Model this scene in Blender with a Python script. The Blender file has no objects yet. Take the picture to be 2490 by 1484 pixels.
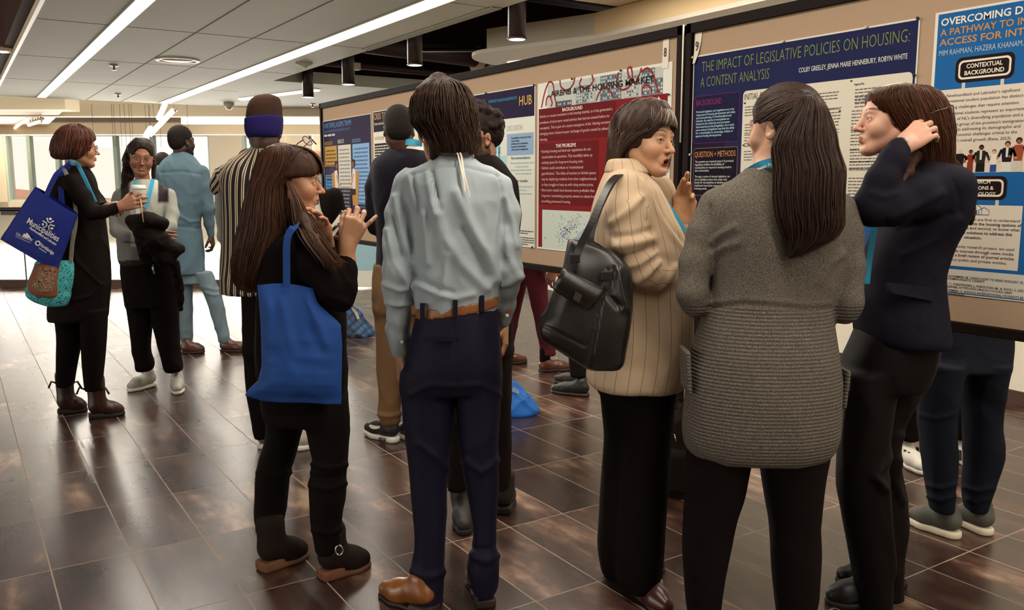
import bpy, math, random
import numpy as np
from mathutils import Matrix, Vector

# ------------------------------------------------------------------ camera, world, exposure
SC = bpy.context.scene
COL = SC.collection
F_PX, YAW, PITCH, CAM_H = 2088.0, math.radians(32.985), math.radians(8.044), 1.40
cam_data = bpy.data.cameras.new('camera')
cam_data.sensor_fit = 'HORIZONTAL'
cam_data.sensor_width = 36.0
cam_data.lens = 36.0 * F_PX / 2490.0
cam_data.clip_start, cam_data.clip_end = 0.05, 300
cam = bpy.data.objects.new('camera', cam_data)
cam.location = (0, 0, CAM_H)
cam.rotation_euler = (math.pi / 2 - PITCH, 0, -YAW)
COL.objects.link(cam)
SC.camera = cam

SC.view_settings.view_transform = 'Standard'
SC.view_settings.look = 'None'
SC.view_settings.gamma = 1.0
SC.view_settings.exposure = -0.10
SC.view_settings.use_curve_mapping = False
SC.cycles.use_denoising = True
SC.cycles.max_bounces = 7
SC.cycles.diffuse_bounces = 3
SC.cycles.glossy_bounces = 3
SC.cycles.transparent_max_bounces = 8
SC.cycles.sample_clamp_indirect = 6.0

world = bpy.data.worlds.new('world')
SC.world = world
world.use_nodes = True
_bg = world.node_tree.nodes['Background']
_bg.inputs['Color'].default_value = (1.0, 0.915, 0.78, 1)
_bg.inputs['Strength'].default_value = 1.15

STRIP_LIGHT = 1.6     # glow of the recessed ceiling strips
SPOT_LIGHT = 3.0


def area_lamp(name, loc, size_x, size_y, power, color=(1, .93, .82), rot=(0, 0, 0)):
    l = bpy.data.lights.new(name, 'AREA')
    l.shape, l.size, l.size_y, l.energy, l.color = 'RECTANGLE', size_x, size_y, power, color
    o = bpy.data.objects.new(name, l)
    o.location, o.rotation_euler = loc, rot
    COL.objects.link(o)
    return o


STRIP_LAMPS = [area_lamp('strip_lamp', (1.37, 5.0, 2.775), .12, 22, 420, (1, .92, .80)),
               area_lamp('strip_lamp', (3.26, 5.0, 2.775), .18, 22, 420, (1, .92, .80))]
# daylight coming in through the far windows and the glazing at the side of the hall
_d = Vector((math.sin(YAW), math.cos(YAW), 0))
_r = Vector((math.cos(YAW), -math.sin(YAW), 0))
_p = _d * 22.9 + _r * -9.2
DAY = area_lamp('daylight', (_p.x, _p.y, 1.86), 10, 1.8, 3300, (1, .95, .86), (math.pi / 2, 0, math.pi - YAW))
DAY2 = area_lamp('daylight', (-13.5, 4, 2.4), 16, 3.2, 700, (1, .95, .86), (math.pi / 2, 0, -math.pi / 2))
FILL_LAMP = area_lamp('fascia_fill', (4.45, 3.4, 2.915), .3, 4.2, 55, (1, .90, .74))  # added lamp, no fixture seen there; brightens the beige fascia
# ------------------------------------------------------------------ small helpers
def lin(h):
    h = h.lstrip('#')
    out = []
    for i in (0, 2, 4):
        c = int(h[i:i + 2], 16) / 255
        out.append(c / 12.92 if c <= .04045 else ((c + .055) / 1.055) ** 2.4)
    return tuple(out)


def rgba(c):
    if isinstance(c, str):
        c = lin(c)
    return (c[0], c[1], c[2], 1.0)


MATS = {}


def new_mat(name):
    m = bpy.data.materials.new(name)
    m.use_nodes = True
    nt = m.node_tree
    return m, nt, nt.nodes['Principled BSDF']


def mat(name, color, rough=.6, spec=.5, metal=0., var=0., vscale=6., bump=0., bscale=60., stretch=None,
        emit=None, estr=0., sheen=0., alpha=1., attr=None, coat=0.):
    """plain Principled surface with a little procedural colour variation and bump"""
    if name in MATS:
        return MATS[name]
    m, nt, b = new_mat(name)
    N, L = nt.nodes, nt.links
    c = rgba(color)
    b.inputs['Base Color'].default_value = c
    b.inputs['Roughness'].default_value = rough
    b.inputs['Specular IOR Level'].default_value = spec
    b.inputs['Metallic'].default_value = metal
    if sheen:
        b.inputs['Sheen Weight'].default_value = sheen
        b.inputs['Sheen Roughness'].default_value = .4
    if coat:
        b.inputs['Coat Weight'].default_value = coat
        b.inputs['Coat Roughness'].default_value = .15
    if alpha < 1:
        b.inputs['Alpha'].default_value = alpha
    if emit is not None:
        b.inputs['Emission Color'].default_value = rgba(emit)
        b.inputs['Emission Strength'].default_value = estr
    tc = N.new('ShaderNodeTexCoord')
    vec = tc.outputs['Object']
    if stretch:
        mp = N.new('ShaderNodeMapping')
        mp.inputs['Scale'].default_value = stretch
        L.new(vec, mp.inputs['Vector'])
        vec = mp.outputs['Vector']
    src = None
    if attr:
        a = N.new('ShaderNodeVertexColor')
        a.layer_name = attr
        src = a.outputs['Color']
        L.new(src, b.inputs['Base Color'])
    if var:
        n = N.new('ShaderNodeTexNoise')
        n.inputs['Scale'].default_value = vscale
        n.inputs['Detail'].default_value = 4
        L.new(vec, n.inputs['Vector'])
        mr = N.new('ShaderNodeMapRange')
        mr.inputs['From Min'].default_value, mr.inputs['From Max'].default_value = .3, .7
        mr.inputs['To Min'].default_value, mr.inputs['To Max'].default_value = 1 - var, 1 + var
        L.new(n.outputs['Fac'], mr.inputs['Value'])
        mx = N.new('ShaderNodeVectorMath')
        mx.operation = 'SCALE'
        if src is not None:
            L.new(src, mx.inputs[0])
        else:
            mx.inputs[0].default_value = c[:3]
        L.new(mr.outputs['Result'], mx.inputs['Scale'])
        L.new(mx.outputs['Vector'], b.inputs['Base Color'])
    if bump:
        n2 = N.new('ShaderNodeTexNoise')
        n2.inputs['Scale'].default_value = bscale
        n2.inputs['Detail'].default_value = 3
        L.new(vec, n2.inputs['Vector'])
        bp = N.new('ShaderNodeBump')
        bp.inputs['Strength'].default_value = bump
        bp.inputs['Distance'].default_value = .01
        L.new(n2.outputs['Fac'], bp.inputs['Height'])
        L.new(bp.outputs['Normal'], b.inputs['Normal'])
    MATS[name] = m
    return m


def tag(o, label, cat, group=None, kind=None):
    if label:
        o['label'] = label
    if cat:
        o['category'] = cat
    if group:
        o['group'] = group
    if kind:
        o['kind'] = kind
    return o


def empty(name, loc=(0, 0, 0), rz=0.):
    o = bpy.data.objects.new(name, None)
    o.location = loc
    o.rotation_euler = (0, 0, rz)
    o.empty_display_size = .05
    COL.objects.link(o)
    return o


def link_mesh(name, me, mats=(), parent=None, smooth=True):
    o = bpy.data.objects.new(name, me)
    for m in (mats if isinstance(mats, (list, tuple)) else [mats]):
        me.materials.append(m)
    if smooth and len(me.polygons):
        me.polygons.foreach_set('use_smooth', np.ones(len(me.polygons), bool))
    COL.objects.link(o)
    if parent is not None:
        o.parent = parent
    return o


def np_mesh(name, verts, faces):
    """faces: list of arrays/tuples, or an (n,3|4) int array"""
    me = bpy.data.meshes.new(name)
    if isinstance(faces, np.ndarray):
        nf, k = faces.shape
        me.vertices.add(len(verts))
        me.vertices.foreach_set('co', np.asarray(verts, np.float32).ravel())
        me.loops.add(nf * k)
        me.loops.foreach_set('vertex_index', faces.astype(np.int32).ravel())
        me.polygons.add(nf)
        me.polygons.foreach_set('loop_start', np.arange(0, nf * k, k, dtype=np.int32))
        me.update(calc_edges=True)
    else:
        me.from_pydata([tuple(map(float, v)) for v in verts], [], [tuple(int(i) for i in f) for f in faces])
        me.update()
    return me


class MB:
    """collects simple solids into ONE mesh"""
    def __init__(s):
        s.v, s.f, s.mi, s.sm = [], [], [], []

    def add(s, vs, fs, m=0, sm=False):
        o = len(s.v)
        s.v += [tuple(v) for v in vs]
        s.f += [tuple(i + o for i in f) for f in fs]
        s.mi += [m] * len(fs)
        s.sm += [sm] * len(fs)

    def box(s, lo, hi, m=0, M=None):
        x0, y0, z0 = lo
        x1, y1, z1 = hi
        vs = [(x0, y0, z0), (x1, y0, z0), (x1, y1, z0), (x0, y1, z0), (x0, y0, z1), (x1, y0, z1), (x1, y1, z1), (x0, y1, z1)]
        if M is not None:
            vs = [tuple(M @ Vector(v)) for v in vs]
        s.add(vs, [(0, 3, 2, 1), (4, 5, 6, 7), (0, 1, 5, 4), (1, 2, 6, 5), (2, 3, 7, 6), (3, 0, 4, 7)], m)

    def prism(s, pts, z0, z1, m=0):
        """outline (x,y) extruded in z"""
        n = len(pts)
        vs = [(p[0], p[1], z0) for p in pts] + [(p[0], p[1], z1) for p in pts]
        fs = [tuple(range(n - 1, -1, -1)), tuple(range(n, 2 * n))]
        fs += [(i, (i + 1) % n, n + (i + 1) % n, n + i) for i in range(n)]
        s.add(vs, fs, m)

    def tube(s, pts, r, n=8, m=0, caps=True, flat=1., up=None):
        """swept tube; r a number or one per point; flat squashes across the second axis"""
        P = [Vector(p) for p in pts]
        R = r if hasattr(r, '__len__') else [r] * len(P)
        vs, fs = [], []
        ref = Vector(up) if up is not None else None
        for i, p in enumerate(P):
            t = (P[min(i + 1, len(P) - 1)] - P[max(i - 1, 0)])
            if t.length < 1e-9:
                t = Vector((0, 0, 1))
            t.normalize()
            if ref is None:
                ref = Vector((0, 0, 1)) if abs(t.z) < .9 else Vector((1, 0, 0))
            a = t.cross(ref)
            if a.length < 1e-6:
                a = t.cross(Vector((1, 0, 0.1)))
            a.normalize()
            b = a.cross(t).normalized()
            if up is None:
                ref = b
            for k in range(n):
                w = 2 * math.pi * k / n
                vs.append(tuple(p + a * (math.cos(w) * R[i]) + b * (math.sin(w) * R[i] * flat)))
        for i in range(len(P) - 1):
            for k in range(n):
                fs.append((i * n + k, i * n + (k + 1) % n, (i + 1) * n + (k + 1) % n, (i + 1) * n + k))
        if caps:
            fs.append(tuple(range(n - 1, -1, -1)))
            fs.append(tuple(range((len(P) - 1) * n, len(P) * n)))
        s.add(vs, fs, m, True)

    def lathe(s, prof, c=(0, 0, 0), n=24, m=0):
        """profile [(r,z)...] turned round the z axis at c"""
        vs, fs = [], []
        for (r, z) in prof:
            for k in range(n):
                w = 2 * math.pi * k / n
                vs.append((c[0] + r * math.cos(w), c[1] + r * math.sin(w), c[2] + z))
        for i in range(len(prof) - 1):
            for k in range(n):
                fs.append((i * n + k, i * n + (k + 1) % n, (i + 1) * n + (k + 1) % n, (i + 1) * n + k))
        fs.append(tuple(range(n - 1, -1, -1)))
        fs.append(tuple(range((len(prof) - 1) * n, len(prof) * n)))
        s.add(vs, fs, m, True)

    def sphere(s, c, r, n=16, k=10, m=0, sc=(1, 1, 1), M=None):
        vs, fs = [], []
        for i in range(k + 1):
            a = math.pi * i / k
            for j in range(n):
                w = 2 * math.pi * j / n
                v = Vector((r * math.sin(a) * math.cos(w) * sc[0], r * math.sin(a) * math.sin(w) * sc[1], r * math.cos(a) * sc[2]))
                if M is not None:
                    v = M @ v
                vs.append((c[0] + v.x, c[1] + v.y, c[2] + v.z))
        for i in range(k):
            for j in range(n):
                fs.append((i * n + j, (i + 1) * n + j, (i + 1) * n + (j + 1) % n, i * n + (j + 1) % n))
        s.add(vs, fs, m, True)

    def build(s, name, mats, parent=None, M=None, bevel=0.):
        me = bpy.data.meshes.new(name)
        vs = s.v if M is None else [tuple(M @ Vector(v)) for v in s.v]
        me.from_pydata(vs, [], s.f)
        me.update()
        o = link_mesh(name, me, mats, parent, smooth=False)
        me.polygons.foreach_set('material_index', np.array(s.mi, np.int32))
        me.polygons.foreach_set('use_smooth', np.array(s.sm, bool))
        if bevel:
            b = o.modifiers.new('bevel', 'BEVEL')
            b.width, b.segments, b.limit_method = bevel, 2, 'ANGLE'
        return o


# ------------------------------------------------------------------ photo pixels <-> the view-aligned frame (x right, y away, z up; origin under the camera)
CP, SP = math.cos(PITCH), math.sin(PITCH)


def P(px, py, y):
    """the point seen at photo pixel (px,py), y metres in front of the camera (measured on the floor)"""
    u, v = (px - 1245) / F_PX, (742 - py) / F_PX
    t = y / (CP + v * SP)
    return np.array([u * t, y, CAM_H + (-SP + v * CP) * t])


def PS(py, y):
    """metres per photo pixel at that place"""
    v = (742 - py) / F_PX
    return y / (CP + v * SP) / F_PX


def floor_y(py):
    v = (742 - py) / F_PX
    return -CAM_H / (-SP + v * CP) * (CP + v * SP)


def project(p):
    """(n,3) view-frame points -> photo pixels"""
    p = np.asarray(p, float)
    dx, dy, dz = p[..., 0], p[..., 1], p[..., 2] - CAM_H
    z = dy * CP - dz * SP
    return 1245 + F_PX * dx / z, 742 - F_PX * (dy * SP + dz * CP) / z


def W(v):
    """view frame -> world"""
    c, s = math.cos(YAW), math.sin(YAW)
    return (v[0] * c + v[1] * s, -v[0] * s + v[1] * c, v[2])


def VW(p):
    """world -> view frame"""
    c, s = math.cos(YAW), math.sin(YAW)
    return np.array([p[0] * c - p[1] * s, p[0] * s + p[1] * c, p[2]])


def view_root(name, x, y, z=0.):
    """an Empty standing at view-frame (x,y), turned with the view frame"""
    o = empty(name, W((x, y, z)), -YAW)
    o['ox'], o['oy'], o['oz'] = x, y, z
    return o


def off_of(o):
    """view-frame origin of the thing an object belongs to"""
    while o is not None:
        if 'ox' in o:
            return np.array([o['ox'], o['oy'], o['oz']])
        o = o.parent
    return np.zeros(3)


# ------------------------------------------------------------------ noise
_rs = np.random.RandomState(7)
_G = _rs.normal(size=(512, 3))
_G /= np.linalg.norm(_G, axis=1)[:, None]


def noise3(p):
    p = np.asarray(p, float)
    i = np.floor(p).astype(np.int64)
    f = p - i
    w = f * f * f * (f * (f * 6 - 15) + 10)
    r = 0
    for dx in (0, 1):
        for dy in (0, 1):
            for dz in (0, 1):
                h = ((i[:, 0] + dx) * 73856093 ^ (i[:, 1] + dy) * 19349663 ^ (i[:, 2] + dz) * 83492791) & 511
                g = _G[h]
                d = g[:, 0] * (f[:, 0] - dx) + g[:, 1] * (f[:, 1] - dy) + g[:, 2] * (f[:, 2] - dz)
                ww = (w[:, 0] if dx else 1 - w[:, 0]) * (w[:, 1] if dy else 1 - w[:, 1]) * (w[:, 2] if dz else 1 - w[:, 2])
                r = r + d * ww
    return r


# ------------------------------------------------------------------ implicit shapes (smooth unions) turned into one skin
class Prim:
    def __init__(s, fn, lo, hi, k=.01, op='+', uv=None):
        s.fn, s.lo, s.hi, s.k, s.op, s.uv = fn, np.array(lo, float), np.array(hi, float), k, op, uv


def A3(v):
    return np.array(v, float)


def seg(a, b, ra, rb=None, k=.01, op='+', sy=1.):
    """tapered round limb from a to b; sy squashes it in depth"""
    a, b = A3(a), A3(b)
    rb = ra if rb is None else rb
    ab = b - a
    L2 = max(ab @ ab, 1e-12)

    def fn(x, y, z):
        px, py, pz = x - a[0], y - a[1], z - a[2]
        h = np.clip((px * ab[0] + py * ab[1] + pz * ab[2]) / L2, 0, 1)
        wx, wy, wz = px - h * ab[0], (py - h * ab[1]) / sy, pz - h * ab[2]
        return (np.sqrt(wx * wx + wy * wy + wz * wz) - (ra + (rb - ra) * h)) * min(1., sy)

    R = max(ra, rb) * max(1., sy)

    def uv(p):
        t = ab / math.sqrt(L2)
        q = p - a
        al = q @ t
        e1 = np.cross(t, (0.3, 1., 0.2))
        e1 /= np.linalg.norm(e1) + 1e-9
        e2 = np.cross(t, e1)
        return np.stack([np.arctan2(q @ e2, q @ e1) * (ra + rb) / 2, al], 1)
    return Prim(fn, np.minimum(a, b) - R, np.maximum(a, b) + R, k, op, uv)


def limb(pts, k=.02, k0=None, op='+', sy=1.):
    """pts: [(point, radius)...] -> chain of segs"""
    out = []
    for i in range(len(pts) - 1):
        out.append(seg(pts[i][0], pts[i + 1][0], pts[i][1], pts[i + 1][1], k if i or k0 is None else k0, op, sy))
    return out


def ell(c, r, k=.01, op='+', R=None):
    c, r = A3(c), A3(r if hasattr(r, '__len__') else (r, r, r))
    Rm = np.eye(3) if R is None else np.array(R, float)

    def fn(x, y, z):
        px, py, pz = x - c[0], y - c[1], z - c[2]
        qx = Rm[0, 0] * px + Rm[1, 0] * py + Rm[2, 0] * pz
        qy = Rm[0, 1] * px + Rm[1, 1] * py + Rm[2, 1] * pz
        qz = Rm[0, 2] * px + Rm[1, 2] * py + Rm[2, 2] * pz
        k0 = np.sqrt((qx / r[0]) ** 2 + (qy / r[1]) ** 2 + (qz / r[2]) ** 2)
        k1 = np.sqrt((qx / r[0] ** 2) ** 2 + (qy / r[1] ** 2) ** 2 + (qz / r[2] ** 2) ** 2) + 1e-9
        return k0 * (k0 - 1) / k1
    e = np.sqrt(((Rm * r[None, :]) ** 2).sum(1))
    return Prim(fn, c - e, c + e, k, op)


def rbox(c, h, rad, k=.005, op='+', R=None):
    c, h = A3(c), A3(h)
    Rm = np.eye(3) if R is None else np.array(R, float)

    def fn(x, y, z):
        px, py, pz = x - c[0], y - c[1], z - c[2]
        q = [np.abs(Rm[0, i] * px + Rm[1, i] * py + Rm[2, i] * pz) - (h[i] - rad) for i in range(3)]
        o = np.sqrt(sum(np.maximum(v, 0) ** 2 for v in q))
        return o + np.minimum(np.maximum(np.maximum(q[0], q[1]), q[2]), 0) - rad
    e = np.abs(Rm) @ h
    return Prim(fn, c - e, c + e, k, op)


def loft(rows, k=.01, op='+', n=2.2, cap=.012):
    """rows: [(cx,cy,z,a,b)...]: stacked horizontal superellipses, flat ends rounded by cap"""
    A = np.array(sorted([tuple(map(float, r)) for r in rows], key=lambda r: r[2]))
    zs = A[:, 2]
    zf = np.linspace(zs[0], zs[-1], 160)
    T = []
    for c in (0, 1, 3, 4):                                    # smooth interpolation through the rows
        v = A[:, c]
        m = np.zeros(len(v))
        if len(v) > 2:
            d = np.diff(v) / np.maximum(np.diff(zs), 1e-6)
            for i in range(1, len(v) - 1):
                if c in (0, 1) or d[i - 1] * d[i] > 0:
                    m[i] = (d[i - 1] + d[i]) / 2
            m[0], m[-1] = d[0], d[-1]
        else:
            m[:] = (v[1] - v[0]) / max(zs[1] - zs[0], 1e-6)
        i = np.clip(np.searchsorted(zs, zf) - 1, 0, len(zs) - 2)
        h = np.maximum(zs[i + 1] - zs[i], 1e-6)
        t = (zf - zs[i]) / h
        T.append((2 * t ** 3 - 3 * t ** 2 + 1) * v[i] + (t ** 3 - 2 * t ** 2 + t) * h * m[i] + (-2 * t ** 3 + 3 * t ** 2) * v[i + 1] + (t ** 3 - t ** 2) * h * m[i + 1])
    T = np.array(T)
    T[2:] = np.maximum(T[2:], .003)

    def fn(x, y, z):
        z1 = z[0, 0] if z.ndim == 3 else z
        C = [np.interp(z1, zf, t).astype(np.float32) for t in T]
        if z.ndim == 3:
            C = [c[None, None, :] for c in C]
        dx, dy, a, b = np.abs(x - C[0]), np.abs(y - C[1]), C[2] - cap, C[3] - cap
        a, b = np.maximum(a, .002), np.maximum(b, .002)
        s0 = (dx / a) ** n + (dy / b) ** n + 1e-9
        q = s0 ** (1 / n)
        gx, gy = (dx / a) ** (n - 1) / a, (dy / b) ** (n - 1) / b
        g = np.sqrt(gx * gx + gy * gy) * s0 ** (1 / n - 1) + 1e-6
        d2 = np.maximum((q - 1) / g, -np.minimum(a, b))
        dz = np.maximum(z - (zs[-1] - cap), (zs[0] + cap) - z)
        return np.minimum(np.maximum(d2, dz), 0) + np.sqrt(np.maximum(d2, 0) ** 2 + np.maximum(dz, 0) ** 2) - cap
    lo = [(T[0] - T[2]).min(), (T[1] - T[3]).min(), zs[0]]
    hi = [(T[0] + T[2]).max(), (T[1] + T[3]).max(), zs[-1]]

    def uv(p):
        C = [np.interp(p[:, 2], zf, t) for t in T]
        th = np.arctan2((p[:, 1] - C[1]) / C[3], (p[:, 0] - C[0]) / C[2])
        return np.stack([th * (A[:, 3].mean() + A[:, 4].mean()) / 2, p[:, 2]], 1)
    return Prim(fn, lo, hi, k, op, uv)


def half(z=None, x=None, y=None, k=.004, keep='above', op='cut', nrm=None, pt=None):
    """cut everything on one side of a plane"""
    if nrm is None:
        if z is not None:
            nrm, pt = (0, 0, 1), (0, 0, z)
        elif x is not None:
            nrm, pt = (1, 0, 0), (x, 0, 0)
        else:
            nrm, pt = (0, 1, 0), (0, y, 0)
        if keep != 'above':
            nrm = tuple(-c for c in nrm)
    nn, pp = A3(nrm), A3(pt)
    nn /= np.linalg.norm(nn)

    def fn(x, y, z):
        return -((x - pp[0]) * nn[0] + (y - pp[1]) * nn[1] + (z - pp[2]) * nn[2])
    return Prim(fn, (-99,) * 3, (99,) * 3, k, 'cut')


def smin(a, b, k):
    if k <= 0:
        return np.minimum(a, b)
    h = np.maximum(k - np.abs(a - b), 0) / k
    return np.minimum(a, b) - h * h * k * .25


def surf(prims, res, offset=0.):
    """surface nets over the smooth union; returns verts, quads"""
    add = [p for p in prims if p.op == '+']
    lo = np.min([p.lo for p in add], 0) - 3 * res - .012
    hi = np.max([p.hi for p in add], 0) + 3 * res + .012
    n = np.ceil((hi - lo) / res).astype(int) + 1
    ax = [(lo[i] + res * np.arange(n[i])).astype(np.float32) for i in range(3)]
    D = np.full(n, .25, np.float32)
    for p in prims:
        m = p.k + 2.5 * res + .012
        i0 = np.clip(np.floor((p.lo - m - lo) / res).astype(int), 0, n)
        i1 = np.clip(np.ceil((p.hi + m - lo) / res).astype(int) + 1, 0, n)
        if np.any(i1 <= i0):
            continue
        s = tuple(slice(i0[j], i1[j]) for j in range(3))
        x, y, z = ax[0][s[0]][:, None, None], ax[1][s[1]][None, :, None], ax[2][s[2]][None, None, :]
        d = p.fn(x, y, z)
        if p.op == '+':
            D[s] = smin(D[s], d, p.k)
        elif p.op == '-':
            D[s] = -smin(-D[s], d, p.k)
        else:
            D[s] = -smin(-D[s], -d, p.k)
    if offset:
        D += offset
    ins = D < 0
    c = np.zeros(n - 1, np.int8)
    offs = [(i, j, k) for i in (0, 1) for j in (0, 1) for k in (0, 1)]
    for (i, j, k) in offs:
        c += ins[i:n[0] - 1 + i, j:n[1] - 1 + j, k:n[2] - 1 + k]
    act = np.argwhere((c > 0) & (c < 8))
    vals = np.stack([D[act[:, 0] + i, act[:, 1] + j, act[:, 2] + k] for (i, j, k) in offs])
    acc = np.zeros((len(act), 3))
    cnt = np.zeros(len(act))
    O = np.array(offs, float)
    for a in range(8):
        for b in range(a + 1, 8):
            if np.abs(O[a] - O[b]).sum() != 1:
                continue
            va, vb = vals[a], vals[b]
            cr = (va < 0) != (vb < 0)
            t = np.where(cr, va / np.where(cr, va - vb, 1), 0)
            acc += np.where(cr[:, None], O[a] + t[:, None] * (O[b] - O[a]), 0)
            cnt += cr
    V = lo + (act + acc / cnt[:, None]) * res
    idx = np.full(n - 1, -1, np.int32)
    idx[tuple(act.T)] = np.arange(len(act))
    Q = []
    for axi in range(3):
        sl0 = [slice(None)] * 3
        sl1 = [slice(None)] * 3
        sl0[axi], sl1[axi] = slice(0, n[axi] - 1), slice(1, n[axi])
        A, B = ins[tuple(sl0)], ins[tuple(sl1)]
        e = np.argwhere(A != B)
        u, v = (axi + 1) % 3, (axi + 2) % 3
        ok = (e[:, u] > 0) & (e[:, v] > 0) & (e[:, u] < n[u] - 1) & (e[:, v] < n[v] - 1)
        e = e[ok]
        flip = ~A[tuple(e.T)]
        q = []
        for du, dv in ((-1, -1), (0, -1), (0, 0), (-1, 0)):
            t = e.copy()
            t[:, u] += du
            t[:, v] += dv
            q.append(idx[tuple(t.T)])
        q = np.stack(q, 1)
        q[flip] = q[flip][:, ::-1]
        Q.append(q)
    return V, np.concatenate(Q)


def normals(V, Q):
    a, b, c, d = (V[Q[:, i]] for i in range(4))
    fn = np.cross(c - a, d - b)
    N = np.zeros_like(V)
    for i in range(4):
        np.add.at(N, Q[:, i], fn)
    return N / (np.linalg.norm(N, axis=1)[:, None] + 1e-12)


def relax(V, Q, it=1, w=.5):
    for _ in range(it):
        S = np.zeros_like(V)
        C = np.zeros(len(V))
        for i in range(4):
            np.add.at(S, Q[:, i], V[Q[:, (i + 1) % 4]] + V[Q[:, (i + 3) % 4]])
            np.add.at(C, Q[:, i], 2)
        V = V * (1 - w) + w * S / np.maximum(C, 1)[:, None]
    return V


def nearest_uv(prims, V):
    best = np.full(len(V), 9.)
    U = np.zeros((len(V), 2))
    for p in prims:
        if p.op != '+' or p.uv is None:
            continue
        m = np.all((V > p.lo - .05) & (V < p.hi + .05), 1)
        if not m.any():
            continue
        q = V[m]
        d = p.fn(q[:, 0], q[:, 1], q[:, 2])
        b = d < best[m]
        ii = np.where(m)[0][b]
        best[ii] = d[b]
        U[ii] = p.uv(q[b])
    return U


def seg_dist(px, py, pts):
    """pixel distance to a polyline, and position along it 0..1"""
    best = np.full(len(px), 1e9)
    for i in range(len(pts) - 1):
        a, b = np.array(pts[i], float), np.array(pts[i + 1], float)
        ab = b - a
        h = np.clip(((px - a[0]) * ab[0] + (py - a[1]) * ab[1]) / (ab @ ab), 0, 1)
        best = np.minimum(best, np.hypot(px - a[0] - h * ab[0], py - a[1] - h * ab[1]))
    return best


def wrinkle(V, N, spec):
    """spec: list of (amp, (fx,fy,fz)[, ridged]) noise folds, or ('fold', amp, width_px, [(px,py)...]) creases facing the camera"""
    d = np.zeros(len(V))
    for s in spec:
        if s[0] == 'fold':
            px, py = project(V)
            r = seg_dist(px, py, s[3]) / s[2]
            d += s[1] * np.exp(-r * r) * (N[:, 1] < .25)
        elif s[0] == 'z':
            d += s[1] * np.exp(-((V[:, 2] - s[2]) / s[3]) ** 2)
        else:
            amp, fr = s[0], np.array(s[1], float)
            wv = V + .02 * np.stack([noise3(V * 5 + 3.1), noise3(V * 5 + 9.7), noise3(V * 5 + 5.5)], 1) * 2
            nz = noise3(wv * fr + 11.3)
            if len(s) > 2 and s[2]:
                nz = (1 - np.abs(nz) * 2) ** 2 - .5
            d += amp * nz
    return V + N * d[:, None]


def skin(name, prims, m, parent, res=.008, wr=None, uv=False, offset=0., it=1, color=None, extra=None):
    """mesh the prims (view-frame coordinates) as one child of parent"""
    V, Q = surf(prims, res, offset)
    V = relax(V, Q, it)
    if wr:
        V = wrinkle(V, normals(V, Q), wr)
    U = nearest_uv(prims, V) if uv else None
    Cc = color(V) if color else None
    if extra:
        for (V2, Q2, C2) in extra:
            Q = np.concatenate([Q, Q2 + len(V)])
            V = np.concatenate([V, V2])
            if Cc is not None:
                Cc = np.concatenate([Cc, C2])
    off = off_of(parent)
    me = np_mesh(name, V - off, Q)
    if U is not None:
        a = me.attributes.new('cloth', 'FLOAT_VECTOR', 'POINT')
        a.data.foreach_set('vector', np.concatenate([U, np.zeros((len(U), 1))], 1).astype(np.float32).ravel())
    if Cc is not None:
        a = me.attributes.new('Col', 'FLOAT_COLOR', 'POINT')
        a.data.foreach_set('color', np.concatenate([Cc, np.ones((len(Cc), 1))], 1).astype(np.float32).ravel())
    return link_mesh(name, me, m, parent)


def R3(yaw=0., pitch=0., roll=0.):
    """rotation: columns are the local axes. yaw 0 faces away (+y); yaw +90 faces left; pitch>0 looks up; roll>0 tips to its right"""
    y, p, r = math.radians(yaw), math.radians(pitch), math.radians(roll)
    Rz = np.array([[math.cos(y), -math.sin(y), 0], [math.sin(y), math.cos(y), 0], [0, 0, 1]])
    Rx = np.array([[1, 0, 0], [0, math.cos(p), -math.sin(p)], [0, math.sin(p), math.cos(p)]])
    Ry = np.array([[math.cos(r), 0, math.sin(r)], [0, 1, 0], [-math.sin(r), 0, math.cos(r)]])
    return Rz @ Rx @ Ry


# ------------------------------------------------------------------ materials of the room
def ramp(nt, fac, stops):
    r = nt.nodes.new('ShaderNodeValToRGB')
    els = r.color_ramp.elements
    while len(els) < len(stops):
        els.new(.5)
    for e, (p, c) in zip(els, stops):
        e.position, e.color = p, rgba(c) if not isinstance(c, float) else (c, c, c, 1)
    nt.links.new(fac, r.inputs['Fac'])
    return r.outputs['Color']


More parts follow.
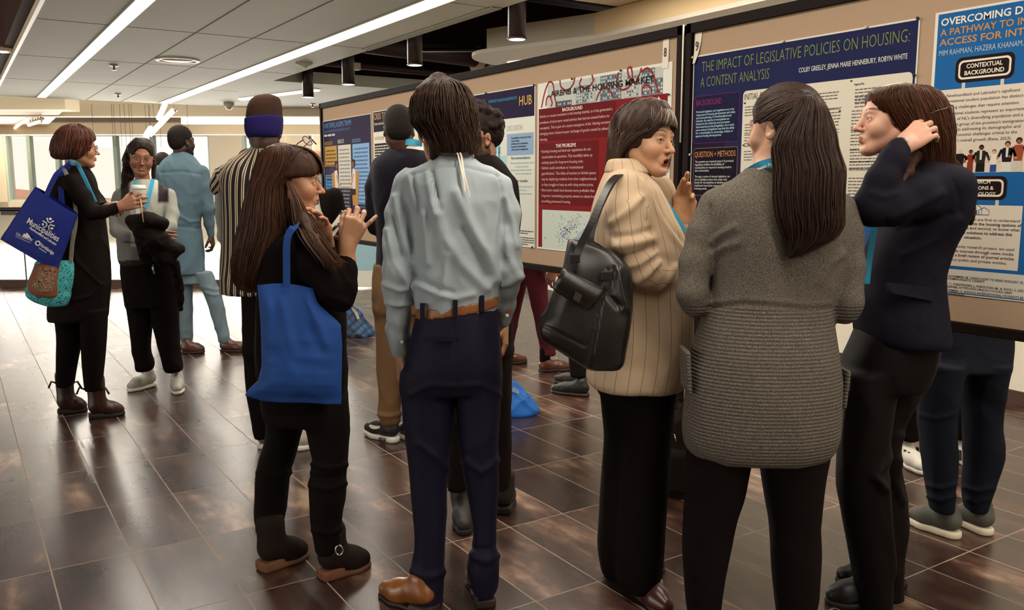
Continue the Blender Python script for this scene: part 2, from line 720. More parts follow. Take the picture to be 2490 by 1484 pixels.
def floor_material():
    m, nt, b = new_mat('floor_tile')
    N, L = nt.nodes, nt.links
    TX, TY, OX, OY = .2705, .5795, .2045, -.066
    tc = N.new('ShaderNodeTexCoord')
    sp = N.new('ShaderNodeSeparateXYZ')
    L.new(tc.outputs['Object'], sp.inputs[0])

    def M(op, a, bb=None, c=None):
        n = N.new('ShaderNodeMath')
        n.operation = op
        for i, v in enumerate((a, bb, c)):
            if v is None:
                continue
            if isinstance(v, (int, float)):
                n.inputs[i].default_value = v
            else:
                L.new(v, n.inputs[i])
        return n.outputs[0]
    u = M('DIVIDE', M('SUBTRACT', sp.outputs['X'], OX), TX)
    v = M('DIVIDE', M('SUBTRACT', sp.outputs['Y'], OY), TY)
    iu, iv = M('FLOOR', u), M('FLOOR', v)
    fu, fv = M('SUBTRACT', u, iu), M('SUBTRACT', v, iv)
    du = M('MULTIPLY', M('MINIMUM', fu, M('SUBTRACT', 1, fu)), TX)
    dv = M('MULTIPLY', M('MINIMUM', fv, M('SUBTRACT', 1, fv)), TY)
    g = M('LESS_THAN', M('MINIMUM', du, dv), .0026)
    cb = N.new('ShaderNodeCombineXYZ')
    L.new(iu, cb.inputs[0])
    L.new(iv, cb.inputs[1])
    wn = N.new('ShaderNodeTexWhiteNoise')
    wn.noise_dimensions = '2D'
    L.new(cb.outputs[0], wn.inputs['Vector'])
    # pattern coordinates jump from tile to tile
    off = N.new('ShaderNodeVectorMath')
    off.operation = 'MULTIPLY_ADD'
    L.new(wn.outputs['Color'], off.inputs[0])
    off.inputs[1].default_value = (9, 9, 9)
    L.new(tc.outputs['Object'], off.inputs[2])
    mp = N.new('ShaderNodeMapping')
    mp.inputs['Scale'].default_value = (1.5, .55, 1)
    L.new(off.outputs[0], mp.inputs['Vector'])
    n1 = N.new('ShaderNodeTexNoise')
    n1.inputs['Scale'].default_value, n1.inputs['Detail'].default_value, n1.inputs['Roughness'].default_value = 3.2, 7, .62
    L.new(mp.outputs[0], n1.inputs['Vector'])
    n2 = N.new('ShaderNodeTexNoise')
    n2.inputs['Scale'].default_value, n2.inputs['Detail'].default_value = 14, 6
    L.new(mp.outputs[0], n2.inputs['Vector'])
    mixf = M('ADD', M('MULTIPLY', n1.outputs['Fac'], .78), M('MULTIPLY', n2.outputs['Fac'], .22))
    shift = M('ADD', mixf, M('MULTIPLY', M('SUBTRACT', wn.outputs['Value'], .5), .10))
    col = ramp(nt, shift, [(.30, '#22120d'), (.47, '#34211a'), (.56, '#493228'), (.61, '#6a4f40'), (.68, '#8f7560'), (.80, '#a08b76')])
    mx = N.new('ShaderNodeMix')
    mx.data_type = 'RGBA'
    L.new(g, mx.inputs['Factor'])
    L.new(col, mx.inputs['A'])
    mx.inputs['B'].default_value = rgba('#8f8173')
    L.new(mx.outputs['Result'], b.inputs['Base Color'])
    ro = M('ADD', M('MULTIPLY', n1.outputs['Fac'], .12), .225)
    ro = M('ADD', ro, M('MULTIPLY', g, .4))
    L.new(ro, b.inputs['Roughness'])
    L.new(M('MULTIPLY', M('SUBTRACT', 1, g), .75), b.inputs['Specular IOR Level'])
    bp = N.new('ShaderNodeBump')
    bp.inputs['Strength'].default_value, bp.inputs['Distance'].default_value = .10, .004
    h = M('MULTIPLY', g, -.6)
    L.new(h, bp.inputs['Height'])
    L.new(bp.outputs['Normal'], b.inputs['Normal'])
    return m


def emit_mat(name, color, strength):
    m, nt, b = new_mat(name)
    b.inputs['Base Color'].default_value = rgba('#fff3e0')
    b.inputs['Emission Color'].default_value = rgba(color)
    b.inputs['Emission Strength'].default_value = strength
    return m


M_FLOOR = floor_material()
M_CEIL = mat('ceiling_paint', '#bec0b1', .8, .2, var=.03, vscale=1.5)
M_CREAM = mat('cream_paint', '#dacbb0', .8, .2, var=.02, vscale=2)
M_GREYP = mat('grey_paint', '#bab4a6', .8, .2, var=.03, vscale=2)
M_DARKC = mat('dark_void', '#241411', .9, .1)
M_DUCT = mat('dark_duct', '#38231f', .55, .4)
M_STRIP = emit_mat('light_strip', '#ffeccd', STRIP_LIGHT)
M_COVE = emit_mat('cove_glow', '#ffe3bd', 3.2)
M_SPOT = emit_mat('lamp_glow', '#e6f2f0', SPOT_LIGHT)
M_SEAM = mat('seam_dark', '#4c4840', .9, .1)  # dark grey of the ceiling and guard joints, also the hanging wires
M_BLACKM = mat('black_metal', '#241611', .42, .5)
M_CHROME = mat('chrome', '#c9c4ba', .25, .5, metal=1.)
M_FRAME = mat('window_frame', '#9fb2ad', .5, .4)
M_WALLW = mat('white_wall', '#d9d2c3', .75, .2, var=.04, vscale=3)


def structure(o):
    o['kind'] = 'structure'
    return o


def slab(name, lo, hi, m, view=False):
    b = MB()
    b.box(lo, hi)
    o = b.build(name, m)
    if view:
        o.rotation_euler = (0, 0, -YAW)
    return structure(o)


# ------------------------------------------------------------------ the shell
CZ = 2.8
slab('floor', (-14, -8, -.12), (16, 34, 0), M_FLOOR)

cb = MB()                                                            # main suspended ceiling
cb.box((.72, -7, CZ), (3.84, 16.35, CZ + .16))
cb.box((3.84, 11.95, CZ), (12, 16.35, CZ + .16))
structure(cb.build('ceiling', M_CEIL))

t = MB()
t.box((.690, -7, CZ - .012), (.722, 16.35, CZ + .05))
structure(t.build('trim_1', mat('trim_cream', '#e8d9bd', .5, .4)))
t = MB()
for x in (2.045, 2.585):
    t.box((x - .006, -7, CZ - .002), (x + .006, 16.34, CZ + .01))
for y in (8.6, 11.08, 13.6, 6.1, 3.6):
    t.box((.74, y - .0025, CZ - .0015), (3.82, y + .0025, CZ + .01))
structure(t.build('trim_2', M_SEAM))

d = MB()                                                             # dark plenum left of the ceiling
d.box((-14, -8, 4.3), (.70, 15.6, 4.4))
d.box((.60, -8, CZ + .05), (.70, 15.6, 4.3), 1)
d.box((-14, 15.5, 2.95), (.7, 15.6, 4.3))
structure(d.build('ceiling_open', [M_DARKC, mat('plenum_side', '#4a2f28', .8, .2)]))
d = MB()                                                             # dark plenum over the boards
d.box((3.84, 5.98, 4.4), (13, 12.1, 4.5))
d.box((3.80, -7, CZ + .16), (3.84, 12.0, 4.4))
d.box((3.84, 11.99, CZ + .16), (13, 12.1, 4.4))
d.box((13, 5.98, 2.9), (13.1, 12.1, 4.4))
d.box((3.84, 5.98, 3.1), (13, 6.04, 4.4))
structure(d.build('ceiling_plenum', M_DARKC))

g = MB()                                                             # lit ceiling nearer than the plenum
g.box((3.84, -7, 2.93), (6.2, 6.02, 3.08))
structure(g.build('ceiling_near', M_CREAM))

# bulkhead above the boards: straight beige fascia, then a bent grey one with a rounded end
q = MB()
q.box((5.0, -7, 2.735), (5.08, 6.33, 2.925))
structure(q.build('trim_3', mat('beige_fascia', '#d6bf98', .75, .2)))
q = MB()
ang = math.atan2(-.4, 1.21)
e0, e1 = Vector((5.0, 6.33, 0)), Vector((4.6, 7.55, 0))
nr = Vector((1.21, .4, 0)).normalized()
q.prism([(e0.x, e0.y), (e0.x + nr.x * .08, e0.y + nr.y * .08), (e1.x + nr.x * .08, e1.y + nr.y * .08), (e1.x, e1.y)], 2.735, 2.925)
structure(q.build('trim_4', mat('grey_fascia', '#b3ad9c', .75, .2)))
q = MB()
arc = []
for i in range(13):
    a = math.radians(90 * i / 12)
    c = e1 + nr * .75
    arc.append((c.x - nr.x * .75 * math.cos(a) + (-.314) * .55 * math.sin(a), c.y - nr.y * .75 * math.cos(a) + .949 * .55 * math.sin(a)))
q.prism([(5.0, -7), (6.9, -7), (8.2, 8.6)] + arc[::-1] + [(5.0, 6.33)], 2.70, 2.735)
structure(q.build('ceiling_soffit', mat('soffit_paint', '#d0ccc2', .8, .2)))
cv = MB()
cv.prism([(5.55, 6.6), (5.72, 6.6), (5.30, 8.0), (5.13, 8.0)], 2.688, 2.699)
o = cv.build('cove_light', M_COVE)
tag(o, 'glowing light strip under the curved soffit above the first poster board', 'light')

wr = MB()                                                            # wall behind the boards
wr.prism([(4.72, -7), (4.82, -7), (6.36, 9.6), (6.26, 9.6)], 0, 2.74)
structure(wr.build('wall_right', M_WALLW))
wr = MB()
wr.prism([(4.700, -7), (4.72, -7), (6.26, 9.6), (6.245, 9.6)], 0, .09)
structure(wr.build('baseboard_right', mat('skirting_dark', '#4a342b', .6, .3)))
# rest of the hall, out of the picture behind and to the side of the camera
b = MB()
for i in range(9):
    b.box((-14.2, -7 + 2.8 * i, 0), (-14, -6.7 + 2.8 * i, 4.4))
b.box((-14.2, -8, 0), (-14, 15.6, .5))
structure(b.build('wall_left', M_GREYP))
b = MB()
b.box((-14, -7.4, 0), (6, -7.2, 4.4))
structure(b.build('wall_back', M_GREYP))

# ------------------------------------------------------------------ ceiling strips and other fittings
for (x0, x1, y0, y1, lab) in ((1.305, 1.435, -6.5, 16.25, 'long recessed ceiling light strip nearest the open edge of the ceiling'),
                              (3.165, 3.36, -6.5, 16.2, 'long recessed ceiling light strip beside the slotted air vent')):
    root = empty('ceiling_light_strip', ((x0 + x1) / 2, (y0 + y1) / 2, CZ))
    tag(root, lab, 'light', 'recessed ceiling light strips')
    w, h = (x1 - x0) / 2, (y1 - y0) / 2
    b = MB()
    b.box((-w, -h, -.006), (w, h, .004))
    b.build('diffuser', M_STRIP, root)
    b = MB()
    for s in (-1, 1):
        b.box((s * (w + .004) - .004, -h, -.008), (s * (w + .004) + .004, h, .004))
    b.build('trim_edge', M_CEIL, root)

root = empty('fill_fixture', (4.45, 3.4, 2.924))  # fixture made up to go with the added fascia lamp
tag(root, 'added fill light in the cream ceiling, brightening the beige bulkhead', 'light')
b = MB()
b.box((-.15, -2.1, -.004), (.15, 2.1, .004))
b.build('diffuser', M_STRIP, root)
b = MB()
for s in (-1, 1):
    b.box((s * .155 - .008, -2.1, -.008), (s * .155 + .008, 2.1, .004))
b.build('trim_edge', M_CEIL, root)
root = empty('air_vent', (3.785, 7.36, CZ))                           # slot diffuser
tag(root, 'slotted air vent set along the edge of the ceiling over the boards', 'vent')
b = MB()
b.box((-.045, -1.31, -.005), (.045, 1.31, .002))
b.build('backing', mat('vent_dark', '#5d574c', .7), root)
b = MB()
for i in range(5):
    x = -.044 + .021 * i
    b.box((x - .004, -1.31, -.011), (x + .004, 1.31, -.004))
b.build('slats', M_CEIL, root)

root = empty('speaker_grille', (2.298, 10.557, CZ))
tag(root, 'round white recessed speaker in the grey ceiling panel between the strips', 'ceiling speaker')
b = MB()
b.lathe([(.0, -.004), (.20, -.004), (.205, -.012), (.235, -.012), (.242, 0)], n=36)
b.build('rim', mat('warm_white', '#efe2c8', .5), root)
b = MB()
b.lathe([(0, -.010), (.165, -.010), (.165, -.003)], n=36)
b.build('grille', mat('grille_grey', '#b0a896', .6), root)

for (x, y, lab) in ((1.752, 11.4, 'fire sprinkler in the ceiling panel closer to the round speaker'),
                    (2.332, 14.96, 'fire sprinkler near the far end of the ceiling panels'),
                    (5.5, 14.95, 'fire sprinkler in the white ceiling above the far left board end')):
    root = empty('fire_sprinkler', (x, y, CZ))
    tag(root, lab, 'sprinkler', 'ceiling sprinklers')
    b = MB()
    b.lathe([(.045, 0), (.05, -.012), (.012, -.02)], n=16)
    b.build('escutcheon', M_CHROME, root)
    b = MB()
    b.lathe([(.010, -.02), (.010, -.05), (.028, -.055), (.028, -.06)], n=12)
    b.build('sprinkler_head', mat('brass_dark', '#6f5a48', .4, metal=.6), root)
root = empty('smoke_detector', (3.60, 10.03, CZ))
tag(root, 'white cone shaped detector on the ceiling between light strip and opening', 'detector')
b = MB()
b.lathe([(.10, 0), (.10, -.012), (.05, -.03), (.02, -.055)], n=24)
b.build('housing', M_CEIL, root)
root = empty('security_camera', (4.2, 15.55, CZ))
tag(root, 'small dome camera on the ceiling beyond the beanie wearer', 'camera')
b = MB()
b.lathe([(.09, 0), (.09, -.05), (.075, -.06)], n=20)
b.build('housing', M_GREYP, root)
b = MB()
b.sphere((0, 0, -.06), .062, 16, 10)
b.build('lens_dome', mat('dome_grey', '#a79f92', .2, .6), root)
root = empty('emergency_light', (.55, 11.1, 2.83))
tag(root, 'white round light fitting in the dark open ceiling at the edge of view', 'light')
b = MB()
b.lathe([(.0, .0), (.19, 0), (.20, .015), (.17, .03), (.02, .04), (.02, 1.5)], n=28)
b.build('canopy', mat('warm_white', '#efe2c8', .5), root)
b = MB()
b.tube([(-.06, 0, 0), (-.10, 0, -.08), (-.16, 0, -.14), (-.24, 0, -.15)], .03, 10)
b.build('arm', M_CHROME, root)

# black pendant cylinders over the boards
for i, (x, y, lab) in enumerate(((4.081, 6.211, 'black cylinder pendant lamp nearest the bent grey bulkhead, largest of the row'),
                                 (4.078, 8.101, 'black cylinder pendant lamp just past the slotted air vent'),
                                 (4.175, 10.09, 'black cylinder pendant lamp second from the far end of the row'),
                                 (4.303, 11.86, 'black cylinder pendant lamp at the far end, over the white ceiling'))):
    root = empty('pendant_lamp', (x, y, 2.6))
    tag(root, lab, 'pendant lamp', 'black cylinder pendants in the open ceiling')
    b = MB()
    b.lathe([(.076, .0), (.076, .55 if i else .62), (.03, .57 if i else .64)], n=28)
    b.build('cylinder', M_BLACKM, root)
    b = MB()
    b.lathe([(.074, -.004), (.082, -.004), (.082, .010), (.078, .012)], n=28)
    b.build('rim', M_BLACKM, root)
    b = MB()
    b.lathe([(.0, -.006), (.068, -.006), (.07, -.003)], n=28)
    b.build('lens', M_SPOT, root)
    b = MB()
    b.tube([(0, 0, .5), (0, 0, 1.8)], .012, 8)
    b.build('stem', M_BLACKM, root)

# ducts and pipes in the open ceiling
def duct(lab, a, b_, r, m=M_DUCT, name='air_duct', n=18):
    b = MB()
    b.tube([a, b_], r, n)
    return tag(b.build(name, m), lab, 'duct' if name == 'air_duct' else 'pipe', None)


duct('dark round air duct crossing the open ceiling behind the pendants', (3.9, 10.6, 3.22), (6.35, 10.75, 3.16), .13)
dw = duct('white wrapped duct section in the open ceiling above the board edge', (6.36, 10.72, 3.12), (9.5, 10.9, 3.10), .19, mat('duct_white', '#d8cbb0', .7))
b = MB()
b.tube([(0, 0, 0), (.06, 0, 0)], .205, 18)
for k in range(2):
    c = b.build('band', M_DUCT, dw, M=Matrix.Translation((6.40 + .95 * k, 10.72 + .05 * k, 3.12)))
duct('thin dark pipe running low across the open ceiling', (3.9, 11.3, 3.02), (8, 11.45, 2.98), .05, M_DUCT, 'ceiling_pipe')
duct('dark pipe high in the open ceiling', (3.9, 9.3, 3.75), (9, 9.4, 3.75), .07, M_DUCT, 'ceiling_pipe')
b = MB()
b.box((3.9, 8.6, 3.9), (9, 8.8, 4.2))
b.box((3.9, 7.4, 3.9), (9, 7.6, 4.2))
b.box((5.0, 6.1, 3.7), (5.25, 11.9, 3.95))
b.box((6.1, 6.1, 3.7), (6.3, 11.9, 3.95))
structure(b.build('ceiling_beams', mat('beam_brown', '#4a2f29', .7)))
b = MB()
b.tube([(5.0, 9.9, 3.05), (7.6, 8.2, 3.05)], .028, 8)
o = tag(b.build('lighting_track', M_BLACKM), 'black lighting rail slanting through the open ceiling', 'lighting track')
root = empty('stage_lamp', (5.93, 9.28, 3.02))
tag(root, 'black theatre lamp hanging from the rail in front of the white duct', 'lamp')
b = MB()
b.sphere((0, 0, -.02), .07, 14, 8)
b.tube([(0, 0, .0), (0, 0, -.20)], .015, 8)
b.build('bracket', M_BLACKM, root)
b = MB()
b.tube([(0, 0, -.18), (0, 0, -.42)], .085, 14)
b.build('can', M_BLACKM, root)
root = empty('junction_box', (4.6, 11.0, 2.95))
tag(root, 'small white box fixed among the dark pipes of the open ceiling', 'box')
b = MB()
b.box((-.10, -.05, -.05), (.11, .05, .04))
b.build('housing', mat('duct_white', '#d8cbb0', .7), root)
b = MB()
b.box((-.05, -.04, .04), (-.03, .04, .6))
b.build('hanger', M_DUCT, root)


# ------------------------------------------------------------------ far end of the hall (turned with the view frame: the building is round there)
def vslab(name, px0, px1, y_, r0, r1, m, th=.2, kind=True, dz=0.):
    """upright slab across photo columns px0..px1 and rows r0..r1, y_ metres away"""
    a, b_ = P(px0, (r0 + r1) / 2, y_), P(px1, (r0 + r1) / 2, y_)
    zt, zb = P((px0 + px1) / 2, r0, y_)[2], P((px0 + px1) / 2, r1, y_)[2]
    q = MB()
    q.box((a[0], y_, zb), (b_[0], y_ + th, zt))
    o = q.build(name, m)
    o.rotation_euler = (0, 0, -YAW)
    return structure(o) if kind else o


YW = 23.0
zt = P(300, 325, YW)[2]
vslab('trim_5', -260, 900, 16.6, 236, 283, M_CREAM, .3)              # upper far bulkhead
vslab('trim_6', -260, 158, 15.0, 237, 266, mat('cream_bright', '#ecdcbc', .8), .5)
q = MB()                                                             # sloping soffit behind it
a0, a1 = P(-260, 266, 15.2), P(158, 266, 15.2)
c0, c1 = P(-260, 323, 22.6), P(95, 323, 22.6)
q.add([a0, a1, c1, c0, a0 + (0, 0, .1), a1 + (0, 0, .1), c1 + (0, 0, .1), c0 + (0, 0, .1)], [(0, 1, 2, 3), (4, 7, 6, 5), (0, 4, 5, 1), (1, 5, 6, 2), (2, 6, 7, 3), (3, 7, 4, 0)])
o = q.build('ceiling_far', M_CREAM)
o.rotation_euler = (0, 0, -YAW)
structure(o)
vslab('trim_7', 105, 470, 19.0, 283, 297, mat('slot_brown', '#6d5d4e', .8), .2)
vslab('trim_8', -260, 900, 19.6, 297, 327, M_CREAM, .3)
o = vslab('cove_light', 440, 900, 18.6, 279, 301, emit_mat('cove_bright', '#ffe8c6', 1.35), .15, False)
tag(o, 'wide glowing cove band curving behind the beanie wearer', 'light')
# window wall
wall = MB()
zb0 = .92
cols = [(-330, 14), (512, 592)]
for (c0, c1) in cols:
    a, b_ = P(c0, 420, YW)[0], P(c1, 420, YW)[0]
    wall.box((a, YW, 0), (b_, YW + .4, zt + .6))
a, b_ = P(640, 420, YW)[0], P(1150, 420, YW)[0]
wall.box((a, YW, 0), (b_, YW + .4, zt + .6))
wall.box((P(-330, 420, YW)[0], YW, zt), (P(1150, 420, YW)[0], YW + .4, zt + 1.2))
wall.box((P(-330, 420, YW)[0], YW, 0), (P(1150, 420, YW)[0], YW + .4, zb0))
o = wall.build('wall_far', M_GREYP)
o.rotation_euler = (0, 0, -YAW)
structure(o)
mg, nt, bb = new_mat('window_glass')
nt.nodes.remove(bb)
tr, gl, mx = nt.nodes.new('ShaderNodeBsdfTransparent'), nt.nodes.new('ShaderNodeBsdfGlossy'), nt.nodes.new('ShaderNodeMixShader')
gl.inputs['Roughness'].default_value = .05
mx.inputs[0].default_value = .06
nt.links.new(tr.outputs[0], mx.inputs[1])
nt.links.new(gl.outputs[0], mx.inputs[2])
nt.links.new(mx.outputs[0], nt.nodes['Material Output'].inputs['Surface'])
for n, (c0, c1) in enumerate(((14, 72), (72, 140), (140, 208), (208, 282), (282, 372), (372, 450), (450, 512), (592, 640))):
    a, b_ = P(c0, 420, YW)[0], P(c1, 420, YW)[0]
    root = view_root('window_%d' % (n + 1), (a + b_) / 2, YW + .1)
    structure(root)
    w = (b_ - a) / 2
    q = MB()
    for s in (-1, 1):
        q.box((s * w - .05, -.08, zb0), (s * w + .05, .1, zt))
    q.box((-w, -.06, zt - .06), (w, .1, zt + .02))
    q.box((-w, -.06, zb0), (w, .1, zb0 + .06))
    q.build('window_frame', M_FRAME, root)
    q = MB()
    q.box((-w, .02, zb0), (w, .03, zt))
    q.build('pane', mg, root)
# low building seen through the first window
root = view_root('brick_building', P(20, 480, 60)[0], 60)
tag(root, 'pale red building outside the window beyond the tote bag', 'building')
q = MB()
q.add([(-6, 0, -4), (4, 0, -4), (4, 8, -4), (-6, 8, -4), (-6, 0, 1.2), (4, 0, .2), (4, 8, .2), (-6, 8, 1.2)], [(0, 3, 2, 1), (4, 5, 6, 7), (0, 1, 5, 4), (1, 2, 6, 5), (2, 3, 7, 6), (3, 0, 4, 7)])
q.build('facade', mat('pale_brick', '#c98a6c', .9), root)
q = MB()
q.box((.6, -.05, -1.2), (1.3, .02, -.2))
q.build('window', mat('building_glass', '#8fb0b0', .3), root)

# guard wall with its handrail in front of the windows
YG = 11.6
q = MB()
a, b_ = P(-330, 600, YG)[0], P(640, 600, YG)[0]
q.box((a, YG + .04, .10), (b_, YG + .10, 1.02))
mgd, nt, bb = new_mat('guard_panel')
bb.inputs['Base Color'].default_value = rgba('#d9d0ba')
bb.inputs['Alpha'].default_value = .62
bb.inputs['Roughness'].default_value = .5
o = q.build('wall_guard', mgd)
o.rotation_euler = (0, 0, -YAW)
structure(o)
q = MB()
q.box((a, YG + .02, 0), (b_, YG + .12, .10))
o = q.build('baseboard_guard', mat('skirting_dark', '#4a342b', .6, .3))
o.rotation_euler = (0, 0, -YAW)
structure(o)
q = MB()
for c in (54, 258, 400, 545):
    x = P(c, 600, YG)[0]
    q.box((x - .006, YG + .034, .10), (x + .006, YG + .05, 1.02))
o = q.build('trim_9', M_SEAM)
o.rotation_euler = (0, 0, -YAW)
structure(o)
root = view_root('handrail', P(150, 508, YG)[0], YG)
tag(root, 'dark handrail along the top of the low cream guard wall', 'handrail')
ox = root['ox']
q = MB()
q.tube([(a - ox, 0, 1.06), (b_ - ox, 0, 1.06)], .03, 10)
q.build('rail', M_BLACKM, root)
for c in (30, 170, 310, 523, 600):
    x = P(c, 600, YG)[0] - ox
    q = MB()
    q.box((x - .10, -.035, .985), (x + .10, .045, 1.035))
    q.build('bracket', M_BLACKM, root)

# hanging light tubes and the wires of that installation
for (a, b_, lab) in (((402, 252), (386, 288), 'short glowing tube hanging just under the far end of the ceiling strip'),
                     ((422, 268), (364, 328), 'long slanted glowing tube hanging on wires before the windows'),
                     ((366, 311), (354, 331), 'smallest glowing tube, lowest of the hanging cluster')):
    A_, B_ = P(a[0], a[1], 15.8), P(b_[0], b_[1], 15.3)
    root = view_root('hanging_tube_light', A_[0], A_[1], A_[2])
    tag(root, lab, 'hanging light', 'hanging light tubes by the windows')
    q = MB()
    q.tube([(0, 0, 0), tuple(B_ - A_)], .045, 12)
    q.build('tube', emit_mat('tube_glow', '#fff0d6', 3.), root)
    q = MB()
    d_ = (B_ - A_) / np.linalg.norm(B_ - A_)
    q.tube([tuple(-d_ * .04), tuple(d_ * .03)], .05, 12)
    q.build('end_cap', M_CHROME, root)
    q = MB()
    q.tube([(0, 0, 0), (0, 0, CZ - .002 - A_[2])], .004, 5)
    q.build('wire', M_SEAM, root)
q = MB()
for c in (222, 270, 275, 290, 301, 312, 318, 352, 360, 372, 386, 454):
    top, bot = P(c, 250, 15.6), P(c, 250, 15.6)
    q.tube([(top[0], 15.6, CZ - .002), (top[0], 15.6, 2.05)], .0035, 5)
o = q.build('suspension_wires', M_SEAM)
o.rotation_euler = (0, 0, -YAW)
tag(o, 'thin wires hanging from the ceiling before the far windows', 'wires', kind='stuff')
# track spots at the far left
root = view_root('track_spotlights', P(90, 300, 17)[0], 17)
tag(root, 'row of white spotlights on a short track at the far left ceiling', 'track light')
q = MB()
c0, c1 = P(75, 302, 17.6), P(100, 294, 16.4)
ox = root['ox']
q.tube([(c0[0] - ox - .02, .6, c0[2] + .16), (c1[0] - ox + .02, -.6, c1[2] + .16)], .02, 8)
q.build('track', M_CHROME, root)
for i in range(5):
    f = i / 4
    x, y, z = (c0[0] + (c1[0] - c0[0]) * f) - ox, .6 - 1.2 * f, c0[2] + (c1[2] - c0[2]) * f
    q = MB()
    q.tube([(x, y, z + .16), (x, y, z + .02)], .018, 8)
    q.tube([(x, y + .05, z + .04), (x, y - .07, z - .02)], .042, 12)
    q.build('spot_can', M_CHROME, root)
    q = MB()
    q.sphere((x, y - .072, z - .02), .036, 12, 8)
    q.build('spot_lens', emit_mat('spot_warm', '#fff3da', 1.5), root)
q = MB()
x0, x1 = P(31, 315, 20), P(93, 267, 16)
q.tube([tuple(x0), tuple(x1)], .03, 6)
o = q.build('ceiling_light_line', emit_mat('line_glow', '#ffe9c8', 1.1))
o.rotation_euler = (0, 0, -YAW)
tag(o, 'thin glowing line of light set in the sloping far left ceiling', 'light')
# far surface-mounted strip over the beanie wearer
A_, B_ = zp = (4.35, 14.3), (5.4, 13.2)
q = MB()
a_, b_ = P(588, 251, 14.6), P(770, 238, 13.2)
q.tube([(a_[0], a_[1], CZ - .01), (b_[0], b_[1], CZ - .01)], .07, 8, flat=.3)
o = q.build('ceiling_light_strip', emit_mat('strip_far', '#fff0d8', 3.))
o.rotation_euler = (0, 0, -YAW)
tag(o, 'slim ceiling light behind the beanie, under the farthest pendant lamp', 'light')
# pale panels at the back right of the beanie wearer
vslab('wall_panel', 700, 760, 21.5, 327, 420, mat('panel_pale', '#d8cdb8', .7), .1)
# ------------------------------------------------------------------ poster boards
BX = 3.05                                                           # plane of the boards
M_FELT = mat('felt_tan', '#b0957c', .95, .05, var=.05, vscale=180, bump=.25, bscale=400)
M_BFRAME = mat('board_frame', '#170c09', .6, .12)


def board(y0, y1, lab, seam=None):
    root = empty('poster_board', (BX, (y0 + y1) / 2, 0))
    tag(root, lab, 'poster board', 'fabric poster boards in a row')
    h = (y1 - y0) / 2
    b = MB()
    b.box((0, -h + .03, .90), (.03, h - .03, 2.12))
    b.build('felt_panel', M_FELT, root)
    b = MB()
    b.box((-.022, -h, 2.112), (.045, h, 2.160))
    b.box((-.022, -h, .865), (.045, h, .902))
    for s in (-1, 1):
        b.box((-.022, s * h - (.035 if s > 0 else 0), .865), (.045, s * h + (.035 if s < 0 else 0), 2.16))
    b.build('frame', M_BFRAME, root, bevel=.003)
    if seam is not None:
        b = MB()
        b.box((-.002, -.004, .90), (.02, .004, 2.115))
        b.build('joint', M_BFRAME, root)
    for y in (-h + .05, h - .05):
        b = MB()
        b.box((.05, y - .02, .0), (.09, y + .02, .9))
        b.box((-.20, y - .025, 0), (.34, y + .025, .03))
        o = b.build('leg', M_BFRAME, root)
    return root


board(3.156, 8.06, 'long tan poster board carrying the dark blue, white and red posters', 1)
board(.66, 3.128, 'nearest tan poster board, carrying the housing policy poster')
b = MB()                                                            # light cord hanging at the seam
b.tube([(BX - .0255, 3.142, 2.158), (BX - .0255, 3.143, 1.6)], .004, 6)
tag(b.build('white_cord', mat('cord_white', '#e8dcc6', .6)), 'thin white cord hanging down the gap between the two poster boards', 'cord')


def bp(px, py):
    """photo pixel -> (Y, Z) on the board plane"""
    u, v = (px - 1245) / F_PX, (742 - py) / F_PX
    d = np.array([u, CP + v * SP, -SP + v * CP])
    c, s = math.cos(YAW), math.sin(YAW)
    X, Y = d[0] * c + d[1] * s, -d[0] * s + d[1] * c
    t = (BX - .004) / X
    return Y * t, CAM_H + d[2] * t


def bscale(px, py):
    y = bp(px, py)
    v = VW((BX, y[0], y[1]))
    return (v[1] * CP - (v[2] - CAM_H) * SP) / F_PX


FONT_CACHE = {}


def text_mesh(s, weight=0., sp=1., shear=0.):
    key = (s, weight, sp, shear)
    if key in FONT_CACHE:
        return FONT_CACHE[key]
    cu = bpy.data.curves.new('txt', 'FONT')
    cu.body = s
    cu.size = 1.0
    cu.offset = weight
    cu.resolution_u = 2
    cu.space_character = sp
    cu.shear = shear
    cu.fill_mode = 'BOTH' if False else 'FRONT'
    o = bpy.data.objects.new('txt', cu)
    me = o.to_mesh()
    v = np.zeros(len(me.vertices) * 3)
    me.vertices.foreach_get('co', v)
    v = v.reshape(-1, 3)
    f = [tuple(p.vertices) for p in me.polygons]
    o.to_mesh_clear()
    bpy.data.objects.remove(o)
    bpy.data.curves.remove(cu)
    FONT_CACHE[key] = (v, f)
    return v, f


CAP = .73                                                            # cap height of the built-in face at size 1


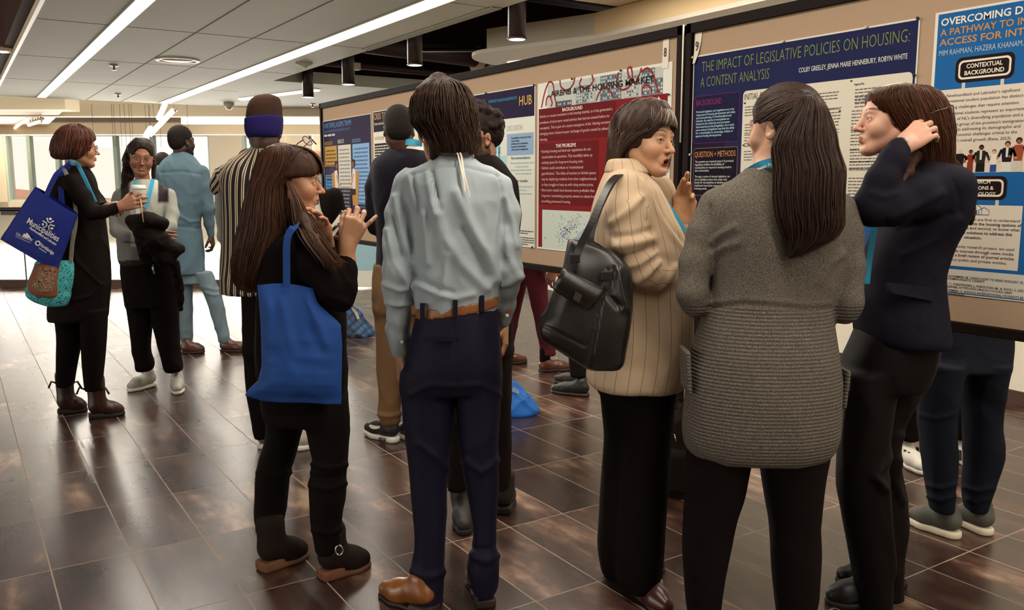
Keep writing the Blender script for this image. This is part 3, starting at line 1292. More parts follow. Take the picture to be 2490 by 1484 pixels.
class Poster:
    def __init__(s, y_left, y_right, z_top, z_bot, label, paper, slant=0.):
        s.root = empty('research_poster', (BX - .003, y_left, z_bot))
        tag(s.root, label, 'poster', 'research posters pinned to the boards')
        s.yl, s.zb, s.w, s.h = y_left, z_bot, y_left - y_right, z_top - z_bot
        b = MB()
        b.box((-.0015, -s.w, 0), (.0015, 0, s.h))
        b.build('sheet', mat('paper_' + paper.strip('#'), paper, .55, .3), s.root)
        s.layers = {}
        s.mats = {}
        s.z = .0018

    def L(s, name):
        if name not in s.layers:
            s.layers[name] = MB()
            s.mats[name] = []
        return s.layers[name]

    def mi(s, name, col):
        m = mat('ink_' + col.strip('#'), col, .65, .08)
        if m not in s.mats[name]:
            s.mats[name].append(m)
        return s.mats[name].index(m)

    def pt(s, y, z, k):
        return (-s.z - k * .00035, y - s.yl, z - s.zb)

    def poly(s, pts, col, k=0, layer='colour_panels'):
        """pts (Y,Z) seen clockwise or not; drawn flat"""
        b = s.L(layer)
        vs = [s.pt(y, z, k) for (y, z) in pts]
        a = sum(pts[i][0] * pts[(i + 1) % len(pts)][1] - pts[(i + 1) % len(pts)][0] * pts[i][1] for i in range(len(pts)))
        f = tuple(range(len(vs)))
        b.add(vs, [f if a < 0 else f[::-1]], s.mi(layer, col))

    def rect(s, y0, z0, y1, z1, col, k=0, layer='colour_panels', r=0.):
        y0, y1 = max(y0, y1), min(y0, y1)
        z0, z1 = min(z0, z1), max(z0, z1)
        if not r:
            return s.poly([(y0, z0), (y1, z0), (y1, z1), (y0, z1)], col, k, layer)
        pts = []
        for (cy, cz, a0) in ((y1 + r, z0 + r, 180), (y0 - r, z0 + r, 270), (y0 - r, z1 - r, 0), (y1 + r, z1 - r, 90)):
            for i in range(6):
                a = math.radians(a0 + 18 * i)
                pts.append((cy + r * math.cos(a), cz + r * math.sin(a)))
        s.poly(pts, col, k, layer)

    def outline(s, y0, z0, y1, z1, col, t, fill, k=0, r=.02):
        s.rect(y0, z0, y1, z1, col, k, r=r)
        y0, y1 = max(y0, y1), min(y0, y1)
        z0, z1 = min(z0, z1), max(z0, z1)
        s.rect(y0 - t, z0 + t, y1 + t, z1 - t, fill, k + 1, r=max(r - t, .002))

    def disc(s, y, z, r, col, k=0, layer='colour_panels', n=16, rz=None):
        s.poly([(y + r * math.cos(2 * math.pi * i / n), z + (rz or r) * math.sin(2 * math.pi * i / n)) for i in range(n)], col, k, layer)

    def stroke(s, pts, w, col, k=0, layer='illustration'):
        A = np.array(pts, float)
        t = np.gradient(A, axis=0) if len(A) > 2 else np.repeat(A[1:] - A[:1], 2, 0)
        t /= np.linalg.norm(t, axis=1)[:, None] + 1e-9
        n = np.stack([-t[:, 1], t[:, 0]], 1) * w / 2
        b = s.L(layer)
        vs = [s.pt(*q, k) for q in A - n] + [s.pt(*q, k) for q in A + n]
        m = len(A)
        b.add(vs, [(i, m + i, m + i + 1, i + 1) for i in range(m - 1)], s.mi(layer, col))

    def text(s, t, y, z, cap, col, width=None, weight=0., k=4, layer='lettering', align='l', sp=1., shear=0.):
        """baseline starts at (Y,Z); cap height in m; width squeezes the line to fit"""
        v, f = text_mesh(t, weight, sp, shear)
        if not len(v):
            return
        sc = cap / CAP
        x0, x1 = v[:, 0].min(), v[:, 0].max()
        sx = sc if width is None else width / max(x1 - x0, 1e-6)
        w = (x1 - x0) * sx
        yy = y if align == 'l' else (y + w / 2 if align == 'c' else y + w)
        b = s.L(layer)
        vs = [s.pt(yy - (p[0] - x0) * sx, z + p[1] * sc, k) for p in v]
        b.add(vs, f, s.mi(layer, col))

    def px(s, t, a, xr, cap_px, col, weight=0., **kw):
        """fit a line of lettering between pixel columns a[0]..xr with baseline through pixel a"""
        y, z = bp(*a)
        y2 = bp(xr, a[1])[0]
        s.text(t, y, z, cap_px * bscale(*a), col, y - y2, weight, **kw)

    def grey_lines(s, y0, y1, z0, n, pitch, h, col, seed=0, last=.6, k=4):
        """small print too small to read in the photo: strokes the length of words"""
        rs = random.Random(seed)
        for i in range(n):
            z = z0 - i * pitch
            y = y0
            end = y1 if i < n - 1 else y0 - (y0 - y1) * last
            while y > end + h:
                w = h * rs.uniform(1.5, 6)
                w = min(w, y - end)
                s.rect(y, z, y - w, z + h, col, k, 'small_print')
                y -= w + h * .8

    def pins(s, pts, col='#2a1a16'):
        for (y, z) in pts:
            b = MB()
            b.lathe([(.0035, 0), (.0035, .006), (.006, .008), (.006, .012)], n=10)
            b.build('pin', mat('pin_' + col.strip('#'), col, .4), s.root, M=Matrix.Translation((-.002, y - s.yl, z - s.zb)) @ Matrix.Rotation(-math.pi / 2, 4, 'Y'))

    def done(s):
        for n, b in s.layers.items():
            b.build(n, s.mats[n], s.root)


NAVY, OFFW = '#1f2140', '#d9d3c2'

# --- "The impact of legislative policies on housing"
p = Poster(3.090, 1.931, 2.006, 1.0, 'dark blue housing policy poster behind the ponytail woman', '#d8d2c4')
p.rect(3.084, 1.006, 1.937, 1.999, '#20244a')
p.rect(3.084, 1.006, 2.87, 1.80, '#1d1730', 1)
G1 = '#7c8a4a'
p.px('THE IMPACT OF LEGISLATIVE POLICIES ON HOUSING:', (1707, 176), 2208, 26, G1, -.012)
p.px('A CONTENT ANALYSIS', (1704, 213), 1870, 25, G1, -.012)
p.px('COLBY GREELEY, JENNA MARIE HENNEBURY, ROBYN WHITE', (1943, 177), 2205, 12, '#d8d6cc', .004)
yl, zt_ = bp(1808, 222)
yr = bp(2221, 172)[0]
zb_ = bp(2056, 478)[1]
p.rect(yl, zb_, yr, zt_, '#d5cdba', 1, r=.02)
p.rect(3.084, 1.006, 1.937, zb_ - .035, '#2a5a90', 1)
ya, za = bp(1690, 235)
yb, zb1 = bp(1800, 221)[0], bp(1688, 350)[1]
p.outline(ya, za, yb, zb1, '#6b2a5a', .0022, '#1d1a3a', 2, .012)
p.px('BACKGROUND', (1694, 258), 1755, 14, '#8a2a60', 0)
for i, t in enumerate(('Provincial legislation and regulations are a key', 'component of housing development and urban', 'and rural planning. In Newfoundland and', 'Labrador, the majority of municipalities are',
                       'limited to the authority and processes', 'determined by provincial legislation. As a result,', 'some sections of legislation may limit the ability', 'for a municipality to encourage, initiate or', 'approve housing developments.')):
    p.px(t, (1694 - .2 * i, 275.5 + 7.3 * i), (1786, 1788, 1779, 1774, 1775, 1786, 1786, 1783, 1755)[i], 5.2, '#a9cdd2', .012)
ya, za = bp(1688, 361)
yb, zb1 = bp(1795, 353)[0], bp(1682, 475)[1]
p.outline(ya, za, yb, zb1, '#a86a3a', .0022, '#17111f', 2, .012)
p.px('QUESTION + METHODS', (1690, 383), 1789, 14, '#c98a4c', 0)
for i, t in enumerate(('The question our research poses is if provincial', 'legislation inhibits the flexibility of', 'municipalities to respond to housing needs in', 'their communities.', '', 'Through a review of relevant legislation, we', 'aim to highlight sections that create road', 'blocks for municipalities to develop and', 'implement innovative responses to', 'housing needs.')):
    if t:
        p.px(t, (1691 - .2 * i, 396 + 7.2 * i), (1784, 1762, 1779, 1725, 0, 1775, 1768, 1768, 1762, 1720)[i], 5.2, '#c3c6bb', .012)
p.px('INITIAL FINDINGS', (1811, 244), 1897, 16, '#1d1a22', -.008)
for (x0, x1, yy, n, sd) in ((1812, 1850, 262, 4, 1), (1812, 1848, 305, 4, 2), (1811, 1846, 330, 5, 3), (1810, 1842, 370, 4, 4), (1809, 1842, 425, 3, 5),
                            (1968, 2040, 232, 4, 6), (1968, 2044, 280, 6, 7), (1966, 2040, 320, 6, 8), (1966, 2042, 362, 4, 9),
                            (2080, 2190, 220, 5, 10), (2080, 2145, 238, 4, 11), (2072, 2180, 272, 7, 12), (2070, 2180, 315, 6, 13), (2068, 2180, 365, 5, 14), (2066, 2180, 395, 3, 15), (2064, 2170, 435, 6, 16)):
    y0, z0 = bp(x0, yy)
    y1 = bp(x1, yy)[0]
    p.grey_lines(y0, y1, z0, n, .0125, .0042, '#6b6460', sd)
p.px('Regional Plan', (2078, 208), 2102, 5, '#2a2426', .015)
p.px('MUNICIPALITIES ACT', (2016, 268), 2046, 5, '#2a2426', .02)
p.px('Control of development', (2067, 367), 2118, 5, '#2a2426', .015)
p.px('PROTECTED ROAD ZONING REGULATIONS', (2065, 415), 2150, 5, '#2a2426', .02)
for (x, y) in ((1809, 256), (1806, 358), (2068, 202), (2040, 275)):
    p.px('"', (x, y + 3), x + 5, 9, '#2a2426', .03)
p.pins([(1.936, 2.003), (1.936, 1.80)])
p.pins([(2.55, 2.003), (2.15, 2.003), (3.088, 2.0), (3.088, 1.54)], '#c9bfae')
p.done()

# --- "Overcoming ... A pathway to ... Access for ..."
p = Poster(1.872, .715, 2.012, 1.0, 'bright blue student housing poster at the edge of view behind the blazer woman', '#ddd6c8')
p.rect(1.860, 1.004, .727, 2.004, '#1f5f9c')
p.px('OVERCOMING DI', (2289, 64), 2492, 17.5, '#e8dfce', .02)
p.px('A PATHWAY TO IN', (2287, 89), 2497, 16.5, '#b98a5a', .02)
p.px('ACCESS FOR INTE', (2285, 113), 2503, 16.5, '#b98a5a', .02)
p.px('MIM RAHMAN, HAZERA KHANAM,', (2284, 137), 2487, 13.5, '#b8c4c6', -.004)


def road_sign(p, tl, br, yr):
    y0, z1 = bp(*tl)
    y1 = bp(yr, tl[1])[0]
    z0 = bp(*br)[1]
    p.rect(y0, z0, y1, z1, '#221311', 2, r=.022)
    p.rect(y0 - .011, z0 + .011, y1 + .011, z1 - .011, '#e2d8c8', 3, r=.017)
    p.rect(y0 - .018, z0 + .018, y1 + .018, z1 - .018, '#221311', 4, r=.012)
    return y0, z0, y1, z1


s_ = road_sign(p, (2326, 142), (2325, 203), 2469)
for f in (.16, .82):
    yy = s_[0] + (s_[2] - s_[0]) * f
    p.rect(yy + .006, s_[1] - .045, yy - .006, s_[1], '#c9c2b4', 1)
p.px('CONTEXTUAL', (2351, 166.5), 2438, 10.5, '#e6dccb', .022, k=6)
p.px('BACKGROUND', (2346, 183.5), 2442, 10.5, '#e6dccb', .022, k=6)
y0, z0 = bp(2279, 221)
zb1 = bp(2426, 419)[1]
p.rect(y0, zb1, 1.36, z0, '#d8cbbb', 2)
for za_, zb_2 in ((1.86, 1.56), (1.48, 1.20)):
    p.rect(1.28, zb_2, .78, za_, '#d8cbbb', 2)
    p.grey_lines(1.24, .82, za_ - .04, 9, .026, .010, '#6a5f5c', int(za_ * 50))
for t, xl, yl_, xr in (("Newfoundland and Labrador's significant", 2302, 237, 2480), ('international student population has distinct', 2293, 251, 2488), ('housing challenges that require attention.', 2297, 266, 2479),
                       ('International students represent an important', 2292, 281, 2490), ("segment of NL's diversifying population and a", 2291, 294.5, 2487), ("key target group of the province's immigration", 2290, 308, 2491),
                       ('strategy in addressing its demographic and', 2293, 320, 2481), ('socio-economic challenges critical to the', 2297, 332.5, 2473), ("region's overall growth (Rana, 2023).", 2301, 346, 2460)):
    p.px(t, (xl, yl_), xr, 7.2, '#4a4040', .004)


def little_person(p, x, ytop, ybot, hair, skin_, top, bottom, w=15):
    """a printed figure: head, hair, torso, arms, lower body"""
    sc = bscale(x, ytop)
    y, z1 = bp(x, ytop)
    z0 = bp(x, ybot)[1]
    h = z1 - z0
    W_ = w * sc
    hd = .10 * h
    p.disc(y, z1 - hd * .9, hd * .95, hair, 4, 'illustration', 12)
    p.disc(y, z1 - hd * 1.25, hd * .72, skin_, 5, 'illustration', 12)
    sh = z1 - hd * 2.15
    p.poly([(y + W_, sh - .008), (y + W_ * .7, sh), (y - W_ * .7, sh), (y - W_, sh - .008), (y - W_ * .75, z0 + h * .30), (y + W_ * .75, z0 + h * .30)], top, 4, 'illustration')
    p.stroke([(y + W_ * .95, sh - .006), (y + W_ * 1.5, sh - h * .30)], W_ * .45, top, 4)
    p.stroke([(y - W_ * .95, sh - .006), (y - W_ * 1.5, sh - h * .30)], W_ * .45, top, 4)
    p.disc(y + W_ * 1.55, sh - h * .33, W_ * .26, skin_, 5, 'illustration', 8)
    p.disc(y - W_ * 1.55, sh - h * .33, W_ * .26, skin_, 5, 'illustration', 8)
    p.poly([(y + W_ * .8, z0 + h * .32), (y - W_ * .8, z0 + h * .32), (y - W_ * .85, z0), (y + W_ * .85, z0)], bottom, 5, 'illustration')
    return y, sh, W_


for (x, yt, ha, sk_, to_, bo, w) in ((2313, 366, '#7a4a2a', '#b07850', '#d8cbbb', '#d8cbbb', 9), (2336, 362, '#d8c49a', '#e0b898', '#1d1614', '#1d1614', 12), (2362, 364, '#241612', '#6a3f2a', '#8a3320', '#8a3320', 9),
                                     (2388, 352, '#1d1210', '#5a3624', '#2a2522', '#1d1816', 13), (2419, 363, '#8a4a26', '#d8a888', '#e2d8c8', '#2a4a8a', 9), (2452, 343, '#3a1f14', '#b9805c', '#1f1a22', '#d8d2c6', 14), (2480, 334, '#2a1510', '#8a553a', '#9a4a30', '#c9bfae', 13)):
    y_, sh_, W_ = little_person(p, x, yt, 418, ha, sk_, to_, bo, w)
    if x in (2388, 2452):
        p.poly([(y_ + W_ * .22, sh_), (y_ - W_ * .22, sh_), (y_ - W_ * .18, sh_ - .032), (y_ + W_ * .18, sh_ - .032)], '#d8d2c6', 6, 'illustration')
s_ = road_sign(p, (2316, 429), (2449, 487), 2451)
p.rect(bp(2425, 490)[0] + .006, bp(2425, 500)[1], bp(2425, 490)[0] - .006, s_[1], '#c9c2b4', 1)
p.px('RESEARCH', (2347, 446.5), 2409, 8.6, '#e6dccb', .022, k=6)
p.px('QUESTIONS &', (2338, 461), 2417, 8.6, '#e6dccb', .022, k=6)
p.px('METHODOLOGY', (2332, 475), 2422, 8.6, '#e6dccb', .022, k=6)
y1, z1 = bp(2488, 501)
z0 = bp(2483, 660)[1]
p.rect(1.80, z0, y1, z1, '#d8cbbb', 2)
yh, zh = bp(2372, 522)
for q_, w_, h_ in ((-.030, .018, .026), (.030, .018, .026), (0, .022, .038)):
    p.stroke([(yh + q_ + w_, zh), (yh + q_ + w_, zh + h_ * .6), (yh + q_, zh + h_), (yh + q_ - w_, zh + h_ * .6), (yh + q_ - w_, zh), (yh + q_ + w_, zh)], .0022, '#2a5a8a', 4)
p.rect(yh + .006, zh, yh - .006, zh + .016, '#2a5a8a', 5)
for t, xl, yl_, xr, wt in (('research are first to understand', 2338, 536, 2481, .004), ('tion affects the housing options of', 2329, 546, 2485, .02), ('students and second, to know what', 2320, 556, 2481, .01), ('possible solutions to address this', 2314, 567, 2462, .02),
                           ('situation.', 2345, 580, 2387, .02), ('community research project, we used', 2303, 600.5, 2467, .004), ('ary data sources through news media', 2297, 611, 2466, .01), ('sis and a brief review of journal articles', 2292, 621, 2467, .014), ('various public and private entities.', 2298, 632.5, 2450, .004)):
    p.px(t, (xl, yl_), xr, 7., '#453b3a', wt)
y0, z1 = bp(2287, 652)
p.rect(1.852, 1.008, .735, z1, '#cfc8bb', 2)
for t, xl, yl_, xr in (("2019, NOVEMBER 28. 'LEARN HOW TO READ ENGLISH', EL", 2289, 672, 2491), ('ATION-HUMAN-RIGHTS-1.5346877', 2283, 677.5, 2395), ('HMAN, Y., CHRISTENSEN, J., FOROUTAN, M., & ZHOU, S. (202', 2284, 690, 2491), ('GEOGRAPHER. HTTPS://DOI.ORG/10.1111/CAG.12869', 2283, 697, 2462),
                       ('20, SEPTEMBER 12. SHOULD INTERNATIONAL STUDENTS BE', 2285, 706, 2491), ('USING-SHORTAGE.', 2284, 713, 2347)):
    p.px(t, (xl, yl_), xr, 5.4, '#3d3634', .012)
p.done()

# --- the red short-term rental poster
p = Poster(4.405, 3.235, 2.0, 1.0, 'red and white housing market poster behind the beige blazer woman', '#dcd8cc')
zt1 = bp(1312, 266)[1]
RED, DRED = '#7e1a1e', '#641417'
p.rect(4.392, 1.012, 3.262, zt1, RED)
# grey photo strip with buildings and red loops
p.rect(4.30, zt1, 3.30, 1.985, '#b9bdb6', 0)
rs = random.Random(4)
for (ya, yb, z1) in ((4.02, 3.90, 1.95), (3.89, 3.84, 1.985), (3.80, 3.62, 1.985), (3.60, 3.48, 1.965), (3.46, 3.36, 1.985), (4.22, 4.06, 1.88), (3.36, 3.30, 1.93)):
    p.rect(ya, zt1, yb, z1, rs.choice(['#6f7a80', '#8b9496', '#a6aaa6', '#565f68']), 1, 'illustration')
    z = zt1 + .01
    while z < z1 - .012:
        y = ya - .008
        while y > yb + .012:
            p.rect(y, z, y - .011, z + .009, rs.choice(['#d0d2cb', '#4a525a', '#c2c6c0']), 2, 'illustration')
            y -= .019
        z += .018


def loop(p, pts, w=.011):
    """smooth red road line through pixel points"""
    Q = [np.array(bp(*q)) for q in pts]
    out = []
    for i in range(len(Q) - 1):
        a, b_, c, d = Q[max(i - 1, 0)], Q[i], Q[i + 1], Q[min(i + 2, len(Q) - 1)]
        for t in np.linspace(0, 1, 7)[:-1]:
            out.append(.5 * (2 * b_ + (c - a) * t + (2 * a - 5 * b_ + 4 * c - d) * t * t + (-a + 3 * b_ - 3 * c + d) * t ** 3))
    out.append(Q[-1])
    p.stroke([tuple(o) for o in out], w, '#8a2a2a', 3)


loop(p, [(1317, 262), (1325, 225), (1335, 201), (1345, 205), (1350, 240), (1356, 258)])
loop(p, [(1328, 258), (1330, 240), (1337, 234), (1343, 250), (1340, 259)])
loop(p, [(1362, 195), (1365, 212), (1380, 220), (1394, 205), (1398, 188)])
loop(p, [(1440, 182), (1442, 200), (1425, 215), (1410, 206), (1415, 190)])
loop(p, [(1450, 245), (1458, 225), (1472, 212), (1484, 222), (1492, 238)])
loop(p, [(1505, 176), (1500, 200), (1510, 218), (1530, 212), (1538, 190), (1535, 165), (1527, 168), (1530, 185), (1545, 200), (1556, 180), (1560, 165)])
loop(p, [(1560, 175), (1575, 166), (1588, 180), (1596, 205), (1602, 226)])
loop(p, [(1562, 230), (1563, 214), (1574, 207), (1584, 216), (1584, 228)])
p.px('AIRBNB & THE HOUSING MARKET', (1340, 236), 1590, 14.5, '#221512', .012, k=6)
ya, yb = 4.388, bp(1497, 243)[0]
p.rect(ya, bp(1313, 345)[1], yb, zt1, DRED, 1)
p.px('BACKGROUND', (1368, 271), 1417, 8.5, '#e8d8cc', .02)
for t, y_, xr in (('Airbnb is a recent revolution in the housing market, as it has generated a', 287.5, 1490), ('prevalence of short-term rental services that had not existed before its', 302, 1482), ("conception. This is part of a recent emergence of the 'sharing economy', an", 315.5, 1496), ('emerging sector of peer-to-peer exchange of goods created by advances in', 329, 1493), ('technology.', 343, 1332)):
    p.px(t, (1313, y_), xr, 7., '#d9b8b0', .0)
yb = bp(1456, 342)[0]
p.rect(ya, bp(1312, 497)[1], yb, bp(1313, 350)[1], DRED, 1)
p.px('THE PROBLEMS', (1352, 359), 1401, 8.5, '#e8d8cc', .02)
for i, (t, xr) in enumerate((('\u2022 Existing housing and land-use regulations do not', 1437), ('accomodate its operation. This inevidibly takes up', 1441), ('existing space for long-term housing units.', 1419), ("\u2022 Airbnb could contribute to 'transnational", 1418.5), ("gentrification'. The influx of tourists to Airbnb spaces", 1450), ('may be displacing residents from their neighbourhoods', 1451), ('as they struggle to keep up with rising market prices.', 1444), ('\u2022 Short-term rentals have become more profitable than', 1446), ('long-term, incentivizing property owners to refrain from', 1449), ('providing permanent housing.', 1388))):
    p.px(t, (1315 if t[0] == '\u2022' else 1318, 372 + 13.35 * i), xr, 7., '#d9b8b0', .0)
# map with blue dots
y0, z1 = bp(1319, 510)
y1, z0 = bp(1478, 510)[0], bp(1319, 601)[1]
p.rect(y0, z0, y1, z1, '#c6cfc4', 1)
p.poly([(y0 - .30, z0), (y0 - .36, z0 + .10), (y0 - .45, z0 + .15), (y0 - .52, z0 + .13), (y1, z0 + .17), (y1, z0 + .10), (y0 - .50, z0 + .07), (y0 - .44, z0)], '#9fb9c4', 2, 'illustration')
rs = random.Random(9)
for i in range(170):
    t = rs.gauss(.5, .22)
    yy = y0 - .14 - .26 * t + rs.gauss(0, .03)
    zz = z0 + .02 + .20 * t + rs.gauss(0, .022)
    if y1 + .01 < yy < y0 - .01 and z0 + .01 < zz < z1 - .01:
        p.disc(yy, zz, rs.uniform(.0018, .0036), '#2f3f86', 4, 'illustration', 6)
for i in range(30):
    yy, zz = rs.uniform(y1 + .02, y0 - .02), rs.uniform(z0 + .02, z1 - .02)
    p.disc(yy, zz, rs.uniform(.003, .008), '#8fb5a4', 3, 'illustration', 7)
# right column: house signs, donut
for (x, y_) in ((1513, 275), (1602, 247)):
    c_, d_ = bp(x, y_)
    p.poly([(c_ + .022, d_), (c_, d_ + .026), (c_ - .022, d_), (c_ - .014, d_), (c_ - .014, d_ - .05), (c_ + .014, d_ - .05), (c_ + .014, d_)], '#d9c4bb', 3, 'illustration')
c_, d_ = bp(1598, 463)
for i in range(14):
    a0, a1 = math.radians(90 - 15 * i), math.radians(90 - 15 * (i + 1))
    p.poly([(c_ - .052 * math.cos(a0), d_ + .052 * math.sin(a0)), (c_ - .052 * math.cos(a1), d_ + .052 * math.sin(a1)), (c_ - .036 * math.cos(a1), d_ + .036 * math.sin(a1)), (c_ - .036 * math.cos(a0), d_ + .036 * math.sin(a0))], '#d9c4bb', 3, 'illustration')
p.px('1%', (1591, 467), 1606, 9, '#e0cdc4', .01)
p.px('(lowest)', (1585, 428), 1607, 6, '#e0cdc4', .01)
p.pins([(3.25, 1.84), (3.25, 1.40), (4.05, 1.995), (3.62, 1.995)])
p.done()

# --- white poster with the gold HUB mark
p = Poster(5.585, 4.432, 2.0, 1.0, 'white poster with navy header and gold lettering behind the curly haired man', '#d8d8cc')
zh = bp(1303, 281)[1]
p.rect(5.575, zh, 4.440, 1.994, '#231a38')
p.px('NORTH EAST AVALON IN ALLEVIATING THE', (1189, 251), 1257, 6.8, '#3f8fb4', .018)
p.px('HUB', (1263, 257), 1294, 23, '#c9a04c', .012)
p.px('DISCUSSION', (1233, 319), 1271, 13, '#a8b4b8', -.014)
y0, z1 = bp(1233, 327)
y1, z0 = bp(1298, 322)[0], bp(1233, 379)[1]
p.rect(y0, z0, y1, z1, '#8fa8c4', 1)
for i, t in enumerate(('- Accessibility to school and work', '- Cost savings', '- Infrastructure investment', '- Economic development', '- Urban sprawl management')):
    p.px(t, (1242, 338.5 + 7 * i), (1292, 1263, 1284, 1280, 1285)[i], 4.6, '#28314c', .02)
p.px('Recommendations', (1244, 388), 1290, 7, '#35608a', .004)
for i, t in enumerate(('Improve zoning and public transit', 'routes and times', 'Increase the number of metro', 'buses to increase efficiency')):
    p.px(t, (1242 if i % 2 == 0 else 1254, 399 + 8.5 * i), (1298, 1285, 1294, 1293)[i], 4.6, '#7fb4bc', .0)
p.px('Other benefits', (1249, 443), 1284, 7, '#35608a', .004)
for i, t in enumerate(('Reducing overdependence on', 'private cars', 'Reducing climate impact')):
    p.px(t, (1254 if i != 1 else 1263, 455.5 + 8.5 * i), (1297, 1281, 1293)[i], 4.6, '#7fb4bc', .0)
p.rect(bp(1180, 380)[0], bp(1200, 425)[1], bp(1232, 380)[0], bp(1232, 379)[1], '#a8d0d4', 1)
for x in (1197, 1205, 1214):
    yy, zz = bp(x, 352)
    for dz in (0, .115):
        if dz:
            p.poly([(yy + .016, zz + .10), (yy, zz + .135), (yy - .016, zz + .10), (yy - .011, zz + .10), (yy - .011, zz + .07), (yy + .011, zz + .07), (yy + .011, zz + .10)], '#3f94bc', 3, 'illustration')
        else:
            p.disc(yy, zz, .009, '#3f94bc', 3, 'illustration', 10)
            p.poly([(yy + .014, zz - .012), (yy - .014, zz - .012), (yy - .012, zz - .055), (yy + .012, zz - .055)], '#3f94bc', 3, 'illustration')
            p.stroke([(yy + .006, zz - .05), (yy + .007, zz - .105)], .008, '#3f94bc', 3)
            p.stroke([(yy - .006, zz - .05), (yy - .007, zz - .105)], .008, '#3f94bc', 3)
for z_, n_ in ((562, 2), (578, 4)):
    y0, z0 = bp(1262, z_)
    p.grey_lines(y0, bp(1299, z_)[0], z0, n_, .014, .006, '#5c5a5c', z_)
p.pins([(4.436, 1.996), (4.45, 1.005), (5.0, 1.996)])
p.done()

# --- "Crisis to ..." poster, mostly hidden
p = Poster(6.850, 5.690, 2.0, 1.0, 'white poster with black header behind the navy sweater man', '#d9d4c4')
zh = bp(910, 322)[1]
p.rect(6.842, zh, 5.698, 1.994, '#1e1524')
p.px('CRISIS TO', (910, 292), 938, 16, '#c8a878', .0)
p.px('ES', (982, 272), 992, 11, '#c8a878', .0)
p.px('International', (911, 305), 934, 6.5, '#d8d0c4', .01)
p.px('and Ind', (996, 289), 1018, 6.5, '#8fb4c4', .01)
p.px('BACKGROUND', (912, 341), 935, 8, '#c8b48c', .01)
p.rect(bp(911, 351)[0], bp(911, 385)[1], bp(1010, 340)[0], bp(911, 350)[1], '#231820', 1)
y0, z0 = bp(912, 358)
p.grey_lines(y0, bp(1008, 350)[0], z0, 6, .022, .010, '#cfc6ba', 3)
p.rect(6.80, 1.1, 6.3, 1.50, '#c9c0ac', 1)
p.done()

# --- "Home turmoil, academic triumph"
p = Poster(8.020, 6.890, 1.992, 1.0, 'dark purple poster with two seated figures at the far end of the boards', '#cfc9bc')
p.rect(8.012, bp(893, 522)[1], 6.898, 1.986, '#241a3a')
p.px('HOME TURMOIL, ACADEMIC TRIUMPH', (789, 313), 855, 12, '#5f86b4', .012)
p.px('RESILIENCE AND PERSEVERANCE OF INTERNATIONAL STUDENTS', (789, 324), 852, 6, '#4f6f9c', .01)
y0, z0 = bp(789, 333)
p.grey_lines(y0, bp(815, 330)[0], z0, 1, .02, .018, '#c4c0c4', 5, 1)
p.px('BACKGROUND', (790, 354), 809, 9, '#a88a4c', .01)
p.px('RESULTS', (822, 349), 837, 9, '#d0ccc8', .01)
p.px('DISCUSSION', (857, 347), 877, 9, '#6f94c4', .01)
p.px('QUESTION + METHODS', (791, 420), 819, 9, '#4f62b0', .01)


def pan(x0, y0_, x1, y1_, col, n, c2, sd, k=1):
    a_, zt2 = bp(x0, y0_)
    b2 = bp(x1, y0_)[0]
    zb2 = bp(x0, y1_)[1]
    p.rect(a_, zb2, b2, zt2, col, k)
    p.grey_lines(a_ - .03, b2 + .03, zt2 - .05, n, .034, .013, c2, sd)


pan(790, 357, 819, 406, '#b98f45', 9, '#5d4524', 1)
pan(822, 354, 853, 458, '#cfcabc', 20, '#8b8a86', 2)
pan(857, 351, 898, 496, '#84aad0', 17, '#4a6a9a', 3)
pan(792, 425, 812, 466, '#4f8ac4', 8, '#2c5c96', 4)
# two seated people in tan armchairs
for (x, m_) in ((826, 1), (857, -1)):
    sc = bscale(x, 440)
    y_, z_ = bp(x, 500)
    C = lambda a, b2: (y_ + m_ * a, z_ + b2)
    p.poly([C(.02, .0), C(.14, .0), C(.17, .30), C(.10, .31), C(.07, .16), C(.0, .14)], '#b9853e', 5, 'illustration')
    p.poly([C(.15, .0), C(.17, -.05), C(.15, -.05), C(.13, 0)], '#9a6a2e', 5, 'illustration')
    p.poly([C(.09, .14), C(.10, .32), C(.03, .33), C(.0, .20), C(.02, .14)], '#d8d0c8', 6, 'illustration')
    p.disc(*C(.055, .375), .038, '#2a1512', 6, 'illustration')
    p.disc(*C(.040, .365), .027, '#8a5538', 7, 'illustration')
    p.poly([C(.09, .15), C(-.03, .15), C(-.05, .09), C(-.06, -.08), C(-.035, -.08), C(-.01, .09), C(.09, .10)], '#1d1318', 7, 'illustration')
    p.stroke([C(.05, .28), C(.0, .19), C(-.05, .20)], .022, '#b98a6c', 7)
p.px('8', (875, 541), 881, 12, '#2a2022', .02)
p.rect(bp(887, 530)[0], bp(887, 538)[1], bp(894, 530)[0], bp(887, 526)[1], '#6a2a2a', 1)
p.done()

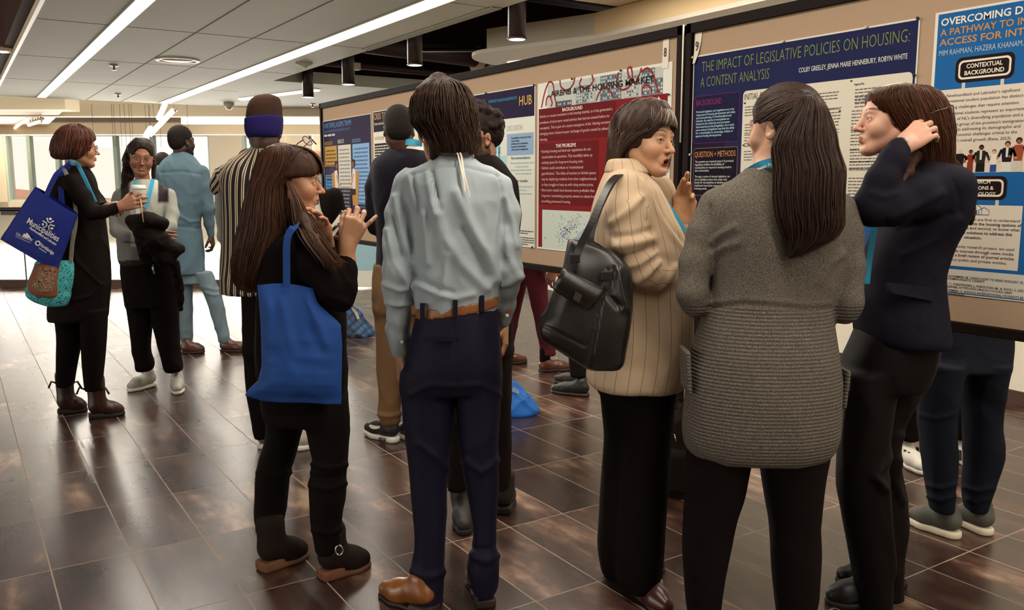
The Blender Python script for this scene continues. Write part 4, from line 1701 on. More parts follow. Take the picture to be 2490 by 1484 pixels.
# number cards
for (x, y_, z_, t, lab) in ((0, 3.285, 2.02, '8', 'white card numbered 8 pinned near the seam of the boards'), (0, 3.062, 2.02, '9', 'curled white card numbered 9 above the housing policy poster')):
    root = empty('number_card', (BX - .004, y_, z_))
    tag(root, lab, 'card', 'board number cards')
    b = MB()
    n = 6
    for i in range(n):                                               # curls away from the felt towards the foot
        z0, z1 = .095 - .145 * i / n, .095 - .145 * (i + 1) / n
        c0, c1 = (.012 if t == '9' else .004) * (i / n) ** 2, (.012 if t == '9' else .004) * ((i + 1) / n) ** 2
        w0 = .022 * (1 - (.7 * (i / n) ** 2 if t == '9' else 0))
        w1 = .022 * (1 - (.7 * ((i + 1) / n) ** 2 if t == '9' else 0))
        b.add([(-c0, .022, z0), (-c0, .022 - 2 * w0, z0), (-c1, .022 - 2 * w1, z1), (-c1, .022, z1)], [(0, 3, 2, 1)])
    o = b.build('card', mat('card_white', '#ddd3c0', .6), root)
    sm = o.modifiers.new('solid', 'SOLIDIFY')
    sm.thickness = .0006
    v, f = text_mesh(t, .012)
    b = MB()
    b.add([(-.0035 - (.004 if t == '9' else 0), .012 - q[0] * .042, .018 + q[1] * .062 - .01) for q in v], f)
    b.build('lettering', mat('ink_black', '#2a1a16', .6), root)
# ------------------------------------------------------------------ people: heads, hands, hair, shoes
def head_prims(c, R, s=1., mouth='closed', nose=1., jaw=1., neck=True, neck_to=None, ears=True, neck_r=.054):
    """a head in its own frame (x its right when y is where it faces, z up, origin between the ears at eye height)"""
    c = A3(c)
    T = lambda x, y, z: c + R @ (A3((x, y, z)) * s)
    E = lambda p, r, k, op='+', RR=None: ell(T(*p), A3(r) * s, k * s, op, R if RR is None else R @ RR)
    S = lambda a, b, ra, rb, k, op='+': seg(T(*a), T(*b), ra * s, rb * s, k * s, op)
    o = [E((0, -.014, .034), (.0745, .096, .084), .01)]
    o += [E((0, .026, -.028), (.060, .064, .082), .03)]
    for q in (-1, 1):
        o += [S((q * .054 * jaw, .000, -.052), (q * .020, .062, -.096), .018, .018, .03)]
        o += [S((q * .058, .030, .014), (q * .050, .050, -.028), .014, .018, .025)]
        o += [E((q * .037, .060, -.036), (.022, .022, .024), .022)]
    o += [E((0, .070, -.099), (.021, .019, .017), .025)]
    o += [S((-.034, .079, .021), (.034, .079, .021), .010, .010, .02)]
    for q in (-1, 1):
        o += [E((q * .0315, .100, -.001), (.019, .015, .0125), .014, '-')]
    n = nose
    o += [S((0, .083, .010), (0, .083 + .024 * n, -.029), .0075, .0092, .012)]
    o += [E((0, .083 + .028 * n, -.034), (.0098, .0105, .0088), .007)]
    for q in (-1, 1):
        o += [E((q * .0118, .080 + .017 * n, -.0365), (.0068, .010, .0068), .006)]
        o += [E((q * .0062, .083 + .020 * n, -.0425), (.0034, .006, .004), .003, '-')]
        # lids
        o += [E((q * .0315, .0755, -.001), (.0150, .0142, .0128), .006)]
        o += [E((q * .0315, .089, -.0025), (.0118, .016, .0020 if mouth == 'smile' else .0046), .002, '-')]
    o += [E((0, .082, -.066), (.026, .014, .020), .014)]
    if mouth == 'closed':
        for q in (-1, 1):
            o += [S((q * .0215, .083, -.0655), (q * .004, .0955, -.0610), .0040, .0052, .006)]
            o += [S((q * .0195, .083, -.0680), (0, .0930, -.0735), .0040, .0062, .006)]
        o += [S((-.020, .092, -.0668), (.020, .092, -.0668), .0016, .0016, .0025, '-')]
    elif mouth == 'open':
        for q in (-1, 1):
            o += [S((q * .0175, .084, -.0675), (q * .004, .0955, -.0600), .0042, .0052, .005)]
            o += [S((q * .0165, .084, -.0720), (0, .0910, -.0835), .0042, .0066, .006)]
        o += [E((0, .094, -.0708), (.0135, .020, .0062), .003, '-')]
    elif mouth == 'smile':
        for q in (-1, 1):
            o += [S((q * .027, .078, -.058), (q * .004, .0945, -.0610), .0036, .0046, .006)]
            o += [S((q * .025, .078, -.062), (0, .0915, -.0795), .0036, .0060, .006)]
            o += [E((q * .040, .062, -.034), (.022, .020, .020), .02)]
        o += [E((0, .092, -.0685), (.015, .018, .0066), .003, '-')] + [E((q * .014, .087, -.0650), (.010, .018, .0052), .003, '-') for q in (-1, 1)]
    o += [S((-.013, .091, -.087), (.013, .091, -.087), .004, .004, .012, '-')]
    if ears:
        for q in (-1, 1):
            Re = R3(-q * 22, 0, 0) @ R3(0, 12, 0)
            o += [E((q * .0765, -.010, -.010), (.0075, .0175, .030), .006, '+', Re)]
            o += [E((q * .0835, -.005, -.006), (.0065, .0095, .0175), .004, '-', Re)]
    if neck:
        nt = T(0, -.040, -.215) if neck_to is None else A3(neck_to)
        o += [seg(T(0, -.022, -.062), nt, neck_r * s, (neck_r + .004) * s, .03 * s)]
    return o


def head_color(c, R, s, skin_c, lip=None, brow=None, blush=.12, mouth='closed', brow_z=.026, beard=None):
    c = A3(c)
    sk = np.array(lin(skin_c) if isinstance(skin_c, str) else skin_c)
    lp = sk * (.62, .40, .40) if lip is None else np.array(lin(lip))
    bw = sk * .25 if brow is None else np.array(lin(brow))

    def f(V):
        q = ((V - c) @ R) / s
        x, y, z = q[:, 0], q[:, 1], q[:, 2]
        C = np.tile(sk, (len(V), 1))
        fr = y > .05
        # warm cheeks and nose
        w = np.exp(-(((np.abs(x) - .036) / .02) ** 2 + ((z + .036) / .02) ** 2)) + .8 * np.exp(-((x / .013) ** 2 + ((z + .034) / .012) ** 2))
        w = np.clip(w, 0, 1) * fr * blush * 2.2
        C = C * (1 - w[:, None] * np.array((0., .30, .34)))
        zc = -.0668 if mouth == 'closed' else (-.071 if mouth == 'open' else -.067 + 9. * x ** 2)
        hw, hh = (.022, .0115) if mouth == 'closed' else ((.019, .0165) if mouth == 'open' else (.028, .0135))
        m = np.clip(1.6 * (1 - np.sqrt((x / hw) ** 2 + ((z - zc) / hh) ** 2)) * 2.2, 0, 1) * (y > .074)
        C = C * (1 - m[:, None]) + lp * m[:, None]
        if mouth != 'closed':
            ins = (np.abs(x) < hw * .85) & (np.abs(z - zc) < hh * .62) & (y > .06) & (y < (.0865 if mouth == 'open' else .085) - 8. * x ** 2)
            C[ins] = (.05, .012, .010) if mouth == 'open' else (.85, .80, .70)
            if mouth == 'open':
                te = ins & (z > -.067)
                C[te] = (.62, .55, .45)
        # eyebrows
        bz = brow_z + .006 * (1 - ((np.abs(x) - .034) / .02) ** 2) - .002
        b = np.clip(1.4 - np.abs(z - bz) / .0034, 0, 1) * (np.abs(x) > .011) * (np.abs(x) < .056) * (y > .045)
        b = b * np.clip(1.2 - ((np.abs(x) - .033) / .025) ** 2, 0, 1)
        C = C * (1 - b[:, None]) + bw * b[:, None]
        # lash line
        e = np.exp(-((np.sqrt(((np.abs(x) - .0315) / .0128) ** 2 + ((z + .002) / .0056) ** 2) - 1) / .16) ** 2) * (y > .07) * (z > -.004)
        C = C * (1 - .8 * e[:, None]) + np.array((.02, .01, .008)) * .8 * e[:, None]
        if beard is not None:
            bd = np.clip((-.050 - z + .25 * np.maximum(.055 - y, 0) * 2) / .010, 0, 1) * (y > -.025) * (z > -.14)
            ms = np.clip(1 - np.abs(z + .052) / .006, 0, 1) * (np.abs(x) < .026) * (y > .07)
            bd = np.maximum(bd * (1 - m), ms)
            nb = .75 + .25 * np.clip(noise3(V * 160) * 2 + .5, 0, 1)
            bd = bd * nb
            C = C * (1 - bd[:, None]) + np.array(lin(beard)) * bd[:, None]
        return C
    return f


def eyeballs(c, R, s, gaze=(0., 1., 0.), iris='#4a3322'):
    """two eyeballs as extra geometry of the body mesh: white, iris and pupil by vertex colour"""
    c = A3(c)
    out = []
    g = A3(gaze)
    g /= np.linalg.norm(g)
    # a frame whose pole looks along the gaze
    e1 = np.cross(g, (0, 0, 1.))
    e1 /= np.linalg.norm(e1)
    e2 = np.cross(e1, g)
    ir = np.array(lin(iris))
    for q in (-1, 1):
        n, kk = 20, [0, .10, .17, .19, .28, .40, .46, .52, .7, 1., 1.5, 2.2, math.pi]
        V, Q, C = [], [], []
        for a in kk:
            for j in range(n):
                w = 2 * math.pi * j / n
                d = g * math.cos(a) + (e1 * math.cos(w) + e2 * math.sin(w)) * math.sin(a)
                V.append(c + R @ ((A3((q * .0315, .0745, -.001)) + d * .0128) * s))
                C.append((.006, .005, .005) if a < .18 else (ir if a < .44 else ((.62, .55, .48) if a < 2 else (.4, .3, .3))))
        for i in range(len(kk) - 1):
            for j in range(n):
                Q.append((i * n + j, i * n + (j + 1) % n, (i + 1) * n + (j + 1) % n, (i + 1) * n + j))
        out.append((np.array(V), np.array(Q), np.array(C, float)))
    return out


def hand_prims(wr, fwd, nrm, s=1., curl=((20, 30, 20),) * 4, spread=(8, 2, -3, -9), thumb=(35, 25, 20, 20), side=1, arm=None, arm_r=.026):
    """wr: wrist point; fwd: along the metacarpals; nrm: out of the BACK of the hand; side=+1 puts the thumb to fwd x nrm"""
    wr, f = A3(wr), A3(fwd)
    f /= np.linalg.norm(f)
    n = A3(nrm) - f * (A3(nrm) @ f)
    n /= np.linalg.norm(n)
    t = np.cross(f, n) * side                       # towards the thumb
    M = np.stack([t, f, n], 1)
    T = lambda p: wr + M @ (A3(p) * s)
    o = []
    base = [(.030, .088, .002), (.0095, .093, .005), (-.0115, .088, .003), (-.030, .078, -.002)]
    root = [(.016, .012, 0), (.006, .010, .002), (-.006, .010, .001), (-.016, .010, -.002)]
    rad = [.0098, .0102, .0096, .0084]
    lens = [(.042, .026, .021), (.047, .030, .022), (.043, .028, .022), (.033, .021, .019)]
    for b, r0, r, L, cu, sp in zip(base, root, rad, lens, curl, spread):
        o.append(seg(T(r0), T(b), .0145 * s, .0118 * s, .012 * s))
        p = A3(b)
        a = 0.
        sp = math.radians(sp)
        pr = r
        for j in range(3):
            a += math.radians(cu[j])
            d = A3((math.sin(sp) * math.cos(a), math.cos(sp) * math.cos(a), -math.sin(a)))
            q = p + d * L[j]
            r2 = r * (1 - .09 * (j + 1))
            o.append(seg(T(p), T(q), pr * s, r2 * s, .003 * s))
            p, pr = q, r2
    o.append(ell(T((0, .048, -.008)), A3((.034, .044, .013)) * s, .012 * s, '+', M))
    o.append(ell(T((.022, .030, -.012)), A3((.016, .030, .014)) * s, .012 * s, '+', M))
    # thumb: leaves the side of the palm near its base
    a0, dn, b1, b2 = [math.radians(v) for v in thumb]
    p = A3((.022, .022, -.010))
    d = A3((math.sin(a0), math.cos(a0), -math.sin(dn)))
    d /= np.linalg.norm(d)
    ax = np.cross(d, A3((-1, 0.3, -.4)))
    ax /= np.linalg.norm(ax)

    def rot(v, an):
        return v * math.cos(an) + np.cross(ax, v) * math.sin(an) + ax * (ax @ v) * (1 - math.cos(an))
    pr = .0135
    for L, r2, an in ((.040, .0118, 0), (.031, .0108, b1), (.026, .0088, b2)):
        d = rot(d, an)
        q = p + d * L
        o.append(seg(T(p), T(q), pr * s, r2 * s, .005 * s))
        p, pr = q, r2
    if arm is not None:
        o.append(seg(T((0, .012, -.002)), wr + (A3(arm) - wr) * .25, .0215 * s, arm_r * .92 * s, .018 * s))
        o.append(seg(wr + (A3(arm) - wr) * .2, A3(arm), arm_r * .9 * s, arm_r * 1.25 * s, .015 * s))
    return o


def flat_color(c):
    c = np.array(lin(c) if isinstance(c, str) else c)
    return lambda V: np.tile(c, (len(V), 1))


def strands(name, paths, m, parent, r=.0016, col='#3a2418', var=.35, seed=1, sides=3):
    """many hair strands (view-frame polylines) as one mesh with a tone per strand"""
    rs = np.random.RandomState(seed)
    off = off_of(parent)
    Vs, Qs, Cs = [], [], []
    base = np.array(lin(col) if isinstance(col, str) else col)
    o = 0
    for pth in paths:
        p = np.asarray(pth, float)
        n = len(p)
        t = np.gradient(p, axis=0)
        t /= np.linalg.norm(t, axis=1)[:, None] + 1e-9
        a = np.cross(t, (0.21, 0.9, 0.37))
        a /= np.linalg.norm(a, axis=1)[:, None] + 1e-9
        b = np.cross(t, a)
        rr = r * rs.uniform(.6, 1.4) * np.concatenate([np.linspace(.5, 1, max(2, n // 4)), np.ones(n - max(2, n // 4) - n // 3), np.linspace(1, .15, n // 3)])[:n]
        ring = []
        for k in range(sides):
            w = 2 * math.pi * k / sides
            ring.append(p + (a * math.cos(w) + b * math.sin(w)) * rr[:, None])
        V = np.stack(ring, 1).reshape(-1, 3)
        i = np.arange(n - 1)[:, None] * sides
        k = np.arange(sides)[None, :]
        k2 = (k + 1) % sides
        Q = np.stack([i + k, i + k2, i + sides + k2, i + sides + k], -1).reshape(-1, 4) + o
        tone = base * (1 + rs.uniform(-var, var))
        if rs.rand() < .12:
            tone = tone * 1.5
        Vs.append(V)
        Qs.append(Q)
        Cs.append(np.tile(tone, (len(V), 1)))
        o += len(V)
    V, Q, C = np.concatenate(Vs) - off, np.concatenate(Qs), np.concatenate(Cs)
    me = np_mesh(name, V, Q)
    a = me.attributes.new('Col', 'FLOAT_COLOR', 'POINT')
    a.data.foreach_set('color', np.concatenate([C, np.ones((len(C), 1))], 1).astype(np.float32).ravel())
    return link_mesh(name, me, m, parent)


def loft_strands(rows, n, th=(0, 2 * math.pi), seed=2, z0=(0., .15), z1=(.85, 1.), lift=.004, wave=.006, steps=22, nexp=2.2):
    """strands running down a stack of rings [(cx,cy,z,a,b)] listed from the top down"""
    rs = np.random.RandomState(seed)
    A = np.array(rows, float)
    s = np.linspace(0, 1, len(A))
    out = []
    for _ in range(n):
        w = rs.uniform(*th)
        a0, a1 = rs.uniform(*z0), rs.uniform(*z1)
        u = np.linspace(a0, a1, steps)
        R = [np.interp(u, s, A[:, c]) for c in range(5)]
        off = rs.uniform(-.5, 1) * lift
        ww = w + rs.uniform(-.12, .12) * u + .05 * np.sin(u * rs.uniform(4, 9) + rs.uniform(0, 6))
        cw, sw = np.cos(ww), np.sin(ww)
        q = (np.abs(cw) ** nexp + np.abs(sw) ** nexp) ** (-1 / nexp)
        ph = rs.uniform(0, 6)
        wv = wave * np.sin(u * rs.uniform(6, 12) + ph) * u
        out.append(np.stack([R[0] + (R[3] + off + wv) * cw * q, R[1] + (R[4] + off + wv) * sw * q, R[2]], 1))
    return out


def rows_px(rows, y, dflt_b=None):
    """[(py, xl, xr, b[, dy])...] -> loft rows in the view frame, b = half thickness in depth (m)"""
    out = []
    for r in rows:
        py, xl, xr, b = r[:4]
        yy = y + (r[4] if len(r) > 4 else 0)
        p = P((xl + xr) / 2, py, yy)
        out.append((p[0], p[1], p[2], (xr - xl) / 2 * PS(py, yy), b))
    return out


def LP(rows, y, k=.01, n=2.2, cap=.012, op='+'):
    return loft(rows_px(rows, y), k, op, n, cap)


def LM(pts, y, k=.02, k0=None, sy=1.):
    """limb through pixels [(px,py,dy,r_px)...]"""
    return limb([(P(a, b, y + d), r * PS(b, y + d)) for (a, b, d, r) in pts], k, k0, '+', sy)


def shoe(parent, heel, toe, mats, w=.042, h=.075, sole=.022, heel_h=0., shaft=0., shaft_r=.05, res=.005, toe_r=.8, rise=.0, name='shoe', label=None, open_top=0., pitch=0., lace=None, sock=None, toe_lift=.0):
    """a shoe from heel to toe (floor points, view frame): upper plus sole; mats = (upper, sole)"""
    he, to = A3(heel), A3(toe)
    d = to - he
    L = np.linalg.norm(d)
    d /= L
    r = np.cross(d, (0, 0, 1.))
    r /= np.linalg.norm(r)
    u = np.cross(r, d)
    T = lambda a, b, c: he + d * (a * L) + r * b + u * c
    zs = sole + heel_h
    up = []
    up += [seg(T(.14, 0, zs * (1) + h * .42), T(.30, 0, zs + h * .40), w * .86, w * .84, .02)]
    up += [seg(T(.30, 0, zs + h * .36), T(.62, 0, sole + h * .26 + toe_lift), w * .84, w * .92, .03)]
    up += [seg(T(.62, 0, sole + h * .24 + toe_lift), T(1 - w * toe_r / L, 0, sole + h * .16 + toe_lift), w * .94, w * toe_r * .86, .03)]
    up += [seg(T(.16, 0, zs + h * .5), T(.20, 0, zs + h * .95), w * .80, w * .86, .02)]
    up += [seg(T(.26, 0, zs + h * .7), T(.55, 0, sole + h * .42), w * .62, w * .55, .03)]
    if shaft:
        up += [seg(T(.20, 0, zs + h * .8), T(.19, 0, zs + shaft), shaft_r * .92, shaft_r, .02)]
    up += [half(nrm=tuple(u), pt=T(0, 0, sole * .8 + .001), k=.002)]
    if open_top:
        up += [half(nrm=tuple(-u + d * .25), pt=T(.3, 0, zs + h * open_top), k=.006)]
    root = skin(name, up, mats[0], parent, res)
    if label:
        root['label'] = label
    so = []
    so += [seg(T(.13, 0, sole * .5), T(.35, 0, sole * .5), w * .90, w * .82, .02), seg(T(.35, 0, sole * .5), T(.64, 0, sole * .5), w * .82, w * 1.0, .02),
           seg(T(.64, 0, sole * .5), T(1 - w * toe_r / L, 0, sole * .5 + toe_lift * .4), w * 1.0, w * toe_r * .95, .02)]
    so += [half(nrm=tuple(-u), pt=T(0, 0, sole), k=.003), half(nrm=tuple(u), pt=T(0, 0, .0005), k=.003)]
    if heel_h:
        so += [Prim(rbox(T(.15, 0, (sole + heel_h) / 2), (.042, w * .84, (sole + heel_h) / 2), .006, 0, '+', np.stack([d, r, u], 1)).fn, T(.13, 0, 0) - .07, T(.13, 0, 0) + .09, .004, '+')]
    off = off_of(parent)
    V, Q = surf(so, res)
    me = np_mesh('sole', relax(V, Q, 1) - off, Q)
    so_o = link_mesh('sole', me, mats[1], root)
    if lace is not None:
        mb = MB()
        for i in range(4):
            a = .36 + .07 * i
            zz = sole + h * (.80 - .16 * i) + w * .34
            mb.tube([T(a, -w * .5, zz - .006) - off, T(a + .02, 0, zz + .004) - off, T(a, w * .5, zz - .006) - off], .0032, 6)
            mb.tube([T(a, -w * .5, zz - .006) - off, T(a + .045, 0, zz + .002) - off, T(a + .07, w * .5, zz - .016) - off], .003, 6)
        mb.build('laces', lace, root)
    return root


# ------------------------------------------------------------------ cloth materials and body assembly
M_SKIN = mat('skin', '#c89878', .5, .4, attr='Col')
M_HAIR = mat('hair', '#2a1a12', .5, .22, attr='Col')
HAIRM = {}


def hair_mat(c, rough=.4):
    return mat('hair_base_' + c.strip('#'), c, rough + .2, .18, var=.35, vscale=30, bump=.35, bscale=90, stretch=(1, 1, .12))


def cloth(name, c, rough=.85, var=.06, bump=.12, bscale=260, sheen=.0, vscale=9):
    return mat('cloth_' + name, c, rough, .12, var=var, vscale=vscale, bump=bump, bscale=bscale, sheen=sheen)


def stripe_cloth(name, base, line, period, width, double=0., rough=.85, axis=0, soft=False, bump=.1, var=.05):
    """stripes that follow the garment (its 'cloth' coordinates)"""
    m, nt, b = new_mat('cloth_' + name)
    N, L = nt.nodes, nt.links
    a = N.new('ShaderNodeAttribute')
    a.attribute_name = 'cloth'
    sp = N.new('ShaderNodeSeparateXYZ')
    L.new(a.outputs['Vector'], sp.inputs[0])

    def M(op, x, y=None):
        n = N.new('ShaderNodeMath')
        n.operation = op
        for i, v in enumerate((x, y)):
            if v is None:
                continue
            if isinstance(v, (int, float)):
                n.inputs[i].default_value = v
            else:
                L.new(v, n.inputs[i])
        return n.outputs[0]
    f = M('FRACT', M('DIVIDE', sp.outputs[axis], period))
    w = width / period
    k = M('LESS_THAN', f, w)
    if double:
        k = M('MAXIMUM', k, M('LESS_THAN', M('ABSOLUTE', M('SUBTRACT', f, double)), w / 2))
    if soft:
        k = M('MULTIPLY', k, .55)
    tc = N.new('ShaderNodeTexCoord')
    n1 = N.new('ShaderNodeTexNoise')
    n1.inputs['Scale'].default_value, n1.inputs['Detail'].default_value = 14, 4
    L.new(tc.outputs['Object'], n1.inputs['Vector'])
    mx = N.new('ShaderNodeMix')
    mx.data_type = 'RGBA'
    L.new(k, mx.inputs['Factor'])
    mx.inputs['A'].default_value = rgba(base)
    mx.inputs['B'].default_value = rgba(line)
    mr = N.new('ShaderNodeMapRange')
    mr.inputs['From Min'].default_value, mr.inputs['From Max'].default_value = .3, .7
    mr.inputs['To Min'].default_value, mr.inputs['To Max'].default_value = 1 - var, 1 + var
    L.new(n1.outputs['Fac'], mr.inputs['Value'])
    sc = N.new('ShaderNodeVectorMath')
    sc.operation = 'SCALE'
    L.new(mx.outputs['Result'], sc.inputs[0])
    L.new(mr.outputs['Result'], sc.inputs['Scale'])
    L.new(sc.outputs['Vector'], b.inputs['Base Color'])
    b.inputs['Roughness'].default_value = rough
    b.inputs['Specular IOR Level'].default_value = .25
    n2 = N.new('ShaderNodeTexNoise')
    n2.inputs['Scale'].default_value = 300
    L.new(tc.outputs['Object'], n2.inputs['Vector'])
    bp = N.new('ShaderNodeBump')
    bp.inputs['Strength'].default_value, bp.inputs['Distance'].default_value = bump, .01
    L.new(n2.outputs['Fac'], bp.inputs['Height'])
    L.new(bp.outputs['Normal'], b.inputs['Normal'])
    return m


def body(root, tone, head=None, hands=(), inner=(), inner_res=.016, hres=.003, handres=.0026, shrink=.016, nails=None):
    """the person's own body: head and neck, hands, and the trunk and limbs inside the clothes, one mesh"""
    parts = []
    if head:
        c, R, s = head['c'], head['R'], head.get('s', .95)
        kw = {k: v for k, v in head.items() if k in ('mouth', 'nose', 'jaw', 'neck', 'neck_to', 'ears', 'neck_r')}
        pr = head_prims(c, R, s, **kw)
        V, Q = surf(pr, hres)
        V = relax(V, Q, 1)
        ck = {k: v for k, v in head.items() if k in ('lip', 'brow', 'blush', 'mouth', 'brow_z', 'beard')}
        parts.append((V, Q, head_color(c, R, s, tone, **ck)(V)))
        if head.get('eyes', True):
            parts += eyeballs(c, R, s, head.get('gaze', (0, 1, 0)), head.get('iris', '#4a3322'))
    for h in hands:
        V, Q = surf(h, handres)
        V = relax(V, Q, 1)
        parts.append((V, Q, flat_color(tone)(V)))
    if inner:
        V, Q = surf(list(inner), inner_res, shrink)
        if len(V):
            parts.append((V, Q, flat_color(tone)(V)))
    o, Vs, Qs, Cs = 0, [], [], []
    for V, Q, C in parts:
        Vs.append(V)
        Qs.append(Q + o)
        Cs.append(C)
        o += len(V)
    off = np.array([root['ox'], root['oy'], root['oz']])
    C = np.concatenate(Cs)
    me = np_mesh('body', np.concatenate(Vs) - off, np.concatenate(Qs))
    a = me.attributes.new('Col', 'FLOAT_COLOR', 'POINT')
    a.data.foreach_set('color', np.concatenate([C, np.ones((len(C), 1))], 1).astype(np.float32).ravel())
    return link_mesh('body', me, M_SKIN, root)


def fl(px, py):
    """floor point seen at a pixel"""
    y = floor_y(py)
    return P(px, py, y)


def band(name, pts, w, t, m, parent, normal=None, n=None):
    """a flat ribbon (strap, lanyard) along view-frame points, w wide, t thick; normal(i) turns it"""
    off = off_of(parent)
    p = [A3(q) - off for q in pts]
    b = MB()
    vs, fs = [], []
    for i, q in enumerate(p):
        tg = p[min(i + 1, len(p) - 1)] - p[max(i - 1, 0)]
        tg = tg / (np.linalg.norm(tg) + 1e-9)
        nn = A3(normal[i] if normal is not None and hasattr(normal[0], '__len__') else (normal if normal is not None else (0, -1, 0)))
        nn = nn - tg * (nn @ tg)
        nn /= np.linalg.norm(nn) + 1e-9
        sd = np.cross(tg, nn)
        for a, c in ((-1, -1), (1, -1), (1, 1), (-1, 1)):
            vs.append(q + sd * a * w / 2 + nn * c * t / 2)
    for i in range(len(p) - 1):
        for k in range(4):
            fs.append((i * 4 + k, i * 4 + (k + 1) % 4, (i + 1) * 4 + (k + 1) % 4, (i + 1) * 4 + k))
    fs += [(3, 2, 1, 0), tuple(len(p) * 4 - 4 + k for k in range(4))]
    b.add(vs, fs, 0, False)
    return b.build(name, m, parent)


def spline(pts, n=8):
    Q = [A3(p) for p in pts]
    out = []
    for i in range(len(Q) - 1):
        a, b, c, d = Q[max(i - 1, 0)], Q[i], Q[i + 1], Q[min(i + 2, len(Q) - 1)]
        for t in np.linspace(0, 1, n + 1)[:-1]:
            out.append(.5 * (2 * b + (c - a) * t + (2 * a - 5 * b + 4 * c - d) * t * t + (-a + 3 * b - 3 * c + d) * t ** 3))
    out.append(Q[-1])
    return out


def wear(name, pts, w, m, parent, t=.0035, n=8, normal=(0, -1, 0)):
    return band(name, spline(pts, n), w, t, m, parent, normal)


def person(label, x, y, group=None):
    r = view_root('person', x, y)
    tag(r, label, 'person', group)
    return r


def glasses(parent, c, R, s, col, lens=True, name='glasses', rim=.0016, rx=.0245, rz=.0185, square=2.6):
    """spectacles in a head frame, resting on the nose"""
    off = off_of(parent)
    T = lambda x, y, z: A3(c) + R @ (A3((x, y, z)) * s) - off
    m = mat('rim_' + col.strip('#'), col, .3, .5)
    b = MB()
    for q in (-1, 1):
        ring = []
        for i in range(25):
            a = 2 * math.pi * i / 24
            cc, ss = math.cos(a), math.sin(a)
            k = (abs(cc) ** square + abs(ss) ** square) ** (-1 / square)
            ring.append(T(q * .033 + rx * cc * k, .104 - .010 * (abs(q * .033 + rx * cc * k) / .06) ** 2, -.003 + rz * ss * k))
        b.tube(ring, rim * s, 6, caps=False)
        b.tube([T(q * .058, .094, .006), T(q * .077, .080, .006), T(q * .083, .03, .004), T(q * .083, -.005, .0), T(q * .080, -.020, -.015)], rim * s * 1.1, 6)
    b.tube([T(-.010, .105, .003), T(0, .109, .006), T(.010, .105, .003)], rim * s, 6)
    o = b.build(name, m, parent)
    if lens:
        b = MB()
        for q in (-1, 1):
            vs = []
            for i in range(24):
                a = 2 * math.pi * i / 24
                cc, ss = math.cos(a), math.sin(a)
                k = (abs(cc) ** square + abs(ss) ** square) ** (-1 / square)
                vs.append(T(q * .033 + rx * cc * k, .104 - .010 * (abs(q * .033 + rx * cc * k) / .06) ** 2, -.003 + rz * ss * k))
            b.add(vs, [tuple(range(24))])
        b.build('lens', lens_mat(), o)
    return o


def lens_mat():
    if 'lens' in MATS:
        return MATS['lens']
    m, nt, bb = new_mat('lens')
    nt.nodes.remove(bb)
    tr, gl, mx = nt.nodes.new('ShaderNodeBsdfTransparent'), nt.nodes.new('ShaderNodeBsdfGlossy'), nt.nodes.new('ShaderNodeMixShader')
    gl.inputs['Roughness'].default_value = .05
    mx.inputs[0].default_value = .10
    nt.links.new(tr.outputs[0], mx.inputs[1])
    nt.links.new(gl.outputs[0], mx.inputs[2])
    nt.links.new(mx.outputs[0], nt.nodes['Material Output'].inputs['Surface'])
    MATS['lens'] = m
    return m


BLACK = '#0e0605'
M_BLACKC = cloth('black', BLACK, .9, .1, .1)
M_LANYARD = mat('lanyard_blue', '#3aa0c4', .5, .4)


